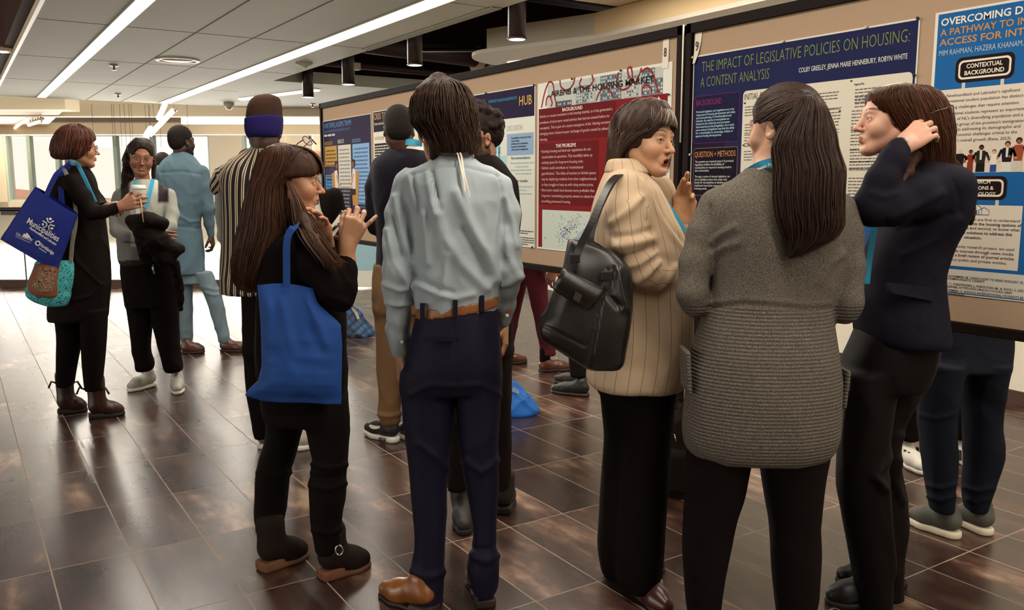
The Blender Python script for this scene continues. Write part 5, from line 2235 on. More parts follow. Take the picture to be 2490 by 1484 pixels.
# ------------------------------------------------------------------ man in the grey-blue shirt (seen from behind)
def shirt_man():
    y = 2.72
    root = person('person with collar-length brown hair seen from behind in grey-blue shirt and brown belt', P(1110, 800, y)[0], y)
    shirt = [LP([(366, 1066, 1140, .060), (380, 1056, 1150, .066), (394, 1034, 1172, .080), (410, 1004, 1198, .098), (430, 985, 1217, .112), (470, 985, 1222, .128), (520, 998, 1222, .135), (580, 1003, 1222, .135), (640, 1001, 1217, .130),
                 (690, 1002, 1213, .128), (722, 1008, 1211, .126), (748, 1016, 1209, .122), (762, 1020, 1207, .118)], y, .02, 2.3)]
    armL = LM([(992, 448, .01, 36), (975, 520, .01, 37), (969, 600, -.01, 36), (968, 660, -.02, 35), (967, 706, 0, 32), (971, 770, .03, 28), (974, 830, .06, 22.5), (975, 850, .07, 22)], y, .02, .022)
    armR = LM([(1215, 455, .01, 34), (1232, 520, .01, 30), (1238, 600, -.01, 29), (1238, 655, -.01, 30), (1234, 700, .03, 26), (1229, 745, .06, 20), (1226, 782, .08, 17)], y, .02, .022)
    prims = shirt + armL + armR
    prims += LM([(966, 800, .05, 27), (972, 812, .05, 26)], y, .01)
    wr = [(.009, (8, 8, 3.5), 1), (.0035, (16, 16, 9), 1), (.002, (34, 34, 22)),
          ('fold', -0.0145, 5, [(1049, 412), (1056, 445), (1066, 490), (1071, 510)]), ('fold', 0.0087, 9, [(1040, 420), (1048, 470), (1062, 520)]),
          ('fold', 0.0159, 13, [(1110, 470), (1150, 560), (1190, 640), (1205, 680)]), ('fold', -0.0130, 10, [(1128, 560), (1160, 620), (1185, 670)]),
          ('fold', 0.0145, 14, [(1060, 500), (1085, 580), (1130, 650), (1180, 700)]), ('fold', 0.0101, 8, [(1010, 690), (1060, 712), (1110, 726), (1150, 716)]),
          ('fold', -0.0087, 7, [(1006, 670), (1050, 696), (1100, 712)]), ('fold', 0.0101, 8, [(1030, 520), (1035, 580), (1040, 640)]), ('fold', 0.0087, 8, [(1090, 620), (1082, 680), (1070, 722)]),
          ('fold', -0.0087, 3.5, [(1002, 424), (1060, 408), (1110, 402), (1165, 410), (1214, 430)]), ('fold', -0.0116, 4, [(1003, 428), (1012, 480), (1013, 520)]), ('fold', -0.0087, 4, [(1216, 440), (1222, 500), (1224, 560)]),
          ('fold', 0.0130, 9, [(962, 480), (975, 560), (1000, 640)]), ('fold', 0.0130, 9, [(945, 560), (962, 640), (990, 690)]), ('fold', -0.0116, 7, [(955, 530), (975, 620)]),
          ('fold', 0.0116, 8, [(940, 690), (970, 704), (1000, 700)]), ('fold', 0.0116, 7, [(945, 735), (970, 742), (994, 736)]), ('fold', 0.0116, 9, [(1228, 560), (1236, 620), (1258, 668)]), ('fold', 0.0116, 8, [(1222, 690), (1240, 684), (1262, 670)]),
          ('fold', 0.0087, 6, [(1225, 480), (1245, 540), (1258, 600)])]
    m = stripe_cloth('fine_blue_stripe', '#9da5a8', '#7b8992', .0034, .0014, 0, .75, soft=True)
    s = skin('shirt', prims, m, root, .0065, wr, uv=True)
    # collar, cuff buttons
    c = [LP([(360, 1060, 1146, .064), (372, 1057, 1150, .067), (386, 1050, 1158, .070)], y, .006)]
    skin('collar', c, m, s, .006, [(.002, (14, 14, 14))], uv=True).parent = root
    b = MB()
    off = np.array([root['ox'], root['oy'], 0])
    for (px, py) in ((972, 790), (978, 832), (1233, 768)):
        q = P(px, py, y - .03 if px > 1000 else y + .0)
        b.sphere(tuple(q - off), .006, 10, 6, sc=(1, .5, 1))
    b.build('button', mat('button_pearl', '#cfc6b8', .3), root)
    # trousers
    pel = [LP([(744, 1016, 1209, .118), (780, 1009, 1214, .128), (830, 998, 1219, .138), (880, 985, 1222, .140), (920, 978, 1221, .132), (950, 976, 1219, .112)], y, .012, 2.3)]
    legL = LP([(900, 975, 1104, .100), (940, 973, 1107, .102), (1000, 979, 1104, .098), (1080, 987, 1096, .090), (1160, 996, 1089, .080), (1250, 1004, 1086, .073), (1330, 1008, 1083, .070), (1390, 999, 1080, .075), (1425, 1000, 1078, .078), (1470, 1004, 1076, .076), (1496, 1004, 1076, .07)], y, .02, 2.1)
    legR = LP([(900, 1104, 1222, .100), (940, 1108, 1219, .102), (1010, 1111, 1216, .096), (1077, 1117, 1213, .090), (1169, 1130, 1213, .078), (1240, 1143, 1210, .070), (1300, 1151, 1208, .068), (1344, 1143, 1210, .074), (1376, 1135, 1215, .078), (1404, 1141, 1213, .074), (1443, 1155, 1206, .062)], y, .02, 2.1)
    legR.k = .008
    tr = pel + [legL, legR]
    wr = [(.004, (7, 7, 4), 1), ('fold', .008, 9, [(1096, 1150), (1070, 1120), (1020, 1080)]), ('fold', .008, 8, [(1210, 1120), (1170, 1150), (1135, 1120)]), ('fold', -.005, 3, [(1106, 800), (1107, 870), (1108, 930)]),
          ('fold', .009, 9, [(1150, 1350), (1180, 1365), (1212, 1352)]), ('fold', -.006, 5, [(1140, 1330), (1175, 1338), (1210, 1326)]), ('fold', .008, 9, [(1005, 1390), (1040, 1405), (1078, 1392)]), ('fold', .005, 7, [(1000, 960), (1050, 935), (1100, 940)]), ('fold', .005, 7, [(1120, 940), (1170, 935), (1215, 960)])]
    mt = cloth('navy_trousers', '#171425', .62, .08, .1)
    t = skin('trousers', tr, mt, root, .0075, wr)
    b = MB()
    p0, p1 = P(1030, 828, y - .148), P(1103, 824, y - .152)
    b.box(tuple(np.minimum(p0, p1) - off + (0, 0, -.003)), tuple(np.maximum(p0, p1) - off + (0, .012, .003)))
    b.build('pocket_welt', cloth('navy_welt', '#141222', .7), t)
    # belt
    nrm = (-.15, 0, 1)
    bl = [LP([(700, 1010, 1214, .124), (745, 1012, 1213, .126), (800, 1008, 1216, .131)], y, .01, 2.3),
          half(nrm=nrm, pt=P(1030, 769, y), k=.002), half(nrm=tuple(-v for v in A3(nrm)), pt=P(1030, 744, y), k=.002)]
    be = skin('belt', bl, mat('leather_tan', '#7d4a24', .42, .5, var=.12, vscale=14), root, .005)
    for px, row in ((1107, 748), (1172, 738), (1027, 757)):
        q = P(px, row, y - (.132 if 1050 < px < 1150 else .112)) - off
        b = MB()
        b.box(tuple(q + (-.007, -.004, -.026)), tuple(q + (.007, .012, .024)))
        b.build('belt_loop', mt, t, bevel=.002)
    # head, hair
    R = R3(28, -4, 0)
    c = P(1082, 300, y + .01)
    neck = P(1098, 400, y)
    hand = hand_prims(P(975, 856, y + .075), (.02, .25, -1), (-1, .1, 0), .95, ((15, 25, 15),) * 4, thumb=(40, 20, 15, 15), side=-1, arm=P(974, 820, y + .06))
    hand2 = hand_prims(P(1222, 776, y + .10), (-.3, 1, -.35), (1, .1, 0), .95, ((20, 30, 15),) * 4, side=1, arm=P(1228, 745, y + .06))
    body(root, '#a57a5e', dict(c=c, R=R, s=1.0, neck_to=neck, brow='#2a1a12', ears=False), [hand, hand2], prims + tr)
    hair = [LP([(190, 1064, 1092, .04), (198, 1046, 1112, .07), (214, 1026, 1130, .095), (240, 1012, 1143, .112), (270, 1010, 1148, .117), (300, 1018, 1149, .112), (322, 1038, 1151, .100), (355, 1052, 1152, .082), (376, 1060, 1148, .068), (386, 1075, 1138, .05)], y, .02, 2.1)]
    hair += LM([(1030, 240, -.04, 17), (1020, 275, -.05, 14), (1022, 305, -.04, 9)], y, .03) + LM([(1064, 200, -.03, 20), (1040, 222, -.05, 20)], y, .03)
    hair += LM([(1130, 330, -.06, 16), (1146, 366, -.05, 9)], y, .03) + LM([(1060, 345, -.06, 16), (1052, 384, -.05, 7)], y, .03)
    h = skin('hair', hair, hair_mat('#2c1c14'), root, .006, [(.006, (14, 14, 6), 1), (.004, (40, 40, 10), 1)])
    rows = rows_px([(192, 1066, 1092, .04), (200, 1046, 1112, .07), (214, 1026, 1130, .095), (240, 1011, 1144, .113), (270, 1008, 1149, .118), (300, 1014, 1150, .113), (322, 1034, 1153, .102), (355, 1050, 1156, .088), (376, 1058, 1153, .074), (392, 1066, 1142, .06)], y)
    st = loft_strands(rows, 1000, (math.pi * .95, math.pi * 2.05), 5, (0, .35), (.5, 1.), .012, .017, 24, 2.1)
    strands('hair_strands', st, M_HAIR, h, .0012, '#3a261a', .45, 3)
    # white cords of the badge
    for dx, end in ((0, (1131, 466)), (7, (1143, 479))):
        wear('lanyard_cord', [P(1112 + dx, 372, y - .085), P(1116 + dx, 384, y - .100), P(1124 + dx * .6, 420, y - .135), P(1129 + dx * .8, 445, y - .146), P(*end, y - .15)], .0045, mat('cord_white', '#e8dcc6', .6), root, .003)
    wear('lanyard_band', [P(1056, 372, y - .03), P(1078, 376, y - .075), P(1112, 377, y - .085), P(1140, 374, y - .055), P(1150, 370, y)], .011, mat('lanyard_dark', '#241a18', .6), root, .003)
    # shoes
    mu, ms = mat('leather_cognac', '#7c4a22', .3, .6, var=.2, vscale=12), mat('sole_dark', '#2a1a14', .6)
    shoe(root, fl(1052, 1494), fl(924, 1446), (mu, ms), .041, .085, .016, .012, res=.005, name='shoe', lace=mat('lace_dark', '#2a1a14', .7))
    h0 = fl(1184, 1482)
    shoe(root, h0, h0 + (-.06, .27, 0), (mu, ms), .039, .085, .016, .016, res=.005, name='shoe')


shirt_man()


# ------------------------------------------------------------------ woman with the ponytail and grey cardigan
def knit_material():
    m, nt, b = new_mat('cloth_grey_knit')
    N, L = nt.nodes, nt.links
    tc = N.new('ShaderNodeTexCoord')
    sp = N.new('ShaderNodeSeparateXYZ')
    L.new(tc.outputs['Object'], sp.inputs[0])
    n1 = N.new('ShaderNodeTexNoise')
    n1.inputs['Scale'].default_value, n1.inputs['Detail'].default_value = 330, 4
    L.new(tc.outputs['Object'], n1.inputs['Vector'])
    col = ramp(nt, n1.outputs['Fac'], [(.30, '#3b352f'), (.5, '#544d45'), (.70, '#70685d')])
    L.new(col, b.inputs['Base Color'])
    b.inputs['Roughness'].default_value = .92
    b.inputs['Specular IOR Level'].default_value = .15

    def M(op, x, y=None):
        n = N.new('ShaderNodeMath')
        n.operation = op
        for i, v in enumerate((x, y)):
            if v is None:
                continue
            if isinstance(v, (int, float)):
                n.inputs[i].default_value = v
            else:
                L.new(v, n.inputs[i])
        return n.outputs[0]
    z = sp.outputs['Z']
    rib = M('MULTIPLY', M('SINE', M('MULTIPLY', z, 2 * math.pi / .0105)), M('LESS_THAN', z, 1.055))
    hgt = M('ADD', rib, M('MULTIPLY', n1.outputs['Fac'], .7))
    bp = N.new('ShaderNodeBump')
    bp.inputs['Strength'].default_value, bp.inputs['Distance'].default_value = .38, .003
    L.new(hgt, bp.inputs['Height'])
    L.new(bp.outputs['Normal'], b.inputs['Normal'])
    return m


def ponytail_woman():
    y = 2.5
    root = person('person with long brown ponytail in long grey cardigan over black leggings', P(1850, 800, y)[0], y)
    tor = [LP([(413, 1814, 1890, .060), (424, 1800, 1905, .070), (440, 1775, 1945, .088), (458, 1748, 2010, .105), (482, 1728, 2044, .122), (540, 1722, 2060, .138), (600, 1726, 2056, .142), (680, 1728, 2036, .138), (740, 1721, 2020, .140), (800, 1699, 2026, .152), (860, 1682, 2034, .168), (940, 1670, 2040, .180), (1010, 1664, 2037, .182), (1060, 1664, 2030, .178), (1090, 1670, 2018, .165), (1104, 1682, 2004, .150)], y, .02, 2.25)]
    aL = LM([(1738, 500, .02, 38), (1712, 570, .01, 39), (1690, 640, -.01, 37), (1682, 715, -.03, 36), (1690, 738, -.02, 31), (1716, 720, .12, 27), (1745, 700, .22, 22)], y, .02, .03)
    aR = LM([(2044, 505, .02, 36), (2062, 570, .01, 35), (2068, 650, -.01, 33), (2062, 735, -.03, 34), (2056, 756, -.02, 30), (2036, 738, .12, 26), (2010, 712, .22, 21)], y, .02, .03)
    prims = tor + aL + aR
    wr = [(.004, (7, 7, 4), 1), ('fold', -.006, 4, [(1722, 748), (1800, 738), (1880, 742), (1960, 752), (2020, 748)]), ('fold', .004, 4, [(1722, 738), (1800, 729), (1880, 733), (1960, 742), (2020, 738)]),
          ('fold', -.007, 5, [(1726, 500), (1727, 560), (1728, 600)]), ('fold', -.006, 5, [(2054, 520), (2053, 600)]), ('fold', .006, 8, [(1730, 590), (1755, 570), (1790, 552)]), ('fold', .006, 8, [(1730, 620), (1765, 600), (1800, 590)]), ('fold', .006, 8, [(2050, 620), (2020, 640), (1990, 690)]), ('fold', -.005, 4, [(1760, 470), (1780, 440), (1812, 424)])]
    m = knit_material()
    s = skin('cardigan', prims, m, root, .0075, wr)
    b = skin('collar', [LP([(404, 1818, 1892, .056), (420, 1806, 1906, .064), (436, 1796, 1915, .07)], y, .01)], m, root, .006)
    # the two patch pockets standing off at the sides
    for (px, w) in ((1672, -1), (2040, 1)):
        top, bot = P(px, 846 if w < 0 else 892, y - .03), P(px + (0 if w < 0 else -6), 950 if w < 0 else 985, y - .03)
        skin('pocket', [rbox((top + bot) / 2 + (.006 * w, 0, 0), (.007, .06, (top[2] - bot[2]) / 2), .006, R=R3(0, 0, 4 * w))], m, root, .006)
    leg = [LP([(1040, 1672, 1826, .13), (1100, 1672, 1824, .125), (1150, 1668, 1817, .115), (1205, 1668, 1808, .105), (1256, 1664, 1791, .095), (1324, 1661, 1776, .085), (1393, 1663, 1764, .078), (1478, 1670, 1752, .07), (1560, 1684, 1746, .055), (1620, 1690, 1742, .05)], y, .01, 2.1)]
    leg += [LP([(1040, 1846, 2018, .13), (1100, 1848, 2012, .125), (1150, 1852, 2003, .115), (1218, 1862, 1995, .105), (1283, 1872, 1990, .092), (1341, 1876, 1994, .086), (1410, 1881, 1991, .08), (1478, 1887, 1983, .07), (1560, 1894, 1964, .055), (1620, 1898, 1952, .05)], y, .01, 2.1)]
    skin('leggings', leg, M_BLACKC, root, .009, [(.003, (8, 8, 5), 1)])
    R = R3(42, -3, 0)
    c = P(1902, 312, y + .02)
    hl = hand_prims(P(1745, 700, y + .22), (.7, .7, .1), (0, 0, 1), .9, ((20, 30, 20),) * 4, side=1, arm=P(1730, 708, y + .17))
    hr = hand_prims(P(2010, 712, y + .22), (-.7, .7, .1), (0, 0, 1), .9, ((20, 30, 20),) * 4, side=-1, arm=P(2025, 725, y + .17))
    body(root, '#ab7f66', dict(c=c, R=R, s=.96, neck_to=P(1862, 430, y), neck_r=.047, brow='#2a1a12'), [hl, hr], prims + leg)
    # hair drawn back to the tie, then the tail
    Rm = R
    cap = ell(c + R @ (A3((0, -.016, .034)) * .96), A3((.083, .105, .092)), .01, '+', Rm)
    tie = P(1963, 238, y - .085)
    hp = [cap, ell(c + R @ A3((0, -.05, -.01)), (.066, .060, .075), .03, '+', Rm)]
    # keep the hairline clear of the face and ear
    hp += [ell(c + R @ A3((-.085, .005, -.018)), (.030, .024, .040), .01, '-', Rm), ell(c + R @ A3((0, .125, -.03)), (.12, .085, .105), .012, '-', Rm), ell(c + R @ A3((-.075, .06, -.055)), (.05, .055, .055), .012, '-', Rm)]
    hp += [seg(P(1935, 250, y - .03), tie, .026, .012, .03)]
    h = skin('hair', hp, hair_mat('#22130d'), root, .005, [(.002, (20, 20, 20), 1)])
    tail = [(232, 1948, 1982, .022, -.085), (244, 1946, 1992, .030, -.095), (262, 1938, 2002, .036, -.105), (290, 1918, 2012, .046, -.105), (325, 1896, 2022, .056, -.110), (361, 1884, 2028, .062, -.118), (412, 1891, 2044, .064, -.135), (470, 1890, 2040, .060, -.150), (520, 1896, 2041, .052, -.158), (550, 1904, 2040, .046, -.162), (580, 1914, 2020, .036, -.164), (608, 1916, 1968, .024, -.164), (630, 1914, 1926, .008, -.164)]
    skin('ponytail', [LP(tail, y, .01, 2.0, .006)], hair_mat('#22130d'), root, .006, [(.006, (18, 18, 4), 1), (.004, (45, 45, 8), 1)])
    st = loft_strands(rows_px(tail, y), 1300, (0, 2 * math.pi), 8, (0, .05), (.70, 1.), .008, .010, 26, 2.0)
    rs = np.random.RandomState(4)
    for _ in range(1500):                                             # from hairline to tie over the skull
        az, el = rs.uniform(-2.6, 2.6), rs.uniform(-.55, 1.35)
        d = A3((math.sin(az) * math.cos(el), math.cos(az) * math.cos(el), math.sin(el)))
        d0 = A3((0.1, -.93, .42))
        p = []
        for t in np.linspace(0, 1, 14):
            q = d * (1 - t) + d0 * t
            q /= np.linalg.norm(q) + 1e-9
            p.append(c + R @ (A3((0, -.016, .034)) * .96 + q * A3((.0845, .1065, .0935)) * (1 + rs.uniform(.0, .018))))
        p = np.array(p)
        q0 = (p[0] - c) @ R
        if q0[1] > .055 or (q0[1] > -.005 and q0[2] < .012) or q0[2] < -.06:
            continue
        p[-1] = p[-1] * .3 + tie * .7
        st.append(p)
    strands('hair_strands', st, M_HAIR, h, .0011, '#2e1c13', .4, 6)
    b = MB()
    off = np.array([root['ox'], root['oy'], 0])
    b.sphere(tuple(tie - off), .017, 14, 10, sc=(1, .8, 1))
    b.build('hair_tie', mat('tie_dark', '#0a0504', .8), root)
    la = wear('lanyard', [P(1812, 420, y + .05), P(1828, 412, y - .015), P(1850, 402, y - .052), P(1880, 394, y - .068), P(1905, 394, y - .062), P(1925, 404, y - .02)], .024, M_LANYARD, root, .003)
    v, f = text_mesh('Mount Pearl', .02)
    w = v[:, 0].max()
    sp = spline([P(1838, 413, y - .040), P(1850, 407.5, y - .058), P(1870, 400.5, y - .069), P(1888, 398, y - .073)], 10)
    b = MB()
    vs = []
    for q in v:
        t = q[0] / w * (len(sp) - 1)
        i = min(int(t), len(sp) - 2)
        a = sp[i] + (sp[i + 1] - sp[i]) * (t - i)
        vs.append(tuple(a - off + (0, -.004, (q[1] - .36) * .0115)))
    b.add(vs, f)
    b.build('lettering', mat('ink_white', '#e6e2d8', .5), la)
    for (hx, tx) in ((1716, 1700), (1925, 1938)):
        h0 = fl(hx, 1640)
        shoe(root, h0, h0 + ((tx - hx) * .002, .24, 0), (M_BLACKC, mat('sole_black', '#120c0a', .7)), .040, .07, .02, res=.007)


ponytail_woman()


# ------------------------------------------------------------------ woman in the dark blue blazer, profile, hand at her hair
def blazer_woman():
    y = 2.72
    root = person('person in profile wearing a dark navy blazer, one hand raised to her long hair', P(2170, 800, y)[0], y)
    jac = [LP([(386, 2206, 2268, .060), (396, 2196, 2300, .095), (410, 2190, 2322, .150), (432, 2180, 2336, .185), (480, 2166, 2341, .190), (540, 2142, 2330, .175), (600, 2118, 2303, .155), (660, 2105, 2284, .148), (720, 2095, 2283, .160), (780, 2090, 2287, .178), (815, 2094, 2289, .185), (832, 2102, 2288, .182)], y, .02, 2.2)]
    arm = LM([(2290, 448, -.13, 48), (2235, 478, -.17, 50), (2170, 500, -.19, 47), (2122, 508, -.20, 40), (2118, 496, -.20, 36), (2145, 440, -.19, 37), (2172, 390, -.17, 33), (2185, 364, -.16, 30)], y, .02, .04)
    far = LM([(2240, 450, .14, 44), (2180, 560, .17, 42), (2150, 640, .15, 36), (2110, 690, .12, 30), (2090, 700, .10, 26)], y, .02, .03)
    prims = jac + arm + far
    wr = [(.005, (7, 7, 4), 1), ('fold', .009, 10, [(2290, 470), (2230, 500), (2170, 530)]), ('fold', -.007, 7, [(2310, 520), (2260, 545), (2190, 556)]), ('fold', .007, 9, [(2330, 530), (2280, 580), (2200, 620)]), ('fold', .006, 8, [(2180, 470), (2150, 480), (2120, 470)]), ('fold', .005, 9, [(2290, 640), (2250, 700), (2240, 790)]), ('fold', -.004, 5, [(2320, 440), (2336, 480), (2334, 520)])]
    mn = cloth('navy_blazer', '#110d18', .82, .08, .12)
    s = skin('blazer', prims, mn, root, .0075, wr)
    off = np.array([root['ox'], root['oy'], 0])
    # pocket flap
    fp = [P(2153, 686, y - .158), P(2266, 700, y - .15), P(2271, 733, y - .16), P(2240, 727, y - .166), P(2170, 713, y - .168), P(2155, 706, y - .162)]
    b = MB()
    n_ = len(fp)
    b.add([tuple(q - off) for q in fp] + [tuple(q - off + (0, -.006, 0)) for q in fp], [tuple(range(n_)), tuple(range(2 * n_ - 1, n_ - 1, -1))] + [(i, n_ + i, n_ + (i + 1) % n_, (i + 1) % n_) for i in range(n_)])
    b.build('pocket_flap', mn, s)
    tr = [LP([(800, 2092, 2280, .150), (840, 2072, 2274, .150), (880, 2054, 2264, .15), (940, 2050, 2240, .14)], y, .02, 2.2)]
    l1 = LP([(900, 2050, 2190, .085, -.05), (960, 2047, 2176, .09, -.05), (1050, 2042, 2160, .09, -.05), (1110, 2038, 2156, .088, -.05), (1171, 2038, 2160, .085, -.05), (1259, 2050, 2166, .082, -.05), (1341, 2067, 2166, .08, -.05), (1427, 2084, 2164, .078, -.05), (1478, 2092, 2162, .076, -.05)], y, .02, 2.1)
    l2 = LP([(900, 2110, 2262, .085, .07), (960, 2105, 2232, .09, .07), (1017, 2100, 2202, .09, .07), (1061, 2098, 2187, .088, .07), (1120, 2096, 2184, .085, .07), (1164, 2100, 2193, .082, .07), (1222, 2104, 2201, .08, .07), (1290, 2108, 2203, .078, .07), (1358, 2112, 2194, .076, .07), (1427, 2116, 2190, .076, .07), (1470, 2118, 2188, .074, .07)], y, .01, 2.1)
    tr += [l1, l2]
    skin('trousers', tr, cloth('black_satin', '#0d0605', .6, .1, .06), root, .009, [(.006, (8, 8, 3), 1), ('fold', .012, 9, [(2190, 1060), (2160, 1120), (2130, 1160), (2150, 1190)]), ('fold', .010, 8, [(2130, 1165), (2158, 1200), (2164, 1300), (2176, 1400)]), ('fold', .010, 9, [(2185, 1120), (2175, 1170), (2195, 1220)])])
    R = R3(88, 2, 0)
    c = P(2167, 291, y)
    wrist = P(2197, 354, y - .165)
    knuck = P(2255, 312, y - .15)
    f = knuck - wrist
    hand = hand_prims(wrist, f + (0, .012, .0), (-.35, -.85, .45), .97, ((28, 42, 25), (26, 40, 25), (24, 38, 24), (22, 34, 22)), (4, 1, -2, -6), (22, 40, 20, 15), side=-1, arm=P(2187, 366, y - .165), arm_r=.024)
    far_hand = hand_prims(P(2088, 702, y + .10), (-1, .1, -.1), (0, .2, 1), .9, ((20, 30, 20),) * 4, side=1, arm=P(2105, 692, y + .12))
    body(root, '#c09078', dict(c=c, R=R, s=.94, neck_to=P(2232, 410, y), neck_r=.048, brow='#4a2c1c', lip='#9a5a48', nose=1.08, ears=False), [hand, far_hand], prims + tr)
    hr = [LP([(206, 2168, 2216, .05), (213, 2140, 2240, .078), (227, 2121, 2262, .094), (246, 2117, 2274, .100), (268, 2126, 2284, .102), (292, 2142, 2289, .10), (318, 2164, 2291, .097), (342, 2186, 2293, .092), (370, 2196, 2295, .085), (395, 2200, 2296, .08), (420, 2210, 2296, .072)], y, .02, 3.4)]
    hr += [LP([(380, 2240, 2300, .07, .03), (430, 2290, 2344, .075, .08), (480, 2306, 2347, .08, .09), (530, 2310, 2345, .075, .09), (548, 2316, 2338, .05, .09)], y, .03, 2.0)]
    hr += LM([(2225, 380, -.075, 17), (2205, 420, -.135, 12), (2190, 446, -.20, 6)], y, .02)
    h = skin('hair', hr, hair_mat('#3a2014'), root, .006, [(.004, (16, 16, 5), 1), (.003, (45, 45, 9), 1)])
    rows = rows_px([(207, 2176, 2206, .04), (214, 2140, 2240, .079), (228, 2121, 2263, .095), (247, 2117, 2276, .101), (269, 2126, 2286, .103), (293, 2142, 2291, .101), (319, 2164, 2293, .098), (343, 2185, 2295, .093), (372, 2194, 2297, .087), (400, 2199, 2299, .082), (424, 2210, 2300, .07)], y)
    st = loft_strands(rows, 1200, (math.pi, 2 * math.pi), 12, (0, .25), (.6, 1.), .007, .004, 22, 3.4)
    rows2 = rows_px([(380, 2238, 2302, .07, .03), (430, 2288, 2346, .077, .08), (480, 2304, 2349, .082, .09), (530, 2308, 2347, .077, .09), (556, 2316, 2338, .05, .09)], y)
    st += loft_strands(rows2, 160, (math.pi * .9, 2.1 * math.pi), 13, (0, .2), (.7, 1.), .006, .005, 16, 2.0)
    strands('hair_strands', st, M_HAIR, h, .0011, '#4a2a1a', .4, 9)
    lan = wear('lanyard', [P(2128, 540, y - .12), P(2122, 580, y - .13), P(2113, 640, y - .11), P(2108, 690, y - .10)], .017, M_LANYARD, root, .003, normal=(-.5, -1, 0))
    h0, t0 = fl(2130, 1476), fl(2003, 1466)
    ms = (mat('shoe_black', '#0f0807', .45), mat('sole_black', '#120c0a', .7))
    shoe(root, h0, t0, ms, .040, .07, .02, .008, res=.006)
    h1 = fl(2196, 1425)
    shoe(root, h1 + (0, 0, 0), h1 + (-.23, .03, 0), ms, .040, .07, .02, .008, res=.006)
    b = MB()                                                         # slim bracelet
    q = [wrist + R3(0, 0, 0) @ A3((0, 0, 0))]
    ax = f / np.linalg.norm(f)
    e1 = np.cross(ax, (0, 1, 0))
    e1 /= np.linalg.norm(e1)
    e2 = np.cross(ax, e1)
    ring = [tuple(wrist - off + ax * .006 + (e1 * math.cos(a) * 1.15 + e2 * math.sin(a)) * .0235) for a in np.linspace(0, 2 * math.pi, 25)]
    b.tube(ring, .0022, 6, caps=False)
    b.build('bracelet', M_CHROME, root)
    return wrist, knuck


_w, _k = blazer_woman()


# the spectacles in her fingers behind the head
def held_glasses():
    y = 2.72 - .10
    o = P(2300, 300, y)
    root = view_root('eyeglasses', o[0], o[1], o[2])
    tag(root, 'thin dark framed eyeglasses held behind the blazer wearer by her raised fingers', 'eyeglasses')
    m = mat('rim_dark', '#3a2a26', .35)
    pts = lambda *a: [tuple(P(px, py, y + d) - o) for (px, py, d) in a]
    b = MB()
    ring = spline([P(2317, 256, y), P(2322, 290, y), P(2326, 322, y), P(2316, 338, y + .01), P(2296, 346, y + .03), P(2290, 325, y + .04), P(2294, 285, y + .035), P(2303, 258, y + .015), P(2317, 256, y)], 5)
    b.tube([tuple(q - o) for q in ring], .0016, 6, caps=False)
    b.tube(pts((2317, 256, 0), (2300, 264, -.01), (2276, 270, -.02), (2262, 276, -.025)), .0016, 6)
    b.build('frame', m, root)
    b = MB()
    b.add([tuple(q - o) for q in ring[:-1]], [tuple(range(len(ring) - 1))])
    b.build('lens', lens_mat(), root)
    b = MB()
    b.tube(pts((2294, 346, .03), (2304, 352, .05)), .003, 6)
    b.build('nose_pad', m, root)


held_glasses()


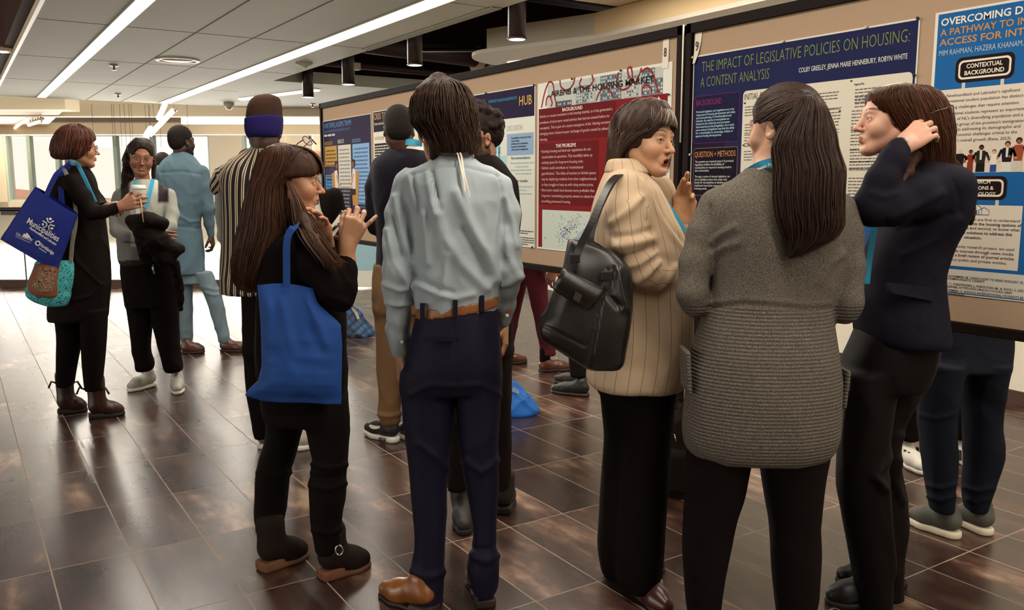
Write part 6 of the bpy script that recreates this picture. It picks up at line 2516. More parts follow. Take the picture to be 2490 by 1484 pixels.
# ------------------------------------------------------------------ woman in the beige pinstriped blazer, speaking
def beige_woman():
    y = 2.85
    root = person('person speaking in a beige pinstriped blazer with a dark bag on her shoulder', P(1555, 800, y)[0], y)
    jac = [LP([(396, 1490, 1545, .060), (408, 1477, 1560, .085), (424, 1467, 1575, .125), (450, 1456, 1596, .165), (500, 1441, 1624, .190), (560, 1434, 1656, .195), (600, 1434, 1669, .195), (640, 1436, 1678, .190), (720, 1440, 1682, .190), (800, 1440, 1684, .200), (870, 1432, 1680, .205), (915, 1427, 1670, .205), (932, 1427, 1664, .200)], y, .02, 2.2)]
    arm = LM([(1518, 462, -.15, 46), (1517, 520, -.19, 52), (1527, 590, -.21, 50), (1548, 650, -.20, 44), (1575, 668, -.18, 38), (1620, 672, -.13, 36), (1662, 672, -.08, 33)], y, .02, .05)
    far = LM([(1600, 470, .14, 44), (1640, 590, .18, 40), (1662, 610, .14, 34), (1658, 552, .10, 27)], y, .02, .03)
    prims = jac + arm + far
    wr = [(.005, (7, 7, 4), 1), (.0025, (18, 18, 12)), ('fold', .012, 9, [(1560, 480), (1530, 510), (1490, 540)]), ('fold', .012, 10, [(1585, 580), (1550, 590), (1500, 600)]), ('fold', -.009, 7, [(1578, 560), (1540, 572), (1492, 575)]),
          ('fold', .012, 9, [(1590, 615), (1555, 640), (1510, 650)]), ('fold', -.009, 6, [(1590, 600), (1550, 618), (1505, 628)]), ('fold', .010, 8, [(1600, 640), (1570, 670), (1545, 684)]), ('fold', .008, 8, [(1640, 650), (1620, 690), (1600, 705)]),
          ('fold', -.006, 4, [(1570, 440), (1600, 500), (1640, 560), (1668, 600)]), ('fold', .007, 7, [(1562, 440), (1592, 505), (1630, 565), (1662, 608)]), ('fold', -.007, 5, [(1556, 440), (1568, 480), (1572, 540)])]
    m = stripe_cloth('beige_pinstripe', '#b39a7e', '#6f5b49', .036, .0016, 0, .8)
    s = skin('blazer', prims, m, root, .0075, wr, uv=True)
    skin('collar', [LP([(386, 1478, 1560, .066), (400, 1474, 1572, .078), (424, 1468, 1584, .105)], y - .012, .01, 2.2)], m, s, .007, uv=True).parent = root
    off = np.array([root['ox'], root['oy'], 0])
    b = MB()
    for px, py, d in ((1622, 712, -.115), (1673, 768, -.05), (1677, 775, -.03)):
        q = P(px, py, y + d) - off
        b.sphere(tuple(q), .009, 12, 6, sc=(1, .5, .6))
    b.build('button', mat('button_dark', '#2a1a14', .35), root)
    tr = [LP([(900, 1440, 1655, .16), (960, 1456, 1640, .155)], y, .03, 2.2)]
    tr += [LP([(930, 1456, 1580, .12, .05), (1000, 1464, 1580, .12, .06), (1060, 1469, 1578, .12, .06), (1123, 1464, 1574, .12, .06), (1200, 1459, 1570, .12, .06), (1261, 1456, 1566, .12, .06), (1330, 1453, 1562, .118, .06), (1392, 1462, 1556, .11, .06)], y, .02, 2.1)]
    tr += [LP([(930, 1520, 1642, .12, -.04), (1000, 1516, 1636, .12, -.05), (1123, 1508, 1626, .12, -.05), (1261, 1500, 1617, .12, -.05), (1340, 1496, 1612, .12, -.05), (1400, 1500, 1607, .115, -.05), (1420, 1504, 1606, .11, -.05)], y, .02, 2.1)]
    skin('trousers', tr, M_BLACKC, root, .010, [(.004, (8, 8, 2), 1)])
    R = R3(-132, -3, -4)
    c = P(1568, 341, y - .01)
    wrist = P(1658, 546, y + .09)
    hand = hand_prims(wrist, P(1662, 490, y + .08) - wrist + (.004, 0, 0), (.25, 1, .05), 1.0, ((18, 22, 12), (10, 25, 15), (22, 36, 24), (34, 46, 30)), (-16, -6, 4, 12), (50, 10, 12, 8), side=1, arm=P(1657, 566, y + .10), arm_r=.025)
    near_hand = hand_prims(P(1664, 672, y - .07), (1, .3, 0), (0, -.3, 1), .95, ((30, 40, 25),) * 4, side=1, arm=P(1640, 672, y - .1))
    body(root, '#b98a68', dict(c=c, R=R, s=.96, mouth='open', neck_to=P(1535, 425, y), neck_r=.050, brow='#5a4034', lip='#8a3c34', gaze=(.35, 1, .02), iris='#3a2a20', ears=False), [hand, near_hand], prims + tr, hres=.0024, handres=.0024)
    b = MB()                                                         # dark painted nails sit on the finger tips
    # hair: short bob with a side parting, grey streaks
    hr = [LP([(240, 1572, 1598, .025), (247, 1554, 1616, .055), (260, 1536, 1628, .074), (278, 1522, 1635, .086), (300, 1513, 1637, .092), (320, 1508, 1636, .092), (345, 1503, 1634, .088), (370, 1498, 1575, .078, .02), (392, 1492, 1560, .075, .02), (408, 1496, 1545, .055, .02)], y, .02, 2.1)]
    hr += [ell(c + R @ A3((0, -.016, .036)), (.082, .104, .092), .02, '+', R)]
    face = c + R @ A3((0.010, .105, -.050))
    hr += [ell(face, (.068, .082, .088), .012, '-', R @ R3(0, 0, -6)), ell(c + R @ A3((.0, .10, .005)), (.075, .06, .045), .012, '-', R @ R3(0, 0, 18))]
    h = skin('hair', hr, hair_mat('#33221a'), root, .005, [(.004, (18, 18, 6), 1), (.003, (50, 50, 10), 1)])
    rs = np.random.RandomState(21)
    st = []
    part = A3((-.030, .030, .128))                                   # parting, on her right
    for _ in range(1300):
        az = rs.uniform(-math.pi, math.pi)
        fr = abs(az) < .95
        if .95 <= az < 1.75:
            az = 1.75 + (az - .95) * .5
        # end points round the head at jaw height; the fringe ends above the eyes
        end = A3((math.sin(az) * .088, math.cos(az) * .112 - .012, (.044 + rs.uniform(-.006, .012)) if fr else (-.075 - .03 * rs.rand())))
        st0 = part + A3((rs.uniform(-.006, .006), rs.uniform(-.09, .03), 0))
        p = []
        for t in np.linspace(0, 1, 18):
            q = st0 * (1 - t) + end * t
            r = math.sqrt((q[0] / .090) ** 2 + ((q[1] + .012) / .114) ** 2 + (max(q[2] - .030, 0) / .098) ** 2)
            k = 1 / max(r, .3) if t < .98 else 1 / max(r, .3)
            z = q[2] if q[2] < .03 else .03 + (q[2] - .03) * k
            p.append(c + R @ (A3((q[0] * k, (q[1] + .012) * k - .012, z)) * 1.03 * (1 + rs.uniform(-.003, .006))))
        st.append(np.array(p))
    strands('hair_strands', st, M_HAIR, h, .0011, '#3a271d', .5, 22)
    for col, n, sd in (('#8d7f72', 110, 31),):
        rs = np.random.RandomState(sd)
        st2 = [st[i] + R @ A3((0, .001, .002)) for i in rs.choice(len(st), n)]
        strands('grey_strands', st2, M_HAIR, h, .0011, col, .3, sd)
    wear('lanyard', [P(1540, 415, y - .06), P(1562, 425, y - .06), P(1598, 462, y - .04), P(1640, 520, y - .03), P(1666, 562, y - .02)], .012, M_LANYARD, root, .003)
    mu, ms = mat('leather_burgundy', '#45201c', .32, .6, var=.15), mat('sole_dark', '#2a1a14', .6)
    h0, t0 = fl(1548, 1440), fl(1622, 1492)
    shoe(root, h0, t0 + (.01, -.02, 0), (mu, ms), .040, .052, .014, .012, res=.005)
    skin('instep', [seg(h0 + (.02, .0, .075), h0 + (.055, -.055, .06), .030, .026, .01)], mat('skin_plain', '#b98a6c', .5), root, .006)
    h1, t1 = fl(1540, 1385), fl(1617, 1388)
    shoe(root, h1, t1, (mu, ms), .038, .052, .014, .012, res=.006)


beige_woman()
# ------------------------------------------------------------------ woman with long brown hair and the blue tote
def tote_woman():
    y = 2.95
    root = person('person with very long brown hair and glasses on her head, black top, raised hand', P(720, 800, y)[0], y)
    tor = [LP([(548, 690, 770, .07), (562, 672, 785, .10), (590, 655, 800, .14), (640, 642, 822, .165), (700, 632, 834, .165), (760, 628, 838, .16), (820, 626, 840, .165), (880, 628, 842, .17), (950, 636, 842, .165), (985, 640, 840, .155)], y, .02, 2.2)]
    arm = LM([(722, 598, -.13, 40), (765, 645, -.17, 40), (810, 700, -.17, 38), (828, 722, -.16, 33), (840, 700, -.16, 27), (842, 660, -.15, 24), (841, 622, -.14, 21)], y, .02, .04)
    far = LM([(745, 600, .14, 36), (790, 660, .16, 30), (806, 690, .10, 24), (800, 640, .0, 20), (795, 600, -.02, 17)], y, .02, .03)
    prims = tor + arm + far
    mb_ = cloth('black_top', '#0e0605', .95, .1, .15)
    skin('sweater', prims, mb_, root, .007, [(.005, (8, 8, 4), 1), ('fold', .007, 8, [(770, 690), (800, 720), (840, 735)]), ('fold', .006, 6, [(830, 660), (850, 690)])])
    tr = [LP([(930, 636, 840, .15), (985, 640, 840, .15), (1020, 648, 842, .14)], y, .02, 2.2)]
    tr += [LP([(970, 641, 750, .10, .09), (1040, 650, 736, .095, .09), (1080, 644, 726, .088, .09), (1110, 634, 718, .082, .09), (1150, 625, 706, .08, .09), (1202, 622, 700, .076, .09), (1256, 621, 692, .068, .09), (1295, 627, 686, .056, .09), (1330, 630, 680, .05, .09)], y, .03, 2.1)]
    tr += [LP([(960, 730, 840, .10, -.03), (1022, 742, 848, .098, -.03), (1087, 755, 848, .09, -.03), (1123, 762, 846, .085, -.03), (1150, 755, 843, .082, -.03), (1200, 753, 840, .078, -.03), (1238, 755, 835, .072, -.03), (1274, 758, 832, .064, -.03), (1310, 764, 835, .056, -.03), (1345, 768, 826, .05, -.03)], y, .03, 2.1)]
    skin('jeans', tr, cloth('dark_jeans', '#100806', .85, .15, .12), root, .0075, [(.004, (9, 9, 5), 1), ('fold', .008, 6, [(760, 1130), (800, 1140), (842, 1130)]), ('fold', .007, 6, [(757, 1180), (800, 1190), (840, 1176)]), ('fold', -.006, 5, [(756, 1160), (800, 1164), (842, 1156)]), ('fold', .008, 6, [(630, 1150), (670, 1160), (706, 1150)]), ('fold', .008, 6, [(765, 1290), (800, 1298), (832, 1286)]), ('fold', .008, 6, [(630, 1290), (660, 1296), (688, 1284)])])
    R = R3(-80, -3, 0)
    c = P(707, 440, y - .01)
    wrist = P(843, 598, y - .14)
    kn = P(861, 553, y - .14)
    f = kn - wrist
    hand = hand_prims(wrist, f, (.30, -.9, .15), .95, ((52, 62, 30), (40, 52, 30), (36, 44, 26), (16, 24, 14)), (10, 0, -8, -30), (24, 36, 10, 12), side=-1, arm=P(842, 632, y - .14), arm_r=.027)
    hand2 = hand_prims(P(796, 596, y - .02), (-.15, -.3, 1), (.4, .8, .2), .9, ((20, 30, 20),) * 4, side=1, arm=P(797, 612, y - .01), arm_r=.024)
    body(root, '#a97858', dict(c=c, R=R, s=.95, neck_to=P(705, 560, y), neck_r=.048, brow='#4a3022', lip='#8a4a3e', gaze=(-.1, 1, -.02), nose=1.02, ears=False), [hand, hand2], prims + tr, hres=.0026)
    # hair: cap with fringe, then long straight lengths down the back and one lock over the shoulder
    cap = [(349, 678, 702, .03), (356, 658, 728, .062), (370, 640, 754, .085), (390, 630, 770, .096), (412, 625, 777, .10), (432, 621, 778, .10)]
    lng = [(425, 622, 742, .100), (452, 613, 722, .106), (486, 604, 726, .112), (520, 596, 734, .118), (560, 587, 742, .125, .01), (600, 579, 728, .13, .02), (640, 572, 712, .125, .03), (676, 572, 690, .11, .04), (700, 588, 668, .08, .05), (710, 600, 650, .04, .05)]
    hp = [LP(cap, y, .02, 2.1), LP(lng, y, .03, 2.1)]
    face = c + R @ A3((0, .115, -.060))
    hp += [ell(face, (.085, .088, .098), .012, '-', R), seg(P(800, 432, y), P(735, 470, y - .02), .022, .03, .01, '-')]
    hp += LM([(722, 490, -.10, 12), (738, 545, -.155, 13), (768, 590, -.205, 12), (798, 630, -.218, 9), (815, 650, -.212, 3)], y, .03)
    h = skin('hair', hp, hair_mat('#3a2216'), root, .006, [(.005, (20, 20, 3), 1), (.003, (60, 60, 6), 1)])
    rows = rows_px([(350, 682, 700, .02), (357, 657, 728, .064), (371, 639, 752, .087), (392, 629, 760, .098)] + [(425, 621, 744, .102)] + lng[1:], y)
    st = loft_strands(rows, 1300, (math.pi * .55, math.pi * 1.93), 31, (0, .2), (.72, 1.), .007, .004, 26, 2.1)
    rs = np.random.RandomState(5)
    crown = P(690, 350, y)
    for _ in range(700):                                             # fringe, combed from the crown to the brow
        a = rs.uniform(-.2, 1.25)
        end = c + R @ (A3((-math.sin(a) * .086, math.cos(a) * .113 - .004, .024 + .016 * rs.rand() - .03 * max(0, a - .7))))
        mid = c + R @ (A3((-math.sin(a) * .070, math.cos(a) * .088 - .004, .096)))
        st0 = crown + A3((rs.uniform(-.02, .03), rs.uniform(-.05, .02), -.004))
        st.append(np.array([(1 - t) ** 2 * st0 + 2 * t * (1 - t) * (mid + (mid - c) * .24) + t * t * end for t in np.linspace(0, 1, 14)]))
    for _ in range(260):                                             # the lock over the shoulder
        j = A3((rs.normal(0, .015), rs.normal(0, .006), 0))
        q = [P(700, 440, y - .09), P(722, 490, y - .125), P(736, 535, y - .15), P(765, 585, y - .215), P(798, 628, y - .228), P(815 + rs.normal(0, 5), 648 + rs.normal(0, 6), y - .222)]
        sp_ = spline(q, 4)
        st.append(np.array([k + j * min(1, .15 + 1.6 * i / len(sp_)) for i, k in enumerate(sp_)]))
    strands('hair_strands', st, M_HAIR, h, .0011, '#4b2e1e', .4, 33)
    # glasses pushed up into the hair
    G = R3(-62, 40, 0)
    glasses(root, P(700, 385, y - .02), G, .98, '#2a1c18', True)
    # boots
    mu, ms = mat('suede_dark', '#20150f', .85, .2, var=.15), mat('sole_crepe', '#6a4026', .7, var=.1)
    h1, t1 = fl(640, 1388), fl(750, 1348)
    shoe(root, h1, t1, (mu, ms), .046, .085, .020, .018, .13, .052, .006, name='boot')
    h2, t2 = fl(786, 1408), fl(902, 1372)
    b2 = shoe(root, h2, t2, (mu, ms), .046, .085, .020, .018, .13, .052, .006, name='boot')
    off = np.array([root['ox'], root['oy'], 0])
    b = MB()
    q = P(825, 1338, y - .10) - off
    b.tube([tuple(q + (math.cos(a) * .013, -.002, math.sin(a) * .018)) for a in np.linspace(0, 2 * math.pi, 17)], .0028, 6, caps=False)
    b.build('buckle', M_CHROME, b2)


tote_woman()


# ------------------------------------------------------------------ man in the navy sweater reading a poster
def sweater_man():
    y = 4.57
    root = person('person in navy sweater, khaki trousers and black sneakers facing the posters', P(975, 800, y)[0], y)
    tor = [LP([(360, 948, 1024, .07), (372, 932, 1040, .10), (388, 915, 1056, .13), (410, 906, 1066, .15), (460, 905, 1068, .155), (540, 914, 1064, .15), (600, 917, 1060, .145), (652, 915, 1060, .14)], y, .02, 2.2)]
    aL = LM([(924, 404, 0, 20), (907, 460, .0, 19), (904, 530, -.01, 19), (912, 552, .0, 17), (935, 545, .18, 14), (955, 530, .28, 12)], y, .02, .02)
    aR = LM([(1052, 404, 0, 20), (1068, 460, .0, 19), (1068, 530, -.01, 18), (1050, 545, .16, 14), (1020, 530, .28, 12)], y, .02, .02)
    prims = tor + aL + aR
    skin('sweater', prims, cloth('navy_sweater', '#100c17', .92, .08, .15, sheen=.1), root, .010, [(.006, (8, 8, 4), 1)])
    tr = [LP([(640, 910, 1062, .13), (700, 905, 1062, .14), (760, 908, 1062, .135)], y, .02, 2.2)]
    tr += [LP([(740, 907, 986, .10), (800, 913, 986, .095), (900, 916, 980, .08), (960, 920, 976, .072), (1000, 920, 974, .07), (1024, 924, 974, .068), (1032, 928, 972, .06)], y, .02, 2.1), LP([(740, 986, 1062, .10), (800, 988, 1058, .095), (900, 996, 1050, .08), (1000, 1000, 1044, .07), (1032, 1000, 1042, .06)], y, .01, 2.1)]
    skin('trousers', tr, cloth('khaki', '#6d5238', .85, .08, .1), root, .009, [(.006, (9, 9, 6), 1), ('fold', .010, 5, [(918, 1008), (945, 1014), (974, 1006)])])
    R = R3(8, -14, 0)
    c = P(970, 316, y)
    ph = [hand_prims(P(955, 530, y + .28), (.5, .5, .5), (-.6, 0, .6), .95, ((30, 40, 25),) * 4, side=1, arm=P(945, 538, y + .22))]
    body(root, '#4a2c1e', dict(c=c, R=R, s=.98, neck_to=P(985, 380, y), neck_r=.056, eyes=True), ph, prims + tr, hres=.0045)
    hp = [ell(c + R @ A3((0, -.018, .036)), A3((.081, .103, .091)), .01, '+', R), ell(c + R @ A3((0, -.06, -.02)), (.066, .05, .06), .03, '+', R)]
    hp += [ell(c + R @ A3((0, .13, -.02)), (.12, .09, .10), .01, '-', R)]
    hp += [ell(c + R @ A3((q * .085, .01, -.03)), (.025, .035, .035), .01, '-', R) for q in (-1, 1)]
    skin('hair', hp, mat('hair_short_black', '#150d0a', .8, .2, bump=.6, bscale=160), root, .006)
    skin('shirt_collar', [LP([(352, 962, 1024, .062), (372, 955, 1034, .075)], y, .01)], mat('cloth_white', '#d8d3c8', .8), root, .007)
    wear('lanyard', [P(958, 362, y + .02), P(966, 354, y - .05), P(985, 346, y - .072), P(1010, 346, y - .065), P(1026, 354, y - .02)], .030, M_LANYARD, root, .003)
    mu, ms = mat('sneaker_black', '#191110', .6), mat('sole_white', '#d5cfc2', .6)
    h0, t0 = fl(966, 1078), fl(889, 1056)
    sh = shoe(root, h0, t0, (mu, ms), .043, .085, .034, res=.006, name='sneaker', lace=mat('lace_black', '#1a1210', .8))
    # curved white mark and air window on the side
    off = np.array([root['ox'], root['oy'], 0])
    d = (t0 - h0) / np.linalg.norm(t0 - h0)
    r = np.cross(d, (0, 0, 1.))
    side = -r if r[1] > 0 else r
    L = np.linalg.norm(t0 - h0)

    def on(a, z, o=.0):
        return h0 - off + d * (a * L) + side * (.043 + o) + np.array((0, 0, z))
    b = MB()
    up, lo = [], []
    for t in np.linspace(0, 1, 12):
        x = .66 - .50 * t
        z0 = .055 + .045 * t ** 1.3 + .02 * (1 - t) ** 4
        th = .016 * (1 - t) ** .7 * min(1, t * 6 + .3) + .001
        up.append(on(x, z0 + th, .004 - .012 * t))
        lo.append(on(x, z0 - th * .4, .006 - .010 * t))
    vs = up + lo
    b.add([tuple(v) for v in vs], [(i, i + 1, 12 + i + 1, 12 + i) for i in range(11)])
    b.build('side_mark', ms, sh)
    b = MB()
    b.tube([tuple(on(.20, .018, .0)), tuple(on(.36, .016, -.001))], .010, 8)
    b.build('air_window', mat('window_grey', '#4a4038', .3), sh)
    h1 = fl(1030, 1085)
    shoe(root, h1, h1 + (-.16, .22, 0), (mu, ms), .043, .085, .034, res=.008, name='sneaker')


sweater_man()


# ------------------------------------------------------------------ curly haired man half hidden by the grey-blue shirt
def curly_man():
    y = 3.46
    root = person('person with dark curly hair, beard and glasses in black jacket, mostly hidden', P(1180, 800, y)[0], y)
    tor = [LP([(378, 1140, 1206, .07), (396, 1118, 1226, .11), (420, 1104, 1242, .14), (455, 1096, 1256, .155), (520, 1094, 1258, .16), (600, 1096, 1252, .155), (700, 1094, 1250, .155), (790, 1094, 1246, .15)], y, .02, 2.2)]
    aR = LM([(1238, 450, 0, 24), (1246, 520, .02, 22), (1240, 600, .02, 20), (1230, 680, -.06, 18), (1226, 750, -.10, 15), (1227, 785, -.10, 14)], y, .02, .02)
    aL = LM([(1112, 450, 0, 24), (1104, 540, .02, 22), (1110, 620, .02, 20), (1120, 690, -.08, 17), (1130, 730, -.14, 15)], y, .02, .02)
    prims = tor + aR + aL
    skin('jacket', prims, M_BLACKC, root, .011, [(.006, (8, 8, 4), 1)])
    tr = [LP([(760, 1092, 1248, .14), (860, 1088, 1246, .14)], y, .02, 2.2), LP([(840, 1168, 1248, .10), (920, 1172, 1244, .095), (1040, 1186, 1243, .08), (1120, 1192, 1243, .07), (1185, 1196, 1240, .065)], y, .02, 2.1), LP([(840, 1086, 1168, .10), (920, 1086, 1160, .095), (1040, 1086, 1148, .08), (1120, 1086, 1142, .07), (1190, 1088, 1136, .065)], y, .01, 2.1)]
    skin('trousers', tr, cloth('brown_black', '#170d0a', .8, .1), root, .010, [(.006, (9, 9, 6), 1)])
    R = R3(122, -6, 0)
    c = P(1157, 338, y)
    body(root, '#9c6c50', dict(c=c, R=R, s=1.0, neck_to=P(1166, 410, y), brow='#1d120c', beard='#20140e'), [hand_prims(P(1227, 786, y - .10), (0, -.1, -1), (1, 0, 0), .9, ((20, 30, 20),) * 4, side=1)], prims + tr, hres=.0035)
    rs = np.random.RandomState(3)
    hp = [ell(c + R @ A3((0, -.02, .045)), (.080, .100, .088), .02, '+', R), ell(c + R @ A3((0, -.07, .01)), (.06, .04, .05), .03, '+', R)]
    for _ in range(130):
        d = rs.normal(size=3)
        d /= np.linalg.norm(d)
        if d[1] > .62 or d[2] < -.05:
            continue
        hp.append(ell(c + R @ (A3((0, -.02, .045)) + d * A3((.080, .098, .092))), rs.uniform(.011, .019), .006))
    hp += [ell(c + R @ A3((0, .135, -.03)), (.12, .085, .10), .01, '-', R)]
    hp += [ell(c + R @ A3((q * .088, .010, -.035)), (.022, .04, .04), .01, '-', R) for q in (-1, 1)]
    skin('hair', hp, hair_mat('#1d120d', .5), root, .005, [(.004, (60, 60, 60), 1)])
    glasses(root, c, R, 1.0, '#2a1c18')
    skin('shirt_collar', [LP([(384, 1150, 1202, .06), (402, 1144, 1210, .07)], y, .01)], mat('cloth_pale_grey', '#8d8a88', .8), root, .007)
    mu, ms = mat('boot_dark', '#231a15', .6), mat('sole_black', '#120c0a', .7)
    for px, py in ((1222, 1262), (1120, 1255)):
        h0 = fl(px, py)
        shoe(root, h0 + (0, .05, 0), h0 + (.03, -.22, 0) if px < 1200 else h0 + (.02, .24, 0), (mu, ms), .043, .08, .025, .01, .12, .05, .007, name='boot')


curly_man()


# ------------------------------------------------------------------ man in the striped tunic and beanie
def beanie_man():
    y = 4.44
    root = person('tall person in brown and blue beanie and striped tunic, seen from behind', P(640, 800, y)[0], y)
    tor = [LP([(362, 606, 676, .075), (374, 588, 700, .10), (392, 562, 728, .125), (420, 545, 744, .15), (470, 539, 748, .16), (540, 541, 746, .165), (620, 541, 746, .17), (708, 538, 748, .175), (712, 539, 747, .174)], y, .02, 2.3, .008)]
    sl = LM([(575, 405, 0, 20), (548, 432, 0, 27), (532, 452, 0, 24)], y, .02, .03) + LM([(715, 405, 0, 20), (742, 432, 0, 27), (758, 452, 0, 24)], y, .02, .03)
    prims = tor + sl
    m = stripe_cloth('tunic_stripe', '#191620', '#c9b48f', .0285, .0042, .36, .85, bump=.2)
    skin('tunic', prims, m, root, .009, [(.007, (10, 10, 2), 1)], uv=True)
    ar = LM([(540, 455, 0, 18), (541, 520, .02, 16), (543, 575, .06, 14), (556, 600, .14, 12)], y, .02) + LM([(752, 455, -.02, 18), (765, 520, -.10, 16), (776, 560, -.28, 13), (788, 563, -.38, 11)], y, .02)
    ar += [loft([(P(642, 420, y)[0], y, z, .15, .09) for z in (1.0, 1.2, 1.38)], .02)]
    skin('shirt', ar, cloth('pale_grey_shirt', '#8d9490', .8), root, .009, [(.004, (12, 12, 8), 1)])
    tr = [LP([(690, 590, 735, .14), (780, 592, 728, .14), (860, 594, 722, .13)], y, .02, 2.2), LP([(840, 594, 660, .11), (920, 599, 658, .095), (1000, 608, 656, .075), (1045, 617, 656, .065), (1066, 620, 655, .06)], y, .02, 2.1), LP([(840, 656, 724, .11), (920, 672, 726, .095), (1000, 690, 732, .075), (1060, 702, 738, .06)], y, .01, 2.1)]
    skin('trousers', tr, M_BLACKC, root, .010, [(.005, (9, 9, 5), 1)])
    R = R3(8, -2, 0)
    c = P(642, 318, y)
    h1 = hand_prims(P(786, 561, y - .38), (.6, .25, .1), (-.2, -.5, .8), .92, ((34, 46, 30),) * 4, side=1, arm=P(778, 561, y - .30), arm_r=.026)
    h2 = hand_prims(P(556, 600, y + .14), (.6, .6, -.1), (-.5, 0, .8), .92, ((34, 46, 30),) * 4, side=1, arm=P(550, 590, y + .1))
    body(root, '#3f261b', dict(c=c, R=R, s=1.02, neck_to=P(642, 385, y), neck_r=.06), [h1, h2], prims + ar + tr, hres=.0045)
    bn = [LP([(229, 636, 662, .03), (236, 620, 676, .07), (250, 608, 682, .095), (272, 602, 684, .108), (300, 601, 684, .112), (330, 604, 682, .108)], y, .02, 2.2)]
    be = skin('beanie', bn, cloth('beanie_brown', '#33221b', .95, .1, .3, 200), root, .007, [('z', .0, 1, 1)] if False else None)
    cf = [LP([(274, 600, 684, .113), (290, 598, 686, .119), (312, 598, 685, .120), (328, 601, 682, .115), (335, 604, 678, .108)], y, .01, 2.2, .008), half(nrm=(.10, 0, -1), pt=P(640, 284, y), k=.004)]
    skin('beanie_cuff', cf, cloth('beanie_blue', '#211a4e', .95, .1, .3, 200), be, .007).parent = root
    skin('shirt_collar', [LP([(345, 614, 668, .066), (356, 611, 672, .074), (372, 606, 680, .085)], y, .01)], cloth('mint', '#6fae8c', .8, .08), root, .008, [(.005, (16, 16, 16), 1)])
    mu, ms = mat('sneaker_brown_grey', '#6a5a4c', .7), mat('sole_white', '#d5cfc2', .6)
    h0 = fl(638, 1094)
    shoe(root, h0, h0 + (.0, .26, 0), (mu, ms), .042, .08, .028, res=.007, name='sneaker')
    h0 = fl(726, 1096)
    shoe(root, h0 + (-.02, .0, 0), h0 + (.20, .14, 0), (mat('sneaker_white', '#b9b2a4', .6), ms), .042, .08, .028, res=.007, name='sneaker')


beanie_man()


# ------------------------------------------------------------------ man in the blue-grey kurta
def kurta_man():
    y = 7.1
    root = person('person in long blue-grey tunic and matching trousers, looking away to the windows', P(450, 800, y)[0], y)
    tor = [LP([(370, 426, 460, .07), (380, 412, 470, .10), (395, 396, 482, .125), (415, 384, 494, .145), (450, 378, 500, .155), (500, 384, 494, .15), (553, 392, 487, .15), (600, 392, 492, .16), (664, 390, 497, .17), (667, 392, 496, .165)], y, .02, 2.2, .008)]
    aR = LM([(491, 418, 0, 16), (500, 455, 0, 15.5), (505, 510, .0, 14), (509, 545, .03, 11), (514, 570, .05, 8.5)], y, .02, .015)
    aL = LM([(388, 418, 0, 16), (380, 470, 0, 15), (378, 520, .02, 13), (382, 560, .05, 10)], y, .02, .015)
    prims = tor + aR + aL
    mk = cloth('kurta_blue', '#536873', .8, .06, .08)
    skin('kurta', prims, mk, root, .010, [(.009, (8, 8, 5), 1), ('fold', -.006, 2.5, [(392, 420), (440, 417), (490, 424)]), ('fold', .007, 5, [(470, 430), (476, 480), (484, 520)]), ('fold', .006, 6, [(405, 440), (420, 480), (440, 500)]), ('fold', .010, 3.5, [(430, 520), (460, 540), (482, 538)]), ('fold', -.008, 3, [(395, 555), (440, 551), (486, 556)])])
    tr = [LP([(640, 400, 494, .12), (690, 402, 500, .12)], y, .02, 2.2), LP([(660, 428, 468, .10), (720, 434, 467, .085), (780, 438, 466, .07), (824, 440, 467, .06), (834, 442, 466, .055)], y, .02, 2.1), LP([(660, 466, 514, .10), (690, 484, 524, .09), (725, 502, 540, .08), (780, 518, 549, .07), (824, 532, 558, .062), (834, 534, 558, .058)], y, .01, 2.1)]
    skin('trousers', tr, cloth('kurta_trousers', '#66767e', .8, .06), root, .010, [(.009, (10, 10, 6), 1), ('fold', .010, 3, [(505, 700), (524, 706), (538, 702)]), ('fold', .010, 3, [(500, 712), (520, 718), (538, 716)])])
    R = R3(-32, 2, 0)
    c = P(443, 345, y)
    body(root, '#3f271c', dict(c=c, R=R, s=1.0, neck_to=P(440, 385, y), neck_r=.058, beard='#150d0a'), [hand_prims(P(514, 572, y + .05), (.1, .1, -1), (1, 0, .1), .92, ((30, 40, 25),) * 4, side=1)], prims + tr, hres=.005, handres=.004)
    hp = [ell(c + R @ A3((0, -.018, .042)), (.082, .104, .094), .01, '+', R), ell(c + R @ A3((0, -.06, -.01)), (.068, .05, .06), .03, '+', R), ell(c + R @ A3((0, .13, -.02)), (.12, .085, .10), .01, '-', R)]
    hp += [ell(c + R @ A3((q * .085, .012, -.03)), (.025, .032, .035), .01, '-', R) for q in (-1, 1)]
    skin('hair', hp, mat('hair_short_black', '#150d0a', .8, .2, bump=.6, bscale=160), root, .007)
    skin('collar', [LP([(366, 425, 459, .066), (380, 420, 464, .075)], y, .01)], mk, root, .008)
    ml = (mat('leather_brown', '#4a2a1e', .38, .5, var=.15), mat('sole_dark', '#2a1a14', .6))
    a, b = fl(444, 860), fl(489, 856)
    shoe(root, a, b + (.05, -.03, 0), ml, .045, .075, .02, res=.009)
    a, b = fl(536, 855), fl(598, 853)
    shoe(root, a, a + (.26, .0, 0), ml, .045, .075, .02, res=.009)


kurta_man()


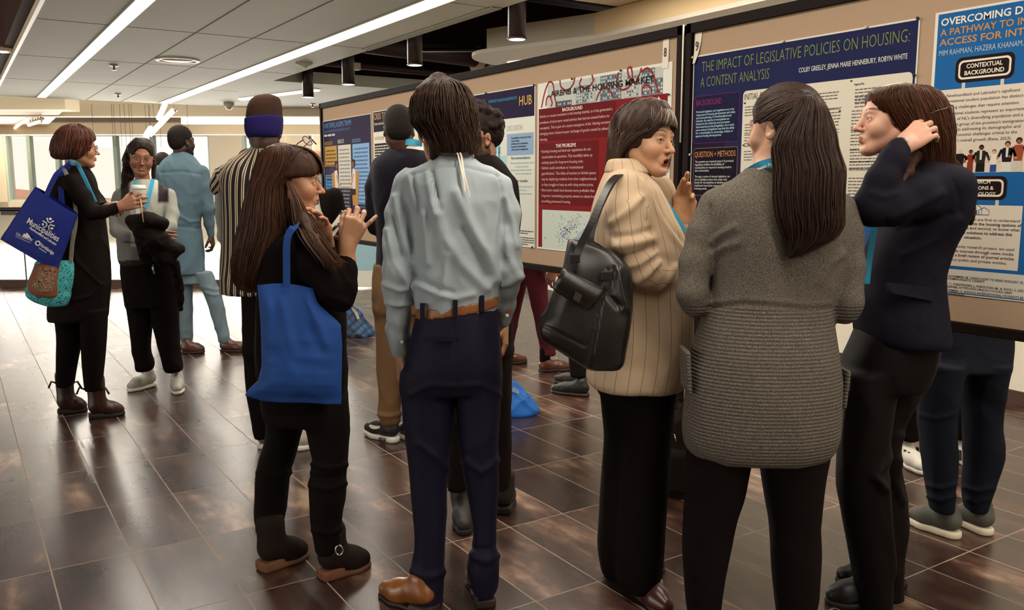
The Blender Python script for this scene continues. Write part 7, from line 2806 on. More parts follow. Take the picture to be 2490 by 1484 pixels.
# ------------------------------------------------------------------ smiling girl with glasses holding a coat
def girl():
    y = 5.7
    root = person('smiling person with round glasses and dark hair in grey and black jacket, holding a coat', P(360, 800, y)[0], y)
    tor = [LP([(436, 330, 376, .07), (446, 314, 388, .095), (458, 298, 402, .115), (475, 287, 414, .135), (520, 285, 416, .145), (580, 289, 416, .15), (636, 294, 412, .15), (644, 297, 410, .145)], y, .02, 2.2)]
    aL = LM([(293, 476, -.02, 17), (280, 520, -.05, 15.5), (284, 562, -.10, 15), (305, 575, -.17, 14.5), (345, 577, -.20, 13), (372, 570, -.20, 11)], y, .02, .02)
    aR = LM([(410, 476, -.02, 17), (418, 520, -.05, 15.5), (414, 552, -.12, 15), (390, 562, -.18, 14), (350, 560, -.22, 12), (330, 556, -.22, 10)], y, .02, .02)
    prims = tor + aL + aR
    y_bl = P(350, 462, y)[2]

    def jc(V):
        g, l, k = np.array(lin('#6f6d68')), np.array(lin('#a3a39a')), np.array(lin('#1c120f'))
        px, py = project(V)
        C = np.tile(g, (len(V), 1))
        C[(px > 318) & (px < 396) & (py < 600)] = l
        C[(px > 395) & (py < 560)] = np.array(lin('#8f8f86'))
        for x0, w, yb_ in ((304, 10, 494), (397, 13, 496)):
            f = np.clip((w - np.abs(px - x0)) / 3 + .5, 0, 1) * np.clip((yb_ - py) / 6, 0, 1)
            C = C * (1 - f[:, None]) + k * f[:, None]
        C[py > 634] = k * 1.5
        return C
    skin('jacket', prims, mat('jacket_panels', '#8f8f86', .8, .3, attr='Col', bump=.1, bscale=200), root, .008, [(.006, (11, 11, 7), 1)], color=jc)
    tr = [LP([(625, 297, 424, .14), (690, 299, 431, .145), (745, 308, 431, .135)], y, .02, 2.2), LP([(725, 308, 368, .11), (780, 315, 366, .10), (830, 322, 364, .09), (860, 326, 366, .085), (882, 331, 372, .085), (893, 332, 372, .082), (902, 336, 370, .07)], y, .02, 2.1), LP([(725, 366, 432, .11), (780, 372, 433, .10), (830, 384, 434, .09), (860, 391, 437, .085), (886, 397, 441, .085), (896, 400, 442, .08), (904, 404, 440, .07)], y, .01, 2.1)]
    skin('sweatpants', tr, M_BLACKC, root, .009, [(.006, (10, 10, 5), 1)])
    R = R3(-153, -10, -6)
    c = P(343, 382, y - .02)
    body(root, '#8f5c42', dict(c=c, R=R, s=.94, mouth='smile', neck_to=P(350, 452, y), neck_r=.046, brow='#20140f', lip='#8a4a40', ears=False, iris='#20140f'), [hand_prims(P(372, 570, y - .20), (1, -.1, -.1), (0, -1, .2), .85, ((20, 30, 20),) * 4, side=-1)], prims + tr, hres=.003, handres=.004)
    hp = [ell(c + R @ A3((0, -.018, .036)) * 1, (.083, .102, .092), .01, '+', R), ell(c + R @ A3((0, .125, -.025)), (.088, .088, .118), .010, '-', R)]
    hp += LM([(318, 360, .04, 10), (311, 390, .04, 12), (312, 425, .02, 13), (308, 455, -.04, 11), (303, 480, -.08, 6)], y, .02) + LM([(352, 440, .10, 12), (345, 470, .12, 10)], y, .02) + LM([(368, 372, .04, 7), (374, 400, .05, 6), (374, 430, .05, 5)], y, .015)
    h = skin('hair', hp, hair_mat('#20130d'), root, .006, [(.005, (18, 18, 6), 1)])
    st = []
    rs = np.random.RandomState(8)
    for _ in range(240):
        q = [P(338 + rs.normal(0, 3), 344, y - .03 + rs.normal(0, .02)), P(320 + rs.normal(0, 3), 358, y + .01), P(310 + rs.normal(0, 5), 390, y + .0 + rs.normal(0, .03)), P(310 + rs.normal(0, 6), 430, y - .02), P(304 + rs.normal(0, 6), 470 + rs.normal(0, 10), y - .09)]
        st.append(np.array(spline(q, 4)))
    strands('hair_strands', st, M_HAIR, h, .0018, '#2a1a12', .4, 8)
    glasses(root, c + R @ A3((0, .002, -.003)), R, .96, '#4a3a30', True, square=2.1, rx=.026, rz=.0225, rim=.0014)
    wear('lanyard', [P(330, 440, y - .10), P(326, 470, y - .14), P(333, 500, y - .165)], .02, M_LANYARD, root, .003)
    wear('lanyard', [P(372, 436, y - .09), P(364, 470, y - .15), P(352, 506, y - .18)], .026, M_LANYARD, root, .003)
    mu, ms = mat('sneaker_silver', '#a8a49a', .5, .5, var=.12, vscale=30), mat('sole_white', '#d5cfc2', .6)
    lc = mat('lace_grey', '#6d675f', .8)
    shoe(root, fl(376, 938), fl(310, 955), (mu, ms), .043, .085, .026, res=.007, name='sneaker', lace=lc)
    h0 = fl(425, 945)
    shoe(root, h0 + (.0, .05, 0), fl(432, 962), (mu, ms), .043, .085, .026, res=.007, name='sneaker', lace=lc)
    # padded coat over her arms: carried, a thing of its own
    o = P(375, 600, y - .22)
    cr = view_root('padded_coat', o[0], o[1], o[2])
    tag(cr, 'black padded coat draped over the arms of the smiling glasses wearer', 'coat')
    pr = LM([(322, 540, -.26, 17), (360, 535, -.29, 18), (395, 545, -.28, 16)], y, .03) + LM([(345, 560, -.27, 22), (385, 585, -.27, 24), (420, 605, -.22, 18)], y, .03) + LM([(375, 590, -.25, 26), (400, 625, -.23, 22), (436, 606, -.18, 13)], y, .03)
    pr += LM([(350, 590, -.24, 20), (356, 622, -.22, 17)], y, .03) + LM([(425, 640, -.16, 12), (436, 700, -.12, 9), (440, 752, -.10, 7)], y, .02)
    skin('shell', pr, cloth('padded_black', '#120a08', .7, .1, .1), cr, .008, [(.008, (7, 7, 10), 1), (.004, (16, 16, 24), 1)])
    b = MB()
    q = P(372, 655, y - .24) - o
    b.tube([tuple(q + (0, 0, .03)), tuple(q), tuple(q + (.006, 0, -.03))], .006, 8)
    b.build('zip_pull', M_CHROME, cr)


girl()


# ------------------------------------------------------------------ woman at the far left with the bob
def bob_woman():
    y = 5.05
    root = person('person with short brown bob and glasses in long black coat, holding out a cup', P(190, 800, y)[0], y)
    tor = [LP([(404, 168, 206, .06), (416, 150, 216, .09), (434, 136, 224, .125), (470, 128, 232, .145), (520, 136, 245, .15), (580, 144, 253, .155), (640, 141, 259, .165), (700, 130, 261, .17), (760, 126, 257, .17), (777, 127, 254, .168)], y, .02, 2.2)]
    arm = LM([(178, 446, -.13, 24), (200, 482, -.17, 22), (224, 516, -.19, 18), (250, 516, -.17, 14.5), (286, 505, -.13, 12)], y, .02, .03)
    far = LM([(205, 446, .12, 22), (238, 490, .16, 17), (248, 508, .10, 13), (258, 500, .0, 11)], y, .02, .02)
    prims = tor + arm + far
    skin('coat', prims, cloth('black_coat', '#100806', .85, .1, .1), root, .008, [(.007, (9, 9, 4), 1), ('fold', .008, 4, [(150, 560), (190, 640), (240, 690)]), ('fold', .008, 4, [(250, 690), (220, 720), (180, 730)])])
    leg = [LP([(750, 136, 200, .11), (815, 144, 198, .10), (866, 143, 187, .088), (914, 142, 179, .075), (940, 142, 176, .065)], y, .01, 2.1), LP([(750, 198, 256, .11, -.04), (815, 203, 254, .10, -.04), (870, 204, 251, .088, -.04), (926, 208, 246, .072, -.04), (950, 210, 244, .062, -.04)], y, .01, 2.1)]
    skin('leggings', leg, M_BLACKC, root, .009)
    R = R3(-62, -2, 0)
    c = P(189, 358, y)
    wr, kn = P(292, 503, y - .13), P(328, 490, y - .13)
    hand = hand_prims(wr, kn - wr, (.1, -1, .15), .98, ((20, 40, 30), (24, 44, 30), (26, 46, 30), (28, 46, 30)), (6, 2, -3, -8), (46, 30, 12, 14), side=-1, arm=P(282, 507, y - .13), arm_r=.026)
    h2 = hand_prims(P(258, 500, y), (.8, -.5, .1), (0, -.4, .9), .9, ((40, 50, 30),) * 4, side=1)
    body(root, '#a37258', dict(c=c, R=R, s=.96, neck_to=P(182, 420, y), neck_r=.05, brow='#5a4034', blush=.2), [hand, h2], prims + leg, hres=.0038)
    rows = [(302, 172, 198, .04), (308, 158, 210, .075), (320, 146, 222, .10), (340, 136, 229, .112), (362, 131, 224, .112), (378, 131, 218, .105), (388, 138, 214, .09)]
    hp = [LP(rows, y, .02, 2.1), ell(c + R @ A3((.0, .125, -.05)), (.10, .085, .105), .010, '-', R)]
    h = skin('hair', hp, hair_mat('#45251b'), root, .006, [(.006, (16, 16, 5), 1)])
    st = loft_strands(rows_px([(301, 176, 194, .03)] + rows[1:], y), 420, (math.pi * .9, math.pi * 1.95), 41, (0, .25), (.75, 1.), .006, .006, 18, 2.1)
    strands('hair_strands', st, M_HAIR, h, .0022, '#5a3226', .4, 4)
    glasses(root, c, R, .98, '#3a2620')
    wear('lanyard', [P(160, 398, y - .02), P(172, 392, y - .075), P(188, 400, y - .10), P(204, 430, y - .13), P(222, 470, y - .16), P(232, 492, y - .165)], .020, M_LANYARD, root, .003)
    # boots with pull tabs
    mu, ms = mat('boot_oxblood', '#33160f', .38, .5, var=.15), mat('sole_black', '#120c0a', .7)
    for a, b_, tb in ((fl(150, 1005), fl(214, 1000), (152, 940)), (fl(222, 1018), fl(306, 1008), (220, 955))):
        bt = shoe(root, a, b_, (mu, ms), .045, .08, .024, .01, .20, .052, .007, name='boot')
        b = MB()
        off = np.array([root['ox'], root['oy'], 0])
        for s_ in (-1, 1):
            q = P(tb[0] + (11 if s_ > 0 else 0) + s_ * 14, tb[1], y - .04) - off
            b.tube([tuple(q + (0, 0, .02)), tuple(q + (s_ * .03, 0, .03)), tuple(q + (s_ * .05, 0, -.01))], .006, 6)
        b.build('pull_tab', mu, bt)


bob_woman()


# ------------------------------------------------------------------ people mostly hidden behind others or behind the boards
def plain_person(label, x, y, yaw, top, legs, tone, hair, shoes, H=1.72, bald=False, arm_out=None, bow=0, name_top='shirt', stance=.10, striped=False, sock=None, res=.012, beard=None, sole='#2a1a14', loafer=False, step=0.):
    root = empty('person', W((x, y, 0)), -YAW + math.radians(yaw))
    root['ox'], root['oy'], root['oz'] = 0., 0., 0.
    tag(root, label, 'person')
    k = H / 1.72
    Z = lambda z: z * k
    tor = [loft([(0, 0, Z(1.46), .07, .065), (0, -.01, Z(1.43), .12, .085), (0, -.01, Z(1.38), .175, .105), (0, 0, Z(1.28), .19, .125), (0, .01, Z(1.12), .175, .12), (0, .01, Z(1.0), .17, .12), (0, .0, Z(.86), .18, .125)], .02)]
    sl = []
    hands = []
    for s in (-1, 1):
        sh, el_, wr = (s * .19, 0, Z(1.37)), (s * .235, -.03, Z(1.10)), (s * .235, .06, Z(.86))
        if arm_out and s == arm_out:
            el_, wr = (s * .25, .02, Z(1.08)), (s * .10, .26, Z(1.10))
        sl += limb([(sh, .058), (el_, .048), (wr, .036)], .02, .03)
        f = A3(wr) - A3(el_)
        hands.append(hand_prims(wr, f, (s, 0, .1) if not (arm_out and s == arm_out) else (0, 0, 1), .95, ((22, 34, 20),) * 4, side=s))
    prims = tor + sl
    skin(name_top, prims, top, root, res, [(.006, (8, 8, 4), 1)])
    tr = [loft([(0, 0, Z(.98), .165, .115), (0, -.01, Z(.88), .178, .125), (0, 0, Z(.80), .17, .12)], .02)]
    for s in (-1, 1):
        st_ = step * s
        tr += [loft([(s * .085, st_ * .2, Z(.84), .088, .10), (s * (.08 + stance * .2), st_ * .5, Z(.50), .062, .068), (s * (.07 + stance * .4), st_, Z(.12), .048 if not loafer else .055, .055)], .02)]
    lg = skin('trousers', tr, legs, root, res, [(.005, (9, 9, 6), 1)])
    c = A3((0, .025 + .07 * bow, Z(1.605) - .075 * bow))
    R = R3(0, -3 - 38 * bow, 0)
    body(root, tone, dict(c=c, R=R, s=.97, neck_to=(0, -.01, Z(1.44)), brow=hair, beard=beard), hands, prims + tr, hres=.005, handres=.004)
    if not bald:
        hp = [ell(c + R @ A3((0, -.018, .038)), (.082, .104, .094), .01, '+', R), ell(c + R @ A3((0, -.06, -.02)), (.068, .05, .06), .03, '+', R), ell(c + R @ A3((0, .13, -.02)), (.12, .085, .10), .01, '-', R)]
        hp += [ell(c + R @ A3((q * .085, .012, -.03)), (.025, .032, .035), .01, '-', R) for q in (-1, 1)]
        skin('hair', hp, hair_mat(hair, .6), root, .007)
    for s in (-1, 1):
        fx = s * (.07 + stance * .4)
        h0, t0 = A3((fx, -.08 + step * s, 0)), A3((fx + s * .03, .19 + step * s, 0))
        sh = shoe(root, h0, t0, (shoes, mat('sole_' + sole.strip('#'), sole, .6)), .042, .075 if not loafer else .055, .024, res=.007, name='sneaker' if sole != '#2a1a14' else 'shoe')
        if striped:
            b = MB()
            for i in range(3):
                yy = -.0 + .035 * i + step * s
                for q in (-1, 1):
                    b.box((fx + q * .043 - .004, yy, .035), (fx + q * .043 + .004, yy + .016, .085))
            b.build('side_stripes', mat('stripe_black', '#1c1414', .6), sh)
        if sock is not None:
            skin('sock', [seg((fx, -.03 + step * s, .06), (fx, -.03 + step * s, Z(.16)), .040, .042)], sock, root, .008)
        if loafer:
            b = MB()
            yy = .06 + step * s
            b.tube([(fx - .022, yy, .088), (fx, yy + .01, .095), (fx + .022, yy, .088)], .004, 8)
            b.build('buckle', mat('gold_bit', '#b98a4a', .3, metal=.8), sh)
    return root


def suit_man():
    x, y = P(738, 560, 5.2)[0], 5.2
    r = plain_person('person in a dark suit with white shirt, hidden behind the long brown hair', x, y, 178, M_BLACKC, M_BLACKC, '#3f261b', '#150d0a', mat('shoe_black', '#0f0807', .45), 1.66, name_top='suit_jacket', stance=.06, bow=1)
    skin('shirt_front', [loft([(0, .075, 1.45, .05, .03), (0, .098, 1.36, .06, .03), (0, .125, 1.2, .045, .02), (0, .135, 1.08, .02, .012)], .01)], mat('cloth_white', '#d8d3c8', .8), r, .008)
    return r


suit_man()
plain_person('bald person with glasses behind the far end of the poster boards', P(772, 400, 9.4)[0], 9.4, 140, cloth('slate_shirt', '#5d7079', .8), M_BLACKC, '#a97a5e', '#6a5040', mat('shoe_black', '#0f0807', .45), 1.76, bald=True)
plain_person('person with dark hair mostly hidden behind the blue-grey tunic wearer', P(402, 500, 8.8)[0], 8.8, 35, M_BLACKC, M_BLACKC, '#5a3a28', '#1d120d', mat('shoe_black', '#0f0807', .45), 1.70)
plain_person('person in wine red trousers and brown loafers standing behind the boards', P(1281, 880, 6.45)[0] , 6.45, -72, M_BLACKC, cloth('wine_trousers', '#5d2530', .85, .08), '#9c6c50', '#2a1a12', mat('leather_loafer', '#54291c', .32, .6), 1.74, sock=M_BLACKC, loafer=True, stance=.22, step=.12)
plain_person('person in dark trousers whose lower legs show under the boards past the shoulder bag', P(1404, 930, 5.72)[0], 5.72, 60, M_BLACKC, cloth('charcoal_trousers', '#120c0b', .85), '#9c6c50', '#2a1a12', mat('shoe_black', '#0f0807', .45), 1.74, step=.06)
plain_person('person in white striped sneakers and dark trousers behind the boards at the right', P(2268, 1120, 4.2)[0], 4.2, 186, M_BLACKC, cloth('black_trousers_far', '#0f0807', .85), '#9c6c50', '#2a1a12', mat('sneaker_white_clean', '#cfcabd', .6), 1.70, striped=True, stance=.16, sole='#d5cfc2')
plain_person('person in black trousers and black sneakers far behind the beanie wearer', P(590, 800, 7.9)[0] + .12, 7.9, -60, M_BLACKC, M_BLACKC, '#9c6c50', '#2a1a12', mat('sneaker_black', '#191110', .6), 1.70, sole='#d5cfc2')
plain_person('person with white sneakers behind the boards, beside the grey-blue shirt', P(1222, 822, 7.75)[0] - .12, 7.75, -120, M_BLACKC, M_BLACKC, '#9c6c50', '#2a1a12', mat('sneaker_white_clean', '#cfcabd', .6), 1.70, sole='#d5cfc2')


def jeans_person():
    y = 3.29
    root = person('person in skinny dark jeans and grey sneakers behind the nearest board', P(2345, 1000, y)[0], y)
    tr = [LP([(760, 2232, 2462, .12, .13), (840, 2236, 2458, .12, .08), (900, 2238, 2452, .12, .03)], y, .02, 2.2)]
    tr += [LP([(880, 2236, 2340, .11, -.03), (950, 2236, 2330, .10, -.03), (1033, 2238, 2320, .088, -.03), (1098, 2244, 2323, .082, -.03), (1150, 2251, 2321, .075, -.03), (1183, 2255, 2319, .068, -.03), (1215, 2260, 2319, .062, -.03), (1243, 2264, 2316, .055, -.03)], y, .02, 2.1)]
    tr += [LP([(880, 2342, 2452, .11, .03), (950, 2344, 2438, .10, .03), (1033, 2347, 2428, .09, .03), (1081, 2348, 2436, .088, .03), (1130, 2349, 2430, .082, .03), (1183, 2344, 2413, .07, .03), (1215, 2346, 2404, .062, .03), (1243, 2352, 2394, .055, .03)], y, .01, 2.1)]
    skin('jeans', tr, cloth('indigo_jeans', '#10121c', .85, .15, .12), root, .008, [(.004, (9, 9, 6), 1), ('fold', .010, 5, [(2256, 1180), (2290, 1188), (2320, 1178)]), ('fold', .009, 5, [(2258, 1208), (2290, 1216), (2320, 1206)]), ('fold', .010, 5, [(2345, 1185), (2380, 1195), (2410, 1186)]), ('fold', .009, 5, [(2350, 1214), (2375, 1222), (2402, 1214)]), ('fold', .006, 5, [(2240, 1010), (2280, 1020), (2322, 1006)])])
    cx = P(2345, 700, y)[0]
    yb = y + .16
    tor = [loft([(cx, yb, 1.42, .07, .065), (cx, yb, 1.38, .12, .085), (cx, yb, 1.33, .17, .10), (cx, yb, 1.2, .18, .12), (cx, yb, 1.0, .165, .12), (cx, yb, .86, .172, .125)], .02)]
    ar = []
    for s in (-1, 1):
        ar += limb([((cx + s * .185, yb, 1.33), .055), ((cx + s * .23, yb + .03, 1.06), .046), ((cx + s * .10, yb + .2, 1.02), .034)], .02, .03)
    skin('sweater', tor + ar, cloth('dark_sweater', '#211a1a', .9), root, .012)
    c = A3((cx, yb + .02, 1.56))
    hands = [hand_prims((cx + s * .10, yb + .2, 1.02), (-s * .5, .6, 0), (0, 0, 1), .9, ((22, 34, 20),) * 4, side=s) for s in (-1, 1)]
    body(root, '#ab7f66', dict(c=c, R=R3(10, 0, 0), s=.95, neck_to=(cx, yb, 1.40)), hands, tor + ar + tr, hres=.006, handres=.005)
    skin('hair', [ell(c + A3((0, -.02, .035)), (.086, .106, .094), .01), ell(c + A3((0, -.07, -.06)), (.08, .06, .12), .03), ell(c + A3((0, .13, -.02)), (.12, .085, .10), .01, '-')], hair_mat('#2a1a12'), root, .008)
    mu, ms = mat('sneaker_grey_green', '#4a4840', .75, var=.1, vscale=60, bump=.2, bscale=300), mat('sole_ivory', '#c9bda6', .6)
    lc = mat('lace_black', '#1a1210', .8)
    shoe(root, fl(2330, 1312), fl(2206, 1268), (mu, ms), .042, .085, .030, res=.006, name='sneaker', lace=lc)
    shoe(root, fl(2402, 1303), fl(2322, 1262), (mu, ms), .042, .085, .030, res=.006, name='sneaker', lace=lc)


jeans_person()
# ------------------------------------------------------------------ bags, cup, leaflet
def sheet_bag(o, corners, bulge, y_, n=14, seedv=3, amp=.006):
    """soft flat bag: four view-frame corners TL,TR,BR,BL; front and back skins that bulge apart"""
    TL, TR, BR, BL = [A3(c) for c in corners]
    nrm = np.cross(TR - TL, BL - TL)
    nrm /= np.linalg.norm(nrm)
    if nrm[1] > 0:
        nrm = -nrm
    V, F = [], []
    for side in (1, -1):
        for j in range(n + 1):
            v = j / n
            for i in range(n + 1):
                u = i / n
                p = (TL * (1 - u) + TR * u) * (1 - v) + (BL * (1 - u) + BR * u) * v
                e = (1 - (2 * u - 1) ** 4) * (1 - (2 * v - 1) ** 6 * (1 if v > .5 else .25))
                V.append(p + nrm * side * (bulge * max(e, 0) + .002))
    V = np.array(V)
    d = amp * ((1 - np.abs(noise3(V * (9, 9, 3.5) + seedv) * 2)) ** 2 - .4) + amp * .5 * noise3(V * 22 + seedv)
    m = (n + 1) ** 2
    V[:m] += nrm * d[:m, None]
    V[m:] -= nrm * d[m:, None] * .5
    for s_ in (0, 1):
        for j in range(n):
            for i in range(n):
                a = s_ * m + j * (n + 1) + i
                q = (a, a + 1, a + n + 2, a + n + 1)
                F.append(q if s_ else q[::-1])
    for i in range(n):                                               # side and bottom seams
        for (a, b) in ((i * (n + 1), (i + 1) * (n + 1)), ((i + 1) * (n + 1) + n, i * (n + 1) + n), (n * (n + 1) + i, n * (n + 1) + i + 1)):
            F.append((a, b, m + b, m + a))
    return V - o, F, nrm


def tote_blue():
    y = 2.95 - .20
    o = P(725, 830, y)
    root = view_root('tote_bag', o[0], o[1], o[2])
    tag(root, 'plain bright blue cloth tote hanging from the shoulder of the long-haired person', 'tote bag')
    m = mat('tote_blue', '#1b4488', .75, .3, var=.05, vscale=5, bump=.08, bscale=400)
    V, F = [], []
    # outline rows of the cloth, top to bottom
    rows = [(694, 625, 762, .0), (730, 629, 772, .02), (780, 633, 828, .035), (830, 635, 832, .045), (890, 636, 831, .05), (925, 628, 830, .05), (945, 606, 830, .035), (962, 594, 830, .012), (976, 640, 829, .004)]
    n, k = 26, len(rows) * 4
    T = np.array(rows, float)
    rr = np.linspace(0, len(rows) - 1, k)
    R_ = [np.interp(rr, np.arange(len(rows)), T[:, c]) for c in range(4)]
    for s_ in (1, -1):
        for j in range(k):
            for i in range(n):
                u = i / (n - 1)
                px = R_[1][j] + (R_[2][j] - R_[1][j]) * u
                py = R_[0][j] + 8 * u - 8 * math.sin(math.pi * u) * (1 - j / k)
                p = P(px, py, y)
                b = R_[3][j] * (1 - (2 * u - 1) ** 4)
                if s_ > 0:
                    p[1] -= b
                else:
                    p[1] += b * .6 + .003
                V.append(p)
    V = np.array(V)
    m_ = n * k
    px, py = project(V)
    d = .010 * ((1 - np.abs(noise3(V * (11, 11, 3) + 2) * 2)) ** 2 - .4)
    for (a, w, pts) in ((.012, 10, [(690, 740), (700, 800), (712, 850)]), (.012, 9, [(752, 730), (775, 780), (800, 850)]), (-.012, 12, [(760, 800), (770, 840)]), (.012, 9, [(655, 740), (650, 830)]), (-.010, 7, [(645, 862), (740, 850), (826, 858)]), (.008, 7, [(645, 872), (740, 866), (826, 882)]), (-.008, 8, [(670, 880), (750, 885), (828, 895)]), (.012, 10, [(640, 905), (620, 935), (606, 955)])):
        d += a * np.exp(-(seg_dist(px, py, pts) / w) ** 2)
    e = np.minimum(1, 6 * np.minimum(np.tile(np.linspace(0, 1, n), 2 * k), 1 - np.tile(np.linspace(0, 1, n), 2 * k)))
    V[:m_, 1] -= (d * e)[:m_]
    for s_ in (0, 1):
        for j in range(k - 1):
            for i in range(n - 1):
                a = s_ * m_ + j * n + i
                q = (a, a + n, a + n + 1, a + 1)
                F.append(q if not s_ else q[::-1])
    for j in range(k - 1):
        F.append((j * n, m_ + j * n, m_ + (j + 1) * n, (j + 1) * n))
        F.append((j * n + n - 1, (j + 1) * n + n - 1, m_ + (j + 1) * n + n - 1, m_ + j * n + n - 1))
    for i in range(n - 1):
        F.append(((k - 1) * n + i, m_ + (k - 1) * n + i, m_ + (k - 1) * n + i + 1, (k - 1) * n + i + 1))
    me = np_mesh('bag_body', V - o, [tuple(f) for f in F])
    link_mesh('bag_body', me, m, root)
    wear('strap', [P(697, 712, y - .006), P(697, 660, y - .008), P(697, 600, y - .012), P(702, 570, y - .012), P(716, 551, y - .004), P(726, 546, y + .06), P(735, 560, y + .16)], .024, m, root, .003, 6, normal=(-.2, -1, .2))
    wear('strap', [P(735, 560, y + .16), P(726, 620, y + .22), P(724, 700, y + .05)], .024, m, root, .003, 6, normal=(0, 1, 0))
    b = MB()
    q = P(697, 708, y - .012) - o
    b.box(tuple(q + (-.012, -.001, -.006)), tuple(q + (.012, .001, .004)))
    b.build('stitching', mat('stitch_blue', '#17408a', .8), root)


tote_blue()


def tote_printed():
    y = 5.05 - .26
    c = [P(86, 454, y), P(190, 522, y), P(138, 662, y), P(1, 582, y)]
    o = sum(c) / 4
    root = view_root('tote_bag', o[0], o[1], o[2])
    tag(root, 'navy tote printed in white lettering, hanging tilted from the far left shoulder', 'tote bag')
    m = mat('tote_navy', '#1c2c82', .75, .3, var=.05, vscale=5)
    V, F, nrm = sheet_bag(o, c, .035, y, 16, 5, .006)
    link_mesh('bag_body', np_mesh('bag_body', V, F), m, root)
    wear('strap', [P(112, 478, y - .03), P(124, 450, y - .025), P(140, 420, y - .01), P(156, 402, y + .06), P(168, 398, y + .14)], .035, m, root, .003, 6, normal=(-.3, -1, .2))
    wear('strap', [P(168, 398, y + .14), P(150, 440, y + .14), P(150, 500, y + .03)], .035, m, root, .003, 6, normal=(0, -1, 0))
    wht = mat('ink_white', '#e6e2d8', .5)

    def printed(t, a, b_, cap, weight=.0, name='lettering'):
        """lettering along pixel a -> b on the bag front"""
        p0, p1 = P(*a, y - .046), P(*b_, y - .046)
        v, f = text_mesh(t, weight)
        w = v[:, 0].max() - v[:, 0].min()
        ex = p1 - p0
        ez = np.cross(ex / np.linalg.norm(ex), (0, 1, 0))
        ez = -ez if ez[2] < 0 else ez
        b = MB()
        b.add([tuple(p0 - o + ex * ((q[0] - v[:, 0].min()) / w) + ez * (q[1] / CAP * cap)) for q in v], f)
        return b
    b = MB()
    for args in (('Municipalities', (64, 542), (140, 588), .036, .012), ('Newfoundland and Labrador', (71, 556), (136, 598), .015, .02), ('CAL LEGROW', (38, 571), (78, 588), .016, .01), ('INSURANCE & FINANCIAL GROUP', (38, 576), (74, 592), .005, .01), ('Northbridge', (97, 598), (129, 620), .020, .016), ('INSURANCE', (94, 604), (112, 616), .007, .01)):
        q = printed(*args)
        b.add(q.v, q.f)
    b.build('lettering', wht, root)
    # little star of people and the hill mark
    b = MB()
    cc = P(118, 545, y - .047) - o
    for a in (90, 210, 330):
        an = math.radians(a - 25)
        d = np.array((math.cos(an), 0, math.sin(an)))
        b.tube([tuple(cc + d * .030 + (0, -.001, 0)), tuple(cc + d * .031 + (0, -.003, 0))], .0075, 10)
        e = np.array((-d[2], 0, d[0]))
        b.tube([tuple(cc + d * .028 + e * .02), tuple(cc + d * .010 + e * .006), tuple(cc + d * .010 - e * .006), tuple(cc + d * .028 - e * .02)], .0035, 6)
    h = P(64, 572, y - .047) - o
    b.add([tuple(h + v) for v in ((-.022, 0, -.008), (-.012, 0, .010), (-.004, 0, .004), (.004, 0, .014), (.016, 0, 0), (.026, 0, -.020))], [(0, 1, 2, 3, 4, 5)])
    s = P(92, 592, y - .047) - o
    b.tube([tuple(s + (math.cos(a) * .012, 0, math.sin(a) * .012)) for a in np.linspace(0, 2 * math.pi, 17)], .0035, 6, caps=False)
    b.build('emblem', wht, root)


tote_printed()


def embroidered_bag():
    y = 5.05 - .20
    o = P(122, 690, y)
    root = view_root('shoulder_bag', o[0], o[1], o[2])
    tag(root, 'turquoise patterned bag with an embroidered brown flap, hanging under the printed tote', 'shoulder bag')
    body_ = [LP([(634, 88, 176, .05), (650, 84, 178, .06), (690, 70, 174, .075), (715, 66, 170, .075), (732, 84, 166, .065), (745, 116, 162, .045)], y, .02, 2.4)]
    m, nt, b = new_mat('turquoise_pattern')
    tc = nt.nodes.new('ShaderNodeTexCoord')
    vr = nt.nodes.new('ShaderNodeTexVoronoi')
    vr.inputs['Scale'].default_value = 55
    nt.links.new(tc.outputs['Object'], vr.inputs['Vector'])
    nt.links.new(ramp(nt, vr.outputs['Distance'], [(.0, '#123c44'), (.35, '#2f8f96'), (.6, '#4fb4b4'), (.8, '#1d5058')]), b.inputs['Base Color'])
    b.inputs['Roughness'].default_value = .8
    skin('bag_body', body_, m, root, .007)
    m2, nt, b = new_mat('embroidery')
    tc = nt.nodes.new('ShaderNodeTexCoord')
    n1 = nt.nodes.new('ShaderNodeTexNoise')
    n1.inputs['Scale'].default_value, n1.inputs['Detail'].default_value = 34, 2
    n1.inputs['Distortion'].default_value = 2.5
    nt.links.new(tc.outputs['Object'], n1.inputs['Vector'])
    nt.links.new(ramp(nt, n1.outputs['Fac'], [(.36, '#2a1712'), (.44, '#6b4a34'), (.5, '#a58a6c'), (.55, '#4a2a1e'), (.63, '#8a5a34'), (.7, '#c2a884')]), b.inputs['Base Color'])
    b.inputs['Roughness'].default_value = .85
    fp = [LP([(640, 90, 160, .06), (660, 84, 160, .068), (690, 74, 157, .082), (716, 92, 154, .080), (722, 120, 152, .07)], y - .012, .02, 2.6)]
    f = skin('flap', fp, mat('flap_rust', '#7a4424', .8, var=.1), root, .007)
    fp = [LP([(645, 96, 154, .06), (665, 92, 154, .07), (690, 84, 151, .085), (708, 100, 148, .082), (712, 118, 147, .07)], y - .018, .02, 2.6)]
    skin('embroidered_panel', fp, m2, f, .007)
    wear('strap', [P(172, 640, y - .02), P(176, 590, y - .03), P(184, 540, y - .02), P(180, 480, y + .02), P(160, 420, y + .06), P(146, 405, y + .12)], .022, mat('strap_grey', '#8a8272', .8, var=.2, vscale=60), root, .004, 6)


embroidered_bag()


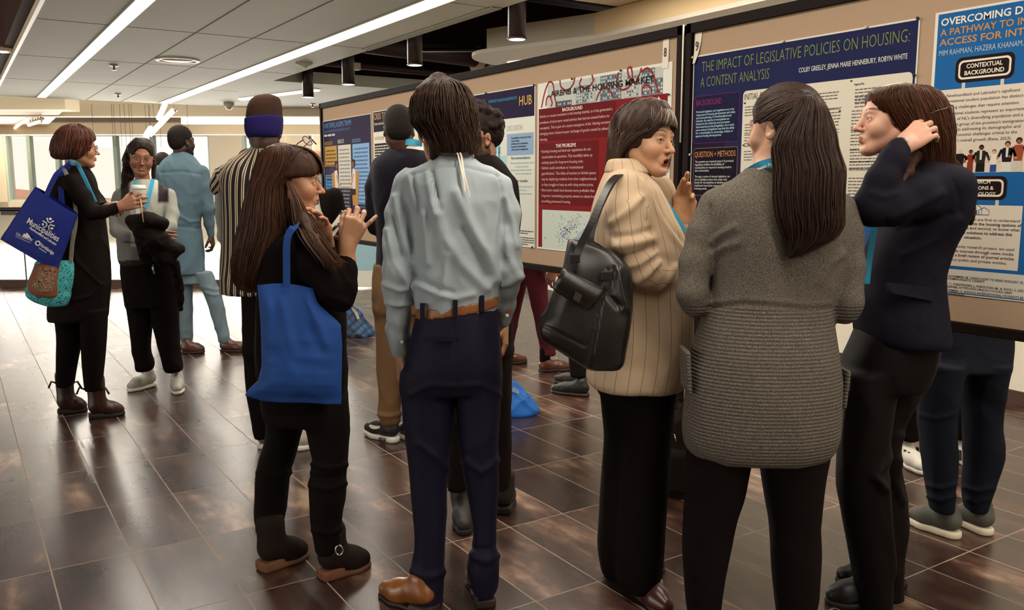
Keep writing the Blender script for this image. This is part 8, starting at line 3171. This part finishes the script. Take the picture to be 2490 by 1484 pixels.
def black_tote():
    y = 2.85 - .26
    o = P(1440, 780, y)
    root = view_root('shoulder_bag', o[0], o[1], o[2])
    tag(root, 'large black leather shoulder bag with a front flap pocket, against the beige blazer', 'shoulder bag')
    m = mat('leather_black', '#17110f', .38, .5, var=.15, vscale=10, bump=.05, bscale=500)
    # silhouette rows; the bag hangs turned, its wide face to the left
    rows = [(578, 1384, 1408, .03), (590, 1381, 1440, .045), (612, 1377, 1490, .055), (650, 1371, 1528, .075), (700, 1352, 1534, .085), (750, 1332, 1533, .09), (788, 1310, 1531, .092), (820, 1318, 1526, .09), (850, 1362, 1520, .085), (880, 1408, 1512, .075), (895, 1430, 1502, .06)]
    V, Q = surf([LP(rows, y, .01, 5.0, .008)], .006)
    V = relax(V, Q, 1)
    N = normals(V, Q)
    V = wrinkle(V, N, [(.004, (10, 10, 5), 1), ('fold', -.010, 7, [(1492, 655), (1482, 720), (1505, 745)]), ('fold', .012, 9, [(1500, 660), (1512, 720), (1520, 750)]), ('fold', -.005, 3, [(1322, 792), (1424, 842)]), ('fold', -.004, 2.5, [(1424, 842), (1474, 706)]), ('fold', -.006, 3, [(1478, 655), (1440, 860), (1432, 890)])])
    link_mesh('bag_body', np_mesh('bag_body', V - o, Q), m, root)
    # flap pocket: curved panel on the front face
    b = MB()
    n = 10
    vs = []
    tl, tr_, br, bl = (1371, 652), (1474, 706), (1436, 760), (1342, 706)
    for s_ in (0, 1):
        for j in range(n + 1):
            v = j / n
            for i in range(n + 1):
                u = i / n
                px = (tl[0] * (1 - u) + tr_[0] * u) * (1 - v) + (bl[0] * (1 - u) + br[0] * u) * v
                py = (tl[1] * (1 - u) + tr_[1] * u) * (1 - v) + (bl[1] * (1 - u) + br[1] * u) * v
                py += -6 * (abs(2 * u - 1) ** 6) * v
                dd = .100 + .012 * math.sin(math.pi * min(1, v * 1.1)) - .02 * (u - .4) ** 2 - (.008 if s_ else 0)
                vs.append(tuple(P(px, py, y - dd) - o))
    m_ = (n + 1) ** 2
    fs = []
    for j in range(n):
        for i in range(n):
            a = j * (n + 1) + i
            fs.append((a, a + n + 1, a + n + 2, a + 1))
            a += m_
            fs.append((a, a + 1, a + n + 2, a + n + 1))
    for i in range(n):
        for (a, c_) in ((i, i + 1), (n * (n + 1) + i + 1, n * (n + 1) + i), ((i + 1) * (n + 1), i * (n + 1)), (i * (n + 1) + n, (i + 1) * (n + 1) + n)):
            fs.append((a, c_, m_ + c_, m_ + a))
    b.add(vs, fs, 0, True)
    fl_ = b.build('flap', mat('leather_flap', '#1c1614', .34, .5, var=.12, vscale=10, bump=.05, bscale=500), root)
    b = MB()
    q = P(1404, 722, y - .118) - o
    d1, d2 = (P(1412, 727, y - .118) - P(1396, 718, y - .118)), (P(1400, 732, y - .118) - P(1407, 713, y - .118))
    b.add([tuple(q + d1 * a * .5 + d2 * c_ * .5 + (0, e, 0)) for e in (0, -.004) for (a, c_) in ((-1, -1), (1, -1), (1, 1), (-1, 1))], [(3, 2, 1, 0), (4, 5, 6, 7), (0, 1, 5, 4), (1, 2, 6, 5), (2, 3, 7, 6), (3, 0, 4, 7)])
    b.build('badge', mat('badge_dark', '#2b2421', .45), fl_)
    # straps over the shoulder
    wear('strap', [P(1402, 622, y - .085), P(1412, 596, y - .085), P(1440, 540, y - .07), P(1470, 470, y - .02), P(1492, 435, y + .03), P(1512, 424, y + .12), P(1530, 432, y + .26)], .021, m, root, .004, 7, normal=(-.4, -1, .2))
    wear('strap', [P(1480, 664, y - .06), P(1462, 610, y - .04), P(1436, 585, y + .0), P(1452, 520, y + .0), P(1478, 462, y + .02), P(1500, 430, y + .05), P(1520, 424, y + .14)], .021, m, root, .004, 7, normal=(-.4, -1, .2))
    for a in ((1400, 618), (1478, 660)):
        b = MB()
        q0, q1 = P(a[0], a[1], y - .093) - o, P(a[0] - 6, a[1] + 22, y - .099) - o
        b.box(tuple(np.minimum(q0, q1) - (.012, .002, 0)), tuple(np.maximum(q0, q1) + (.012, .003, 0)))
        b.build('strap_tab', m, root, bevel=.002)


black_tote()


def floor_bags():
    # blue bag with white lettering on the floor between the legs
    o = fl(1268, 1003)
    root = view_root('tote_bag', o[0], o[1])
    tag(root, 'bright blue bag slumped on the floor beside the navy trousers', 'tote bag')
    y = o[1]
    pr = [LP([(918, 1212, 1232, .02), (930, 1208, 1252, .05), (960, 1200, 1284, .09), (985, 1196, 1304, .12), (1000, 1194, 1312, .13), (1004, 1196, 1310, .125)], y, .02, 2.0)]
    m = mat('bag_bright_blue', '#1a6fd0', .5, .4, var=.06, vscale=5)
    skin('bag_body', pr, m, root, .008, [(.014, (7, 7, 7), 1), ('fold', .012, 6, [(1235, 930), (1262, 965), (1300, 1000)])])
    v, f = text_mesh('Municipalities', .012)
    b = MB()
    p0, p1 = P(1219, 944, y - .07) - o, P(1262, 958, y - .10) - o
    w = v[:, 0].max()
    b.add([tuple(p0 + (p1 - p0) * (q[0] / w) + np.array((0, 0, q[1] * .05))) for q in v], f)
    b.build('lettering', mat('ink_white', '#e6e2d8', .5), root)
    # quilted blue bag farther off
    o = fl(868, 816)
    root = view_root('quilted_bag', o[0], o[1])
    tag(root, 'dark blue quilted bag slumped on the floor beyond the raised forearm', 'bag')
    y = o[1]
    m, nt, bs = new_mat('quilted_blue')
    tc = nt.nodes.new('ShaderNodeTexCoord')
    mp = nt.nodes.new('ShaderNodeMapping')
    mp.inputs['Rotation'].default_value = (0, math.radians(45), 0)
    nt.links.new(tc.outputs['Object'], mp.inputs['Vector'])
    ck = nt.nodes.new('ShaderNodeTexVoronoi')
    ck.inputs['Scale'].default_value, ck.inputs['Randomness'].default_value = 16, .0
    nt.links.new(mp.outputs[0], ck.inputs['Vector'])
    nt.links.new(ramp(nt, ck.outputs['Distance'], [(.0, '#2a5f96'), (.4, '#1d466f'), (.62, '#10263c')]), bs.inputs['Base Color'])
    bp_ = nt.nodes.new('ShaderNodeBump')
    bp_.inputs['Strength'].default_value, bp_.inputs['Distance'].default_value = 1., .02
    bp_.invert = True
    nt.links.new(ck.outputs['Distance'], bp_.inputs['Height'])
    nt.links.new(bp_.outputs['Normal'], bs.inputs['Normal'])
    bs.inputs['Roughness'].default_value = .5
    pr = [LP([(738, 838, 852, .03), (752, 832, 872, .07), (780, 826, 890, .12), (800, 822, 906, .15), (812, 820, 911, .16), (817, 822, 909, .155)], y, .02, 2.0)]
    skin('bag_body', pr, m, root, .010, [(.015, (5, 5, 5), 1)])
    wear('strap', [P(836, 760, y - .08), P(846, 748, y - .02), P(862, 756, y - .08), P(872, 776, y - .12)], .025, mat('strap_chain', '#b0a48c', .4, metal=.5), root, .004)
    # dark backpack standing behind the black trousers
    o = fl(1652, 1215)
    root = view_root('backpack', o[0], o[1] + .12)
    tag(root, 'dark backpack standing on the floor between black trousers and grey cardigan', 'backpack')
    y = o[1] + .12
    m = cloth('backpack_black', '#1b1210', .7, .1, .15)
    skin('pack', [LP([(985, 1630, 1668, .05), (1000, 1618, 1682, .085), (1060, 1608, 1694, .11), (1140, 1604, 1698, .12), (1200, 1606, 1696, .12), (1216, 1612, 1690, .11)], y, .02, 2.6)], m, root, .009, [(.006, (9, 9, 9), 1)])
    skin('front_pocket', [LP([(1090, 1622, 1680, .03), (1110, 1614, 1688, .045), (1180, 1612, 1688, .045), (1196, 1618, 1682, .04)], y - .10, .02, 2.6)], m, root, .008)
    wear('strap', [P(1640, 992, y - .05), P(1648, 974, y - .03), P(1660, 976, y - .02), P(1668, 994, y - .04)], .02, m, root, .006)
    b = MB()
    b.tube([tuple(P(1640, 1056, y - .112) - np.array((root['ox'], root['oy'], 0))), tuple(P(1645, 1078, y - .116) - np.array((root['ox'], root['oy'], 0)))], .003, 6)
    b.build('zip_pull', M_CHROME, root)


floor_bags()


def cup():
    y = 5.05 - .13
    p = P(340, 497, y + .045)
    root = view_root('coffee_cup', p[0], p[1], p[2])
    tag(root, 'white paper cup with a lid held out before the smiling person', 'cup')
    b = MB()
    b.lathe([(.026, -.005), (.038, .088), (.0385, .092)], n=28)
    b.build('paper_cup', mat('paper_white', '#d9d2c2', .7), root)
    b = MB()
    b.lathe([(.0405, .086), (.0415, .094), (.038, .098), (.037, .108), (.030, .110), (.029, .106), (.0, .106)], n=28)
    b.build('lid', mat('lid_white', '#e0dac9', .4), root)
    b = MB()
    b.tube([(.018, -.040, .045), (.024, -.045, .0), (.030, -.047, -.045)], .0012, 5)
    b.tube([(.010, -.040, .03), (.012, -.048, -.01), (.008, -.048, -.026)], .0009, 5)
    b.build('tea_string', mat('string_cream', '#d8c7a8', .8), root)
    b = MB()
    b.box((-.004, -.049, -.052), (.018, -.0478, -.026))
    b.build('tea_tag', mat('paper_white', '#d9d2c2', .7), root)
    b = MB()
    b.tube([(.026, -.046, .03), (.036, -.05, -.10)], .0028, 6)
    b.build('stir_stick', mat('stick_tan', '#c2a27c', .8), root)


cup()


def leaflet():
    y = 4.44 - .43
    o = P(815, 555, y)
    root = view_root('leaflet', o[0], o[1], o[2])
    tag(root, 'folded white leaflet held in a dark hand beside the talking long-haired person', 'leaflet')
    q = [P(834, 512, y - .01), P(845, 518, y), P(806, 584, y + .02), P(796, 578, y + .01)]
    b = MB()
    vs = [tuple(p - o) for p in (P(832, 511, y), P(846, 522, y), P(818, 566, y), P(806, 582, y), P(797, 584, y), P(803, 552, y))]
    n = len(vs)
    b.add(vs + [(v[0], v[1] + .002, v[2]) for v in vs], [tuple(range(n)), tuple(range(2 * n - 1, n - 1, -1))] + [(i, (i + 1) % n, n + (i + 1) % n, n + i) for i in range(n)])
    b.build('sheet', mat('paper_bright', '#dcd5c4', .6), root)
    b = MB()
    for k in (0, .5):
        a, c_ = P(829 - 5 * k, 514 + 8 * k, y - .002) - o, P(843 - 5 * k, 526 + 8 * k, y - .002) - o
        b.tube([tuple(a), tuple(c_)], .004, 5)
    b.build('printed_band', mat('ink_dark_blue', '#262a4a', .6), root)
    o2 = P(812, 556, y - .015)
    pen = view_root('pen', o2[0], o2[1], o2[2])
    tag(pen, 'black pen held against the white leaflet', 'pen')
    b = MB()
    b.tube([tuple(P(802, 566, y - .02) - o2), tuple(P(823, 545, y - .02) - o2)], .007, 8)
    b.build('barrel', mat('pen_black', '#1a1210', .3), pen)
    b = MB()
    b.tube([tuple(P(823, 545, y - .02) - o2), tuple(P(826, 542, y - .02) - o2)], .004, 8)
    b.build('cap', mat('pen_black', '#1a1210', .3), pen)


leaflet()

# pale display panel standing far under the boards
o = P(885, 640, 11.2)
root = view_root('display_panel', o[0], o[1] + .3)
tag(root, 'pale display panel with a blue picture, seen under the far end of the boards', 'display panel')
b = MB()
b.box((-.32, -.01, .02), (.36, .01, 1.05))
b.build('panel', mat('panel_pale2', '#cfcdc0', .6), root)
b = MB()
b.box((-.20, -.014, .25), (.16, -.01, .62))
b.build('picture', mat('picture_blue', '#8fb2bc', .5), root)
